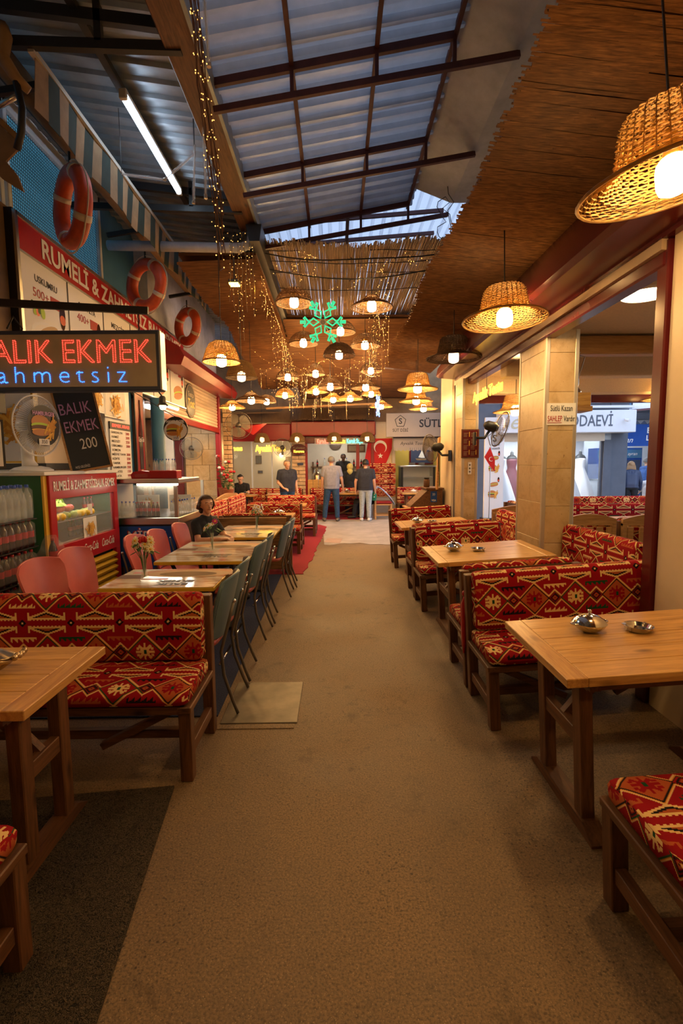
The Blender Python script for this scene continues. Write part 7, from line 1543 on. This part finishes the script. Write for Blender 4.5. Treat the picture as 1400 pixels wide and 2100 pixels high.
for i in range(3): MB().b2((-.33 + i * .165, 0, 0), (-.175 + i * .165, .03, .95), .004).build('plank', 'wood_top', t)
t = thing('oval_shop_sign', 'oval burgundy Kahveci sign on the far brick column', 'sign', (-1.13, FY - .22, 2.02)); MB().lathe([(.26, 0), (.26, .03)], 30, rot=Matrix.Rotation(PI / 2, 3, 'X'), sc=(1, .62, 1)).build('plate', 'burgundy', t); text('lettering', 'Kahveci', .10, 'stripe_cream', t, o=(0, -.034, .05), width=.34, bold=.001); text('lettering', 'Kavurma', .11, 'neon_yellow', t, o=(0, -.034, -.06), width=.32, bold=.003)
t = thing('name_plate', 'small dark name plate on the far brick column', 'sign', (-1.10, FY - .14, 1.58)); MB().b2((-.09, 0, -.04), (.09, .02, .04), .008).build('plate', 'navy', t)
# neon-window room: pictures, wall lamps, seats
for k, (x, z, w, h) in enumerate(((-2.85, 1.75, .22, .3), (-2.80, 1.3, .18, .1), (-1.75, 1.6, .22, .5))):
    t = thing('wall_picture', ('dark framed picture on the cream wall of the neon-window room', 'small framed note below the dark picture in the neon-window room', 'tall framed poster on the cream wall of the neon-window room')[k], 'picture', (x, FY + 2.87, z)); MB().b2((-w / 2, 0, -h / 2), (w / 2, .02, h / 2)).build('frame', 'wood_dark', t); MB().b2((-w / 2 + .02, -.004, -h / 2 + .02), (w / 2 - .02, .001, h / 2 - .02)).build('print', ('fan_grey', 'navy', 'stripe_cream')[k], t)
for k, p in enumerate(((-2.0, FY + 2.7, 1.9), (-3.22, 14.7, 1.83), (-3.30, 14.98, 2.05))):
    t = thing('globe_lamp', ('glowing globe lamp on the cream wall of the neon-window room', 'bright globe lamp above the potted flowers', 'smaller globe lamp behind the potted flowers')[k], 'lamp', p); MB().ball((0, 0, 0), .07, 12, 8).build('globe', 'ceiling_lamp', t, True); MB().tube([(0, .05, .0), (0, (.19, .42, .12)[k], 0)], .012, 6).build('bracket', 'black', t)
wood_table('wooden table where the man in the black shirt sits', 1.0, .62, (-2.72, 13.45, 0)); sugar_dish('lidded dish by the hands of the man seated at the window', (-2.5, 13.4, .752))
for k, (x, yy, L) in enumerate(((-2.7, 14.55, 1.5), (-1.55, 14.4, 1.1), (-.1, 14.35, 1.4))): bench(('kilim bench under the neon window behind the seated man', 'kilim bench before the far brick column', 'kilim bench under the juice shop window')[k], L, (x, yy, 0), 0, uvb=(.1 * k, .02), group='kilim benches before the far shops')
wood_table('wooden table before the far brick column', .9, .6, (-1.5, 13.75, 0)); sugar_dish('white dish on the table before the far brick column', (-1.4, 13.7, .752), mat='white')
wood_table('wooden table between the two men with their backs turned', 1.1, .6, (.45, 13.98, 0)); sugar_dish('lidded dish on the table between the two men', (.3, 13.95, .752))
# potted roses
for k, (x, yy, s_) in enumerate(((-2.78, 12.05, 1.0), (-2.60, 11.75, .8))):
    t = thing('potted_roses', ('tall potted rose bush with pale blooms by the brick column', 'potted red roses in a terracotta pot by the brick column')[k], 'plant', (x, yy, 0)); zb = .75 if k else .78
    MB().b2((-.16, -.16, 0), (.16, .16, zb)).build('stand', 'wood_dark', t); MB().lathe([(.09, zb), (.13, zb + .22), (.14, zb + .24), (.12, zb + .24), (.11, zb + .20)], 16).build('pot', 'terracotta', t, .6)
    mb = MB(); hd_ = []
    for i in range(11):
        a = i * 2.4; r_ = .05 + .012 * i; h_ = (zb + .45 + .07 * (i % 5) * (2 if k == 0 else 1)); hd_.append((r_ * math.cos(a), r_ * math.sin(a), h_)); mb.tube([(0, 0, zb + .2), (r_ * .4 * math.cos(a), r_ * .4 * math.sin(a), zb + .35), hd_[-1]], .005, 5)
    mb.build('stems', 'leaf', t)
    for i, p in enumerate(hd_): MB().ball(p, .042, 8, 6, (1, 1, .8)).build('bloom', 'petal_white' if (k == 0 and i % 2) else 'rose', t, True)
    for i in range(22): a = i * 1.9; MB().ball((.13 * math.cos(a), .13 * math.sin(a), zb + .3 + .02 * i * (1.4 if k == 0 else .8)), .045, 6, 4, (1, .5, .15), Matrix.Rotation(a, 3, 'Z') @ Matrix.Rotation(.6, 3, 'X')).build('leaf', 'leaf', t, True)
# awnings and timber above the far shops
t = thing('shop_canopy', 'brown cloth canopy above the neon-window shop', 'canopy', (-2.9, 14.2, 2.85)); o = MB().add([(-.5, 0, .18), (1.3, 0, .22), (1.3, .95, .42), (-.5, .95, .38)] + [(-.5 + .09 * i, -.01, .18 - .05 - .03 * abs(math.sin(i * 1.6)) + .002 * i) for i in range(21)], [(0, 1, 2, 3)]).build('cloth', 'tarp', t); md = o.modifiers.new('t', 'SOLIDIFY'); md.thickness = .02
t = thing('reed_canopy', 'tan reed fringe canopy above the juice shop', 'canopy', (0, 14.6, 2.90)); tag(t); mb = MB()
for i in range(150): x = -1.35 + 2.5 * i / 149; mb.bar((x, 0 + .02 * (i % 2), .0 - rnd.uniform(0, .04)), (x + .02, .45, .36), .018, .012)
tag(mb.build('straw', 'reed_y', t), kind='stuff')
t = thing('scaffold_plank', 'long pale plank lying across above the far shops', 'plank', (-.4, 13.6, 3.12)); MB().bar((-1.5, 0, -.02), (1.8, 0, .10), .10, .05).build('board', 'wood_pine', t); 
for x in (-1.2, 1.5): MB().tube([(x, 0, .05), (x, 0, .75)], .006, 4).build('hanger', 'black', t)
t = thing('red_parasol', 'red cloth sunshade wing near the brick column fan', 'sunshade', (-2.2, 12.5, 2.52)); MB().add([(-.25, 0, .0), (.45, .1, .10), (.12, -.05, -.20), (-.25, 0, 0), (.45, .1, .10), (.05, .3, .02)], [(0, 2, 1), (0, 1, 5), (0, 5, 2), (1, 2, 5)]).build('cloth', 'red_paint', t); MB().tube([(-.35, 0, .03), (.0, 0, .0)], .01, 6).build('arm', 'black', t)
# cash desk, board and cable on the cream post
t = thing('cash_desk', 'brown sloping cash desk with a blue card-payment sticker', 'desk', (1.585, 8.75, 0)); MB().prism([(-.30, 0), (.27, 0), (.27, 1.12), (.02, 1.12), (-.28, .84), (-.30, .80)], (0, .55, 0), (0, -.25, 0), ((1, 0, 0), (0, 0, 1))).build('body', 'wood_dark_y', t); MB().b2((-.02, -.28, 1.12), (.29, .32, 1.15), .004).build('top', 'wood_dark_x', t); MB().b2((-.36, -.28, .78), (-.2, .32, .80)).build('ledge', 'wood_pine', t)
MB().b2((.06, -.256, .90), (.17, -.25, 1.09)).build('sticker', 'blue_cloth', t); text('lettering', 'VISA', .045, 'white', t, o=(.115, -.258, .93), width=.08, bold=.001); text('emblem', ')))', .05, 'white', t, o=(.115, -.258, 1.04))
t = thing('leaning_plank', 'tall pine board leaning on the cream post behind the fan', 'plank', (1.80, 8.45, 0)); MB().bar((-.06, .0, 1.12), (0, .12, 2.02), .03, .12).build('board', 'wood_pine', t); MB().tube([(-.05, -.03, 1.75), (-.03, -.02, 1.5), (-.01, 0, 1.2)], .006, 5).build('cable', 'black', t)
t = thing('jar', 'small dark jar standing on the cash desk', 'jar', (1.63, 8.80, 1.151)); MB().lathe([(.05, 0), (.055, .01), (.055, .12), (.045, .14)], 14).build('body', 'wood_dark', t, .7); MB().lathe([(.048, .14), (.048, .17)], 14).build('lid', 'black', t)
t = thing('menu_board', 'red-brown framed menu board on the second tiled pillar', 'menu', (1.965, 7.185, 1.86)); MB().b2((-.13, 0, -.21), (.13, .012, .21)).build('frame', 'wood_dark', t); MB().b2((-.115, -.004, -.195), (.115, .001, .195)).build('sheet', 'burgundy', t); mb = MB()
for i in range(4):
    for j in range(2):
        for l in range(4): mb.b2((-.10 + j * .11, -.006, .15 - i * .09 - l * .017), (-.10 + j * .11 + (.05 if l else .07), -.004, .156 - i * .09 - l * .017))
mb.build('menu_lines', 'stripe_cream', t); mb = MB(); [mb.b2((-.02 + j * .10, -.0065, .10 - i * .13), (-.01 + j * .10, -.004, .17 - i * .13)) for i in range(3) for j in range(2)]; mb.build('menu_bars', 'yellow_paint', t)
t = thing('socket_strip', 'white triple socket strip below the menu board', 'socket', (1.965, 7.19, 1.50)); MB().b2((-.025, 0, -.09), (.025, .02, .09), .005).build('case', 'white', t)
for z in (-.05, 0, .05): MB().disc((0, -.001, z), .013, (0, -1, 0), 12).build('outlet', 'fan_grey', t)
t = thing('pillar_notice', 'paper notice Sütlü Kazan SAHLEP Vardır on the near tiled pillar', 'notice', (2.102, 4.592, 2.03)); MB().b2((-.135, 0, -.10), (.135, .004, .10)).build('sheet', 'paper', t); text('lettering', 'Sütlü Kazan', .075, 'black', t, o=(0, -.002, .05), width=.205, depth=.001); text('lettering', 'SAHLEP', .075, 'red_plastic', t, o=(-.06, -.002, -.045), width=.135, depth=.001); text('lettering', 'Vardır', .075, 'black', t, o=(.075, -.002, -.045), width=.105, depth=.001); MB().b2((-.13, -.003, -.082), (.005, -.001, -.078)).build('underline', 'red_plastic', t)
# shelf figurine by the pillar
t = thing('wall_shelf', 'wooden bracket shelf holding an old brass grinder on the pillar side', 'shelf', (2.40, 4.95, 2.13)); MB().b2((-.14, -.12, -.05), (.12, .12, 0), .004).build('board', 'wood_pine', t); MB().b2((-.14, -.12, 0), (.10, .12, .13), .004).build('box', 'wood_top', t)
t = thing('brass_grinder', 'old brass coffee grinder standing on the bracket shelf', 'grinder', (2.38, 4.95, 2.262)); MB().lathe([(.07, 0), (.075, .02), (.04, .06), (.05, .10), (.045, .26), (.03, .30), (.03, .38), (.05, .40)], 14).build('body', 'bronze', t, .7); MB().tube([(0, 0, .38), (.10, 0, .36), (.05, 0, .18)], .008, 6).build('handle', 'bronze', t)

# ================================================================== the street outside
DY = 13.0
struct('wall_dress_shop', MB().b2((4.0, DY, 2.35), (7.75, DY + .3, 4.6)), 'facade_dark'); struct('wall_dress_side', MB().b2((7.30, DY, 0), (7.75, DY + .4, 2.4)), 'facade_dark'); struct('wall_dress_back', MB().b2((3.6, DY + 2.2, 0), (7.7, DY + 2.3, 4)), 'white_metal'); struct('ceiling_dress_shop', MB().b2((3.6, DY + .1, 2.36), (7.7, DY + 2.3, 2.42)), 'white_wall')
struct('trim_18', MB().b2((3.9, DY - .06, 2.12), (7.1, DY + .05, 2.36)), 'shutter'); struct('trim_19', MB().b2((7.10, DY - .05, 0), (7.30, DY + .1, 2.15)), 'facade_dark'); struct('wall_dress_left', MB().b2((3.2, DY - .1, 0), (4.3, DY + .3, 4.6)), 'facade_dark')
w = thing('window_5', None, None); tag(w, kind='structure'); MB().b2((4.3, DY + .05, .3), (7.1, DY + .06, 2.12)).build('pane', 'window_glass', w)
for x in (5.4, 7.08): MB().b2((x - .03, DY + .02, .3), (x + .03, DY + .10, 2.12)).build('frame', 'facade_dark', w)
struct('floor_dress_shop', MB().b2((4.2, DY + .1, 0), (7.7, DY + 2.2, .32)), 'white_wall'); struct('wall_dress_sill', MB().b2((4.2, DY, 0), (7.0, DY + .3, .32)), 'facade_dark')
t = thing('dress_shop_sign', 'white shop sign lettered MODAEVİ above the wedding dresses', 'sign', (5.9, DY - .5, 2.32)); MB().b2((-1.7, 0, 0), (1.75, .5, .56), .01).build('box', 'facade_white', t); text('lettering', 'MODAEVİ', .40, 'facade_dark', t, o=(.48, -.004, .28), bold=.004, width=1.32); text('emblem', 'e', .55, 'bronze', t, o=(-1.38, -.004, .27), shear=.4)
t = thing('shop_camera', 'small white security camera on the shop sign', 'camera', (7.35, DY - .56, 2.62)); MB().tube([(0, 0, 0), (0, -.14, -.03)], .035, 10).build('body', 'white', t); MB().tube([(0, 0, 0), (0, .06, .04)], .012, 6).build('arm', 'white', t)
for k in range(5):
    x = 4.6 + .55 * k; t = thing('panel_lamp', ('ceiling panel light in the dress shop, first from the pillars', 'ceiling panel light in the dress shop, second from the pillars', 'ceiling panel light in the dress shop, third from the pillars', 'ceiling panel light in the dress shop, fourth from the pillars', 'ceiling panel light in the dress shop, last along the window')[k], 'lamp', (x, DY + 1.0, 2.36)); MB().b2((-.2, -.3, -.03), (.2, .3, 0)).build('housing', 'white', t); MB().b2((-.18, -.28, -.036), (.18, .28, -.028)).build('diffuser', 'shop_light', t)
def dress(label, loc, mat='satin'):
    t = thing('dress_form', label, 'dress', loc, 0, 'dresses in the shop window'); mb = MB(); n = 40; vs = []
    prof = [(.46, .02), (.42, .25), (.33, .55), (.22, .85), (.135, 1.05), (.13, 1.10), (.155, 1.22), (.165, 1.30), (.15, 1.36), (.06, 1.38)]
    for r, z in prof:
        for i in range(n): a = 2 * PI * i / n; q = 1 + .06 * math.sin(a * 9) * max(0, (1 - z)); vs.append((r * q * math.cos(a), r * q * .75 * math.sin(a), z))
    mb.add(vs, [(i * n + j, i * n + (j + 1) % n, (i + 1) * n + (j + 1) % n, (i + 1) * n + j) for i in range(len(prof) - 1) for j in range(n)]).build('gown', mat, t, True)
    MB().lathe([(.155, 1.30), (.16, 1.38), (.12, 1.44), (.05, 1.48), (.045, 1.55), (.03, 1.57)], 18, sc=(1, .7, 1)).build('bust_form', 'black', t, True); MB().lathe([(.03, 1.56), (.03, 1.60)], 10).build('neck_cap', 'steel', t)
    MB().tube([(0, 0, 0), (0, 0, .06)], .12, 12).build('stand', 'black', t); return t
dress('white wedding gown in the shop window between the pillars', (4.62, DY + .75, .32)); dress('white wedding gown in the shop window right of the tiled pillar', (6.48, DY + .75, .32)); dress('wine red gown behind the first wedding gown', (5.3, DY + 1.75, .32), 'wine'); dress('white wedding gown at the far end of the shop window', (7.25, DY + 1.5, .32)); dress('dark gown hanging at the back of the dress shop', (6.4, DY + 1.75, .32), 'facade_dark')
# striped food column sign and small flag
t = thing('food_column_sign', 'white column sign with a milk shop emblem and round food pictures', 'sign', (3.62, 11.2, 0)); MB().b2((-.22, 0, .3), (.22, .06, 2.6)).build('board', 'facade_white', t); MB().b2((-.25, -.1, 0), (.25, .2, .3)).build('foot', 'black', t)
for i, z in enumerate((1.75, 1.45, 1.15, .85)): food('burger' if i % 2 else 'sandwich', t, (0, -.003, z), (1, 0, 0), (0, 0, 1), .30, seed=i)
text('emblem', 'S', .22, 'black', t, o=(0, -.004, 2.12), bold=.004); MB().tube([(.17 * math.sin(2 * PI * i / 5), -.006, 2.12 + .18 * math.cos(2 * PI * i / 5)) for i in range(5)], .008, 4, False, True).build('emblem_frame', 'black', t); text('lettering', 'Lezzetli', .08, 'black', t, o=(0, -.004, 1.90))
t = thing('small_flag', 'small red crescent flag on a pole between the pillars', 'flag', (2.70, 8.6, 0)); MB().tube([(0, 0, 0), (.02, 0, 1.9)], .008, 6).build('pole', 'steel', t); MB().add([(.0, -.01, 1.85), (-.10, -.01, 1.68), (.0, -.015, 1.52), (.09, -.01, 1.42), (.09, -.01, 1.62)], [(0, 1, 2, 3, 4)]).build('cloth', 'flag_red', t)
MB().tube([(.02 + .035 * math.cos(a), -.022, 1.64 + .035 * math.sin(a)) for a in [R(60) + R(260) * i / 10 for i in range(11)]], [.002 + .005 * math.sin(PI * i / 10) for i in range(11)], 4).build('crescent', 'white', t)
# corner restaurant
struct('wall_restaurant_back', MB().b2((7.4, 16.5, 0), (13, 16.6, 4.5)), 'white_metal'); struct('wall_restaurant_right', MB().b2((11.5, 10, 0), (11.7, 16.6, 5)), 'white_wall'); struct('wall_street_house', MB().b2((3.0, 18, 0), (14, 18.3, 5.2)), 'facade_white')
struct('ceiling_restaurant', MB().b2((7.75, 14.0, 2.95), (11.5, 16.5, 3.05)), 'facade_dark'); struct('wall_upper_house', MB().b2((4.0, DY - .2, 3.2), (7.75, DY + .1, 4.6)), 'facade_dark')
t = thing('restaurant_awning', 'blue restaurant awning lettered BİZİM LOKANTA with a phone number', 'awning', (8.7, 13.8, 2.05)); MB().prism([(0, 0), (.03, 0), (.55, .55), (.55, .6), (0, .12)], (2.6, 0, 0), (-.95, 0, 0), ((0, 1, 0), (0, 0, 1))).build('cloth', 'blue_cloth', t); MB().b2((-.95, -.02, -.05), (1.65, 0, .56)).build('front_cloth', 'blue_cloth', t)
text('lettering', 'BİZİM', .22, 'white', t, o=(.36, -.024, .38), bold=.006, width=.62); text('lettering', 'LOKANTA', .20, 'white', t, o=(.50, -.024, .17), bold=.006, width=.95); text('lettering', '484 48', .13, 'white', t, o=(.42, -.024, .01), bold=.003); text('lettering', 'Ayran', .22, 'white', t, o=(-.62, -.024, .12), shear=.4, bold=.002)
for i in range(13): MB().prism([(-.1, 0), (.1, 0), (0, .10)], (0, .01, 0), (-.85 + .2 * i, -.03, .56), ((1, 0, 0), (0, 0, 1))).build('scallop', 'navy', t)
t = thing('street_canopy', 'pale folded canopy above the blue restaurant awning', 'canopy', (8.9, 13.2, 2.95)); o = MB().add([(-1.1, 0, .0), (1.8, -.1, .22), (1.8, .9, .5), (-1.1, .9, .3)], [(0, 1, 2, 3)]).build('cloth', 'shirt_white', t); md = o.modifiers.new('t', 'SOLIDIFY'); md.thickness = .04; MB().bar((-1.1, 0, -.03), (1.8, -.1, .19), .05, .05).build('front_bar', 'burgundy', t)
for k, x in enumerate((8.65, 9.45)):
    t = thing('drinks_fridge', ('blue-topped glass drinks fridge in the corner restaurant', 'dark blue drinks fridge beside the glass one in the corner restaurant')[k], 'fridge', (x, 15.6, 0)); MB().b2((-.32, -.02, 0), (.32, .55, 2.0)).build('body', 'blue_cloth', t); MB().b2((-.27, -.03, .25), (.27, -.015, 1.62)).build('glass_door', 'water' if k == 0 else 'navy', t); MB().b2((-.30, -.03, 1.68), (.30, -.012, 1.95)).build('header', 'blue_paint', t); text('lettering', 'ayran', .14, 'white', t, o=(0, -.034, 1.81), shear=.3)
    if k == 0:
        MB().b2((-.26, -.025, .3), (-.21, -.016, 1.6)).build('strip_light', 'fridge_light', t)
        for z in (.6, .95, 1.3): MB().b2((-.25, -.012, z), (.25, .0, z + .02)).build('shelf', 'steel', t)
t = thing('restaurant_counter', 'pale food counter of the corner restaurant', 'counter', (8.3, 15.0, 0)); MB().b2((-.4, -.3, 0), (.4, .3, 1.0)).build('body', 'white_metal', t); MB().b2((-.42, -.32, 1.0), (.42, .32, 1.04)).build('worktop', 'steel', t); MB().b2((-.4, -.3, 1.04), (.4, .3, 1.5)).build('glass_case', 'glass', t)
t = thing('panel_lamp', 'ceiling panel light of the corner restaurant', 'lamp', (8.5, 15.4, 2.95)); MB().b2((-.5, -.3, -.03), (.5, .3, 0)).build('housing', 'white', t); MB().b2((-.48, -.28, -.036), (.48, .28, -.028)).build('diffuser', 'shop_light', t)
t = thing('balcony_rail', 'thin black balcony railing on the dark house across the street', 'railing', (6.2, DY - .45, 3.1)); MB().b2((-1.5, -.03, -.16), (1.4, .25, -.10)).build('slab', 'facade_white', t)
for z in (.0, .25, .5): MB().bar((-1.5, 0, z), (1.4, 0, z + .05), .02, .02).build('rail', 'black_steel', t)
for i in range(6): MB().bar((-1.4 + .55 * i, 0, -.1), (-1.4 + .55 * i, 0, .52), .02, .02).build('baluster', 'black_steel', t)
struct('window_6', MB().b2((6.6, DY - .23, 3.2), (7.1, DY - .19, 3.8)), 'black'); struct('trim_20', MB().b2((7.78, 13.3, 2.9), (8.0, 13.5, 4.6)), 'blue_paint'); struct('wall_dress_white', MB().b2((4.3, DY - .22, 3.15), (6.5, DY - .2, 3.9)), 'facade_white')
bend = {'neck': (0, -.16, 1.40), 'chest': (0, -.10, 1.22), 'head': (0, -.25, 1.53), 'shL': (.17, -.14, 1.34), 'shR': (-.17, -.14, 1.34), 'elL': (.22, -.22, 1.10), 'wrL': (.20, -.30, .88), 'elR': (-.24, -.16, 1.08), 'wrR': (-.24, -.26, .86)}
person('fair-haired woman in a navy top leaning forward in the street restaurant, back turned', (7.95, 13.1, 0), PI - .5, bend, 1.66, shirt='navy', legs='tee_black', hair='hair_fair', hair_kind='long', face=False, sleeve=1.5)
person('seated man in a white shirt at the street restaurant, back turned', (8.62, 13.3, 0), PI - .2, sit, 1.7, shirt='shirt_white', legs='tee_black', hair='hair_black', face=False, sleeve=1.5)
person('man in a blue shirt at the edge of the burgundy post across the street', (9.05, 14.2, 0), PI / 2, {}, 1.68, shirt='shirt_blue', legs='tee_navy', hair='hair_grey', face=False)
t = thing('street_chair', 'black chair of the seated man in the white shirt', 'chair', (8.62, 13.25, 0)); MB().b2((-.22, -.2, .42), (.22, .25, .46)).build('seat', 'black', t); MB().b2((-.24, -.26, .46), (.24, -.22, .86), .02).build('backrest', 'black', t)
for sx in (-1, 1):
    for sy in (-.2, .22): MB().tube([(sx * .19, sy, 0), (sx * .19, sy, .42)], .014, 6).build('leg', 'black_steel', t)
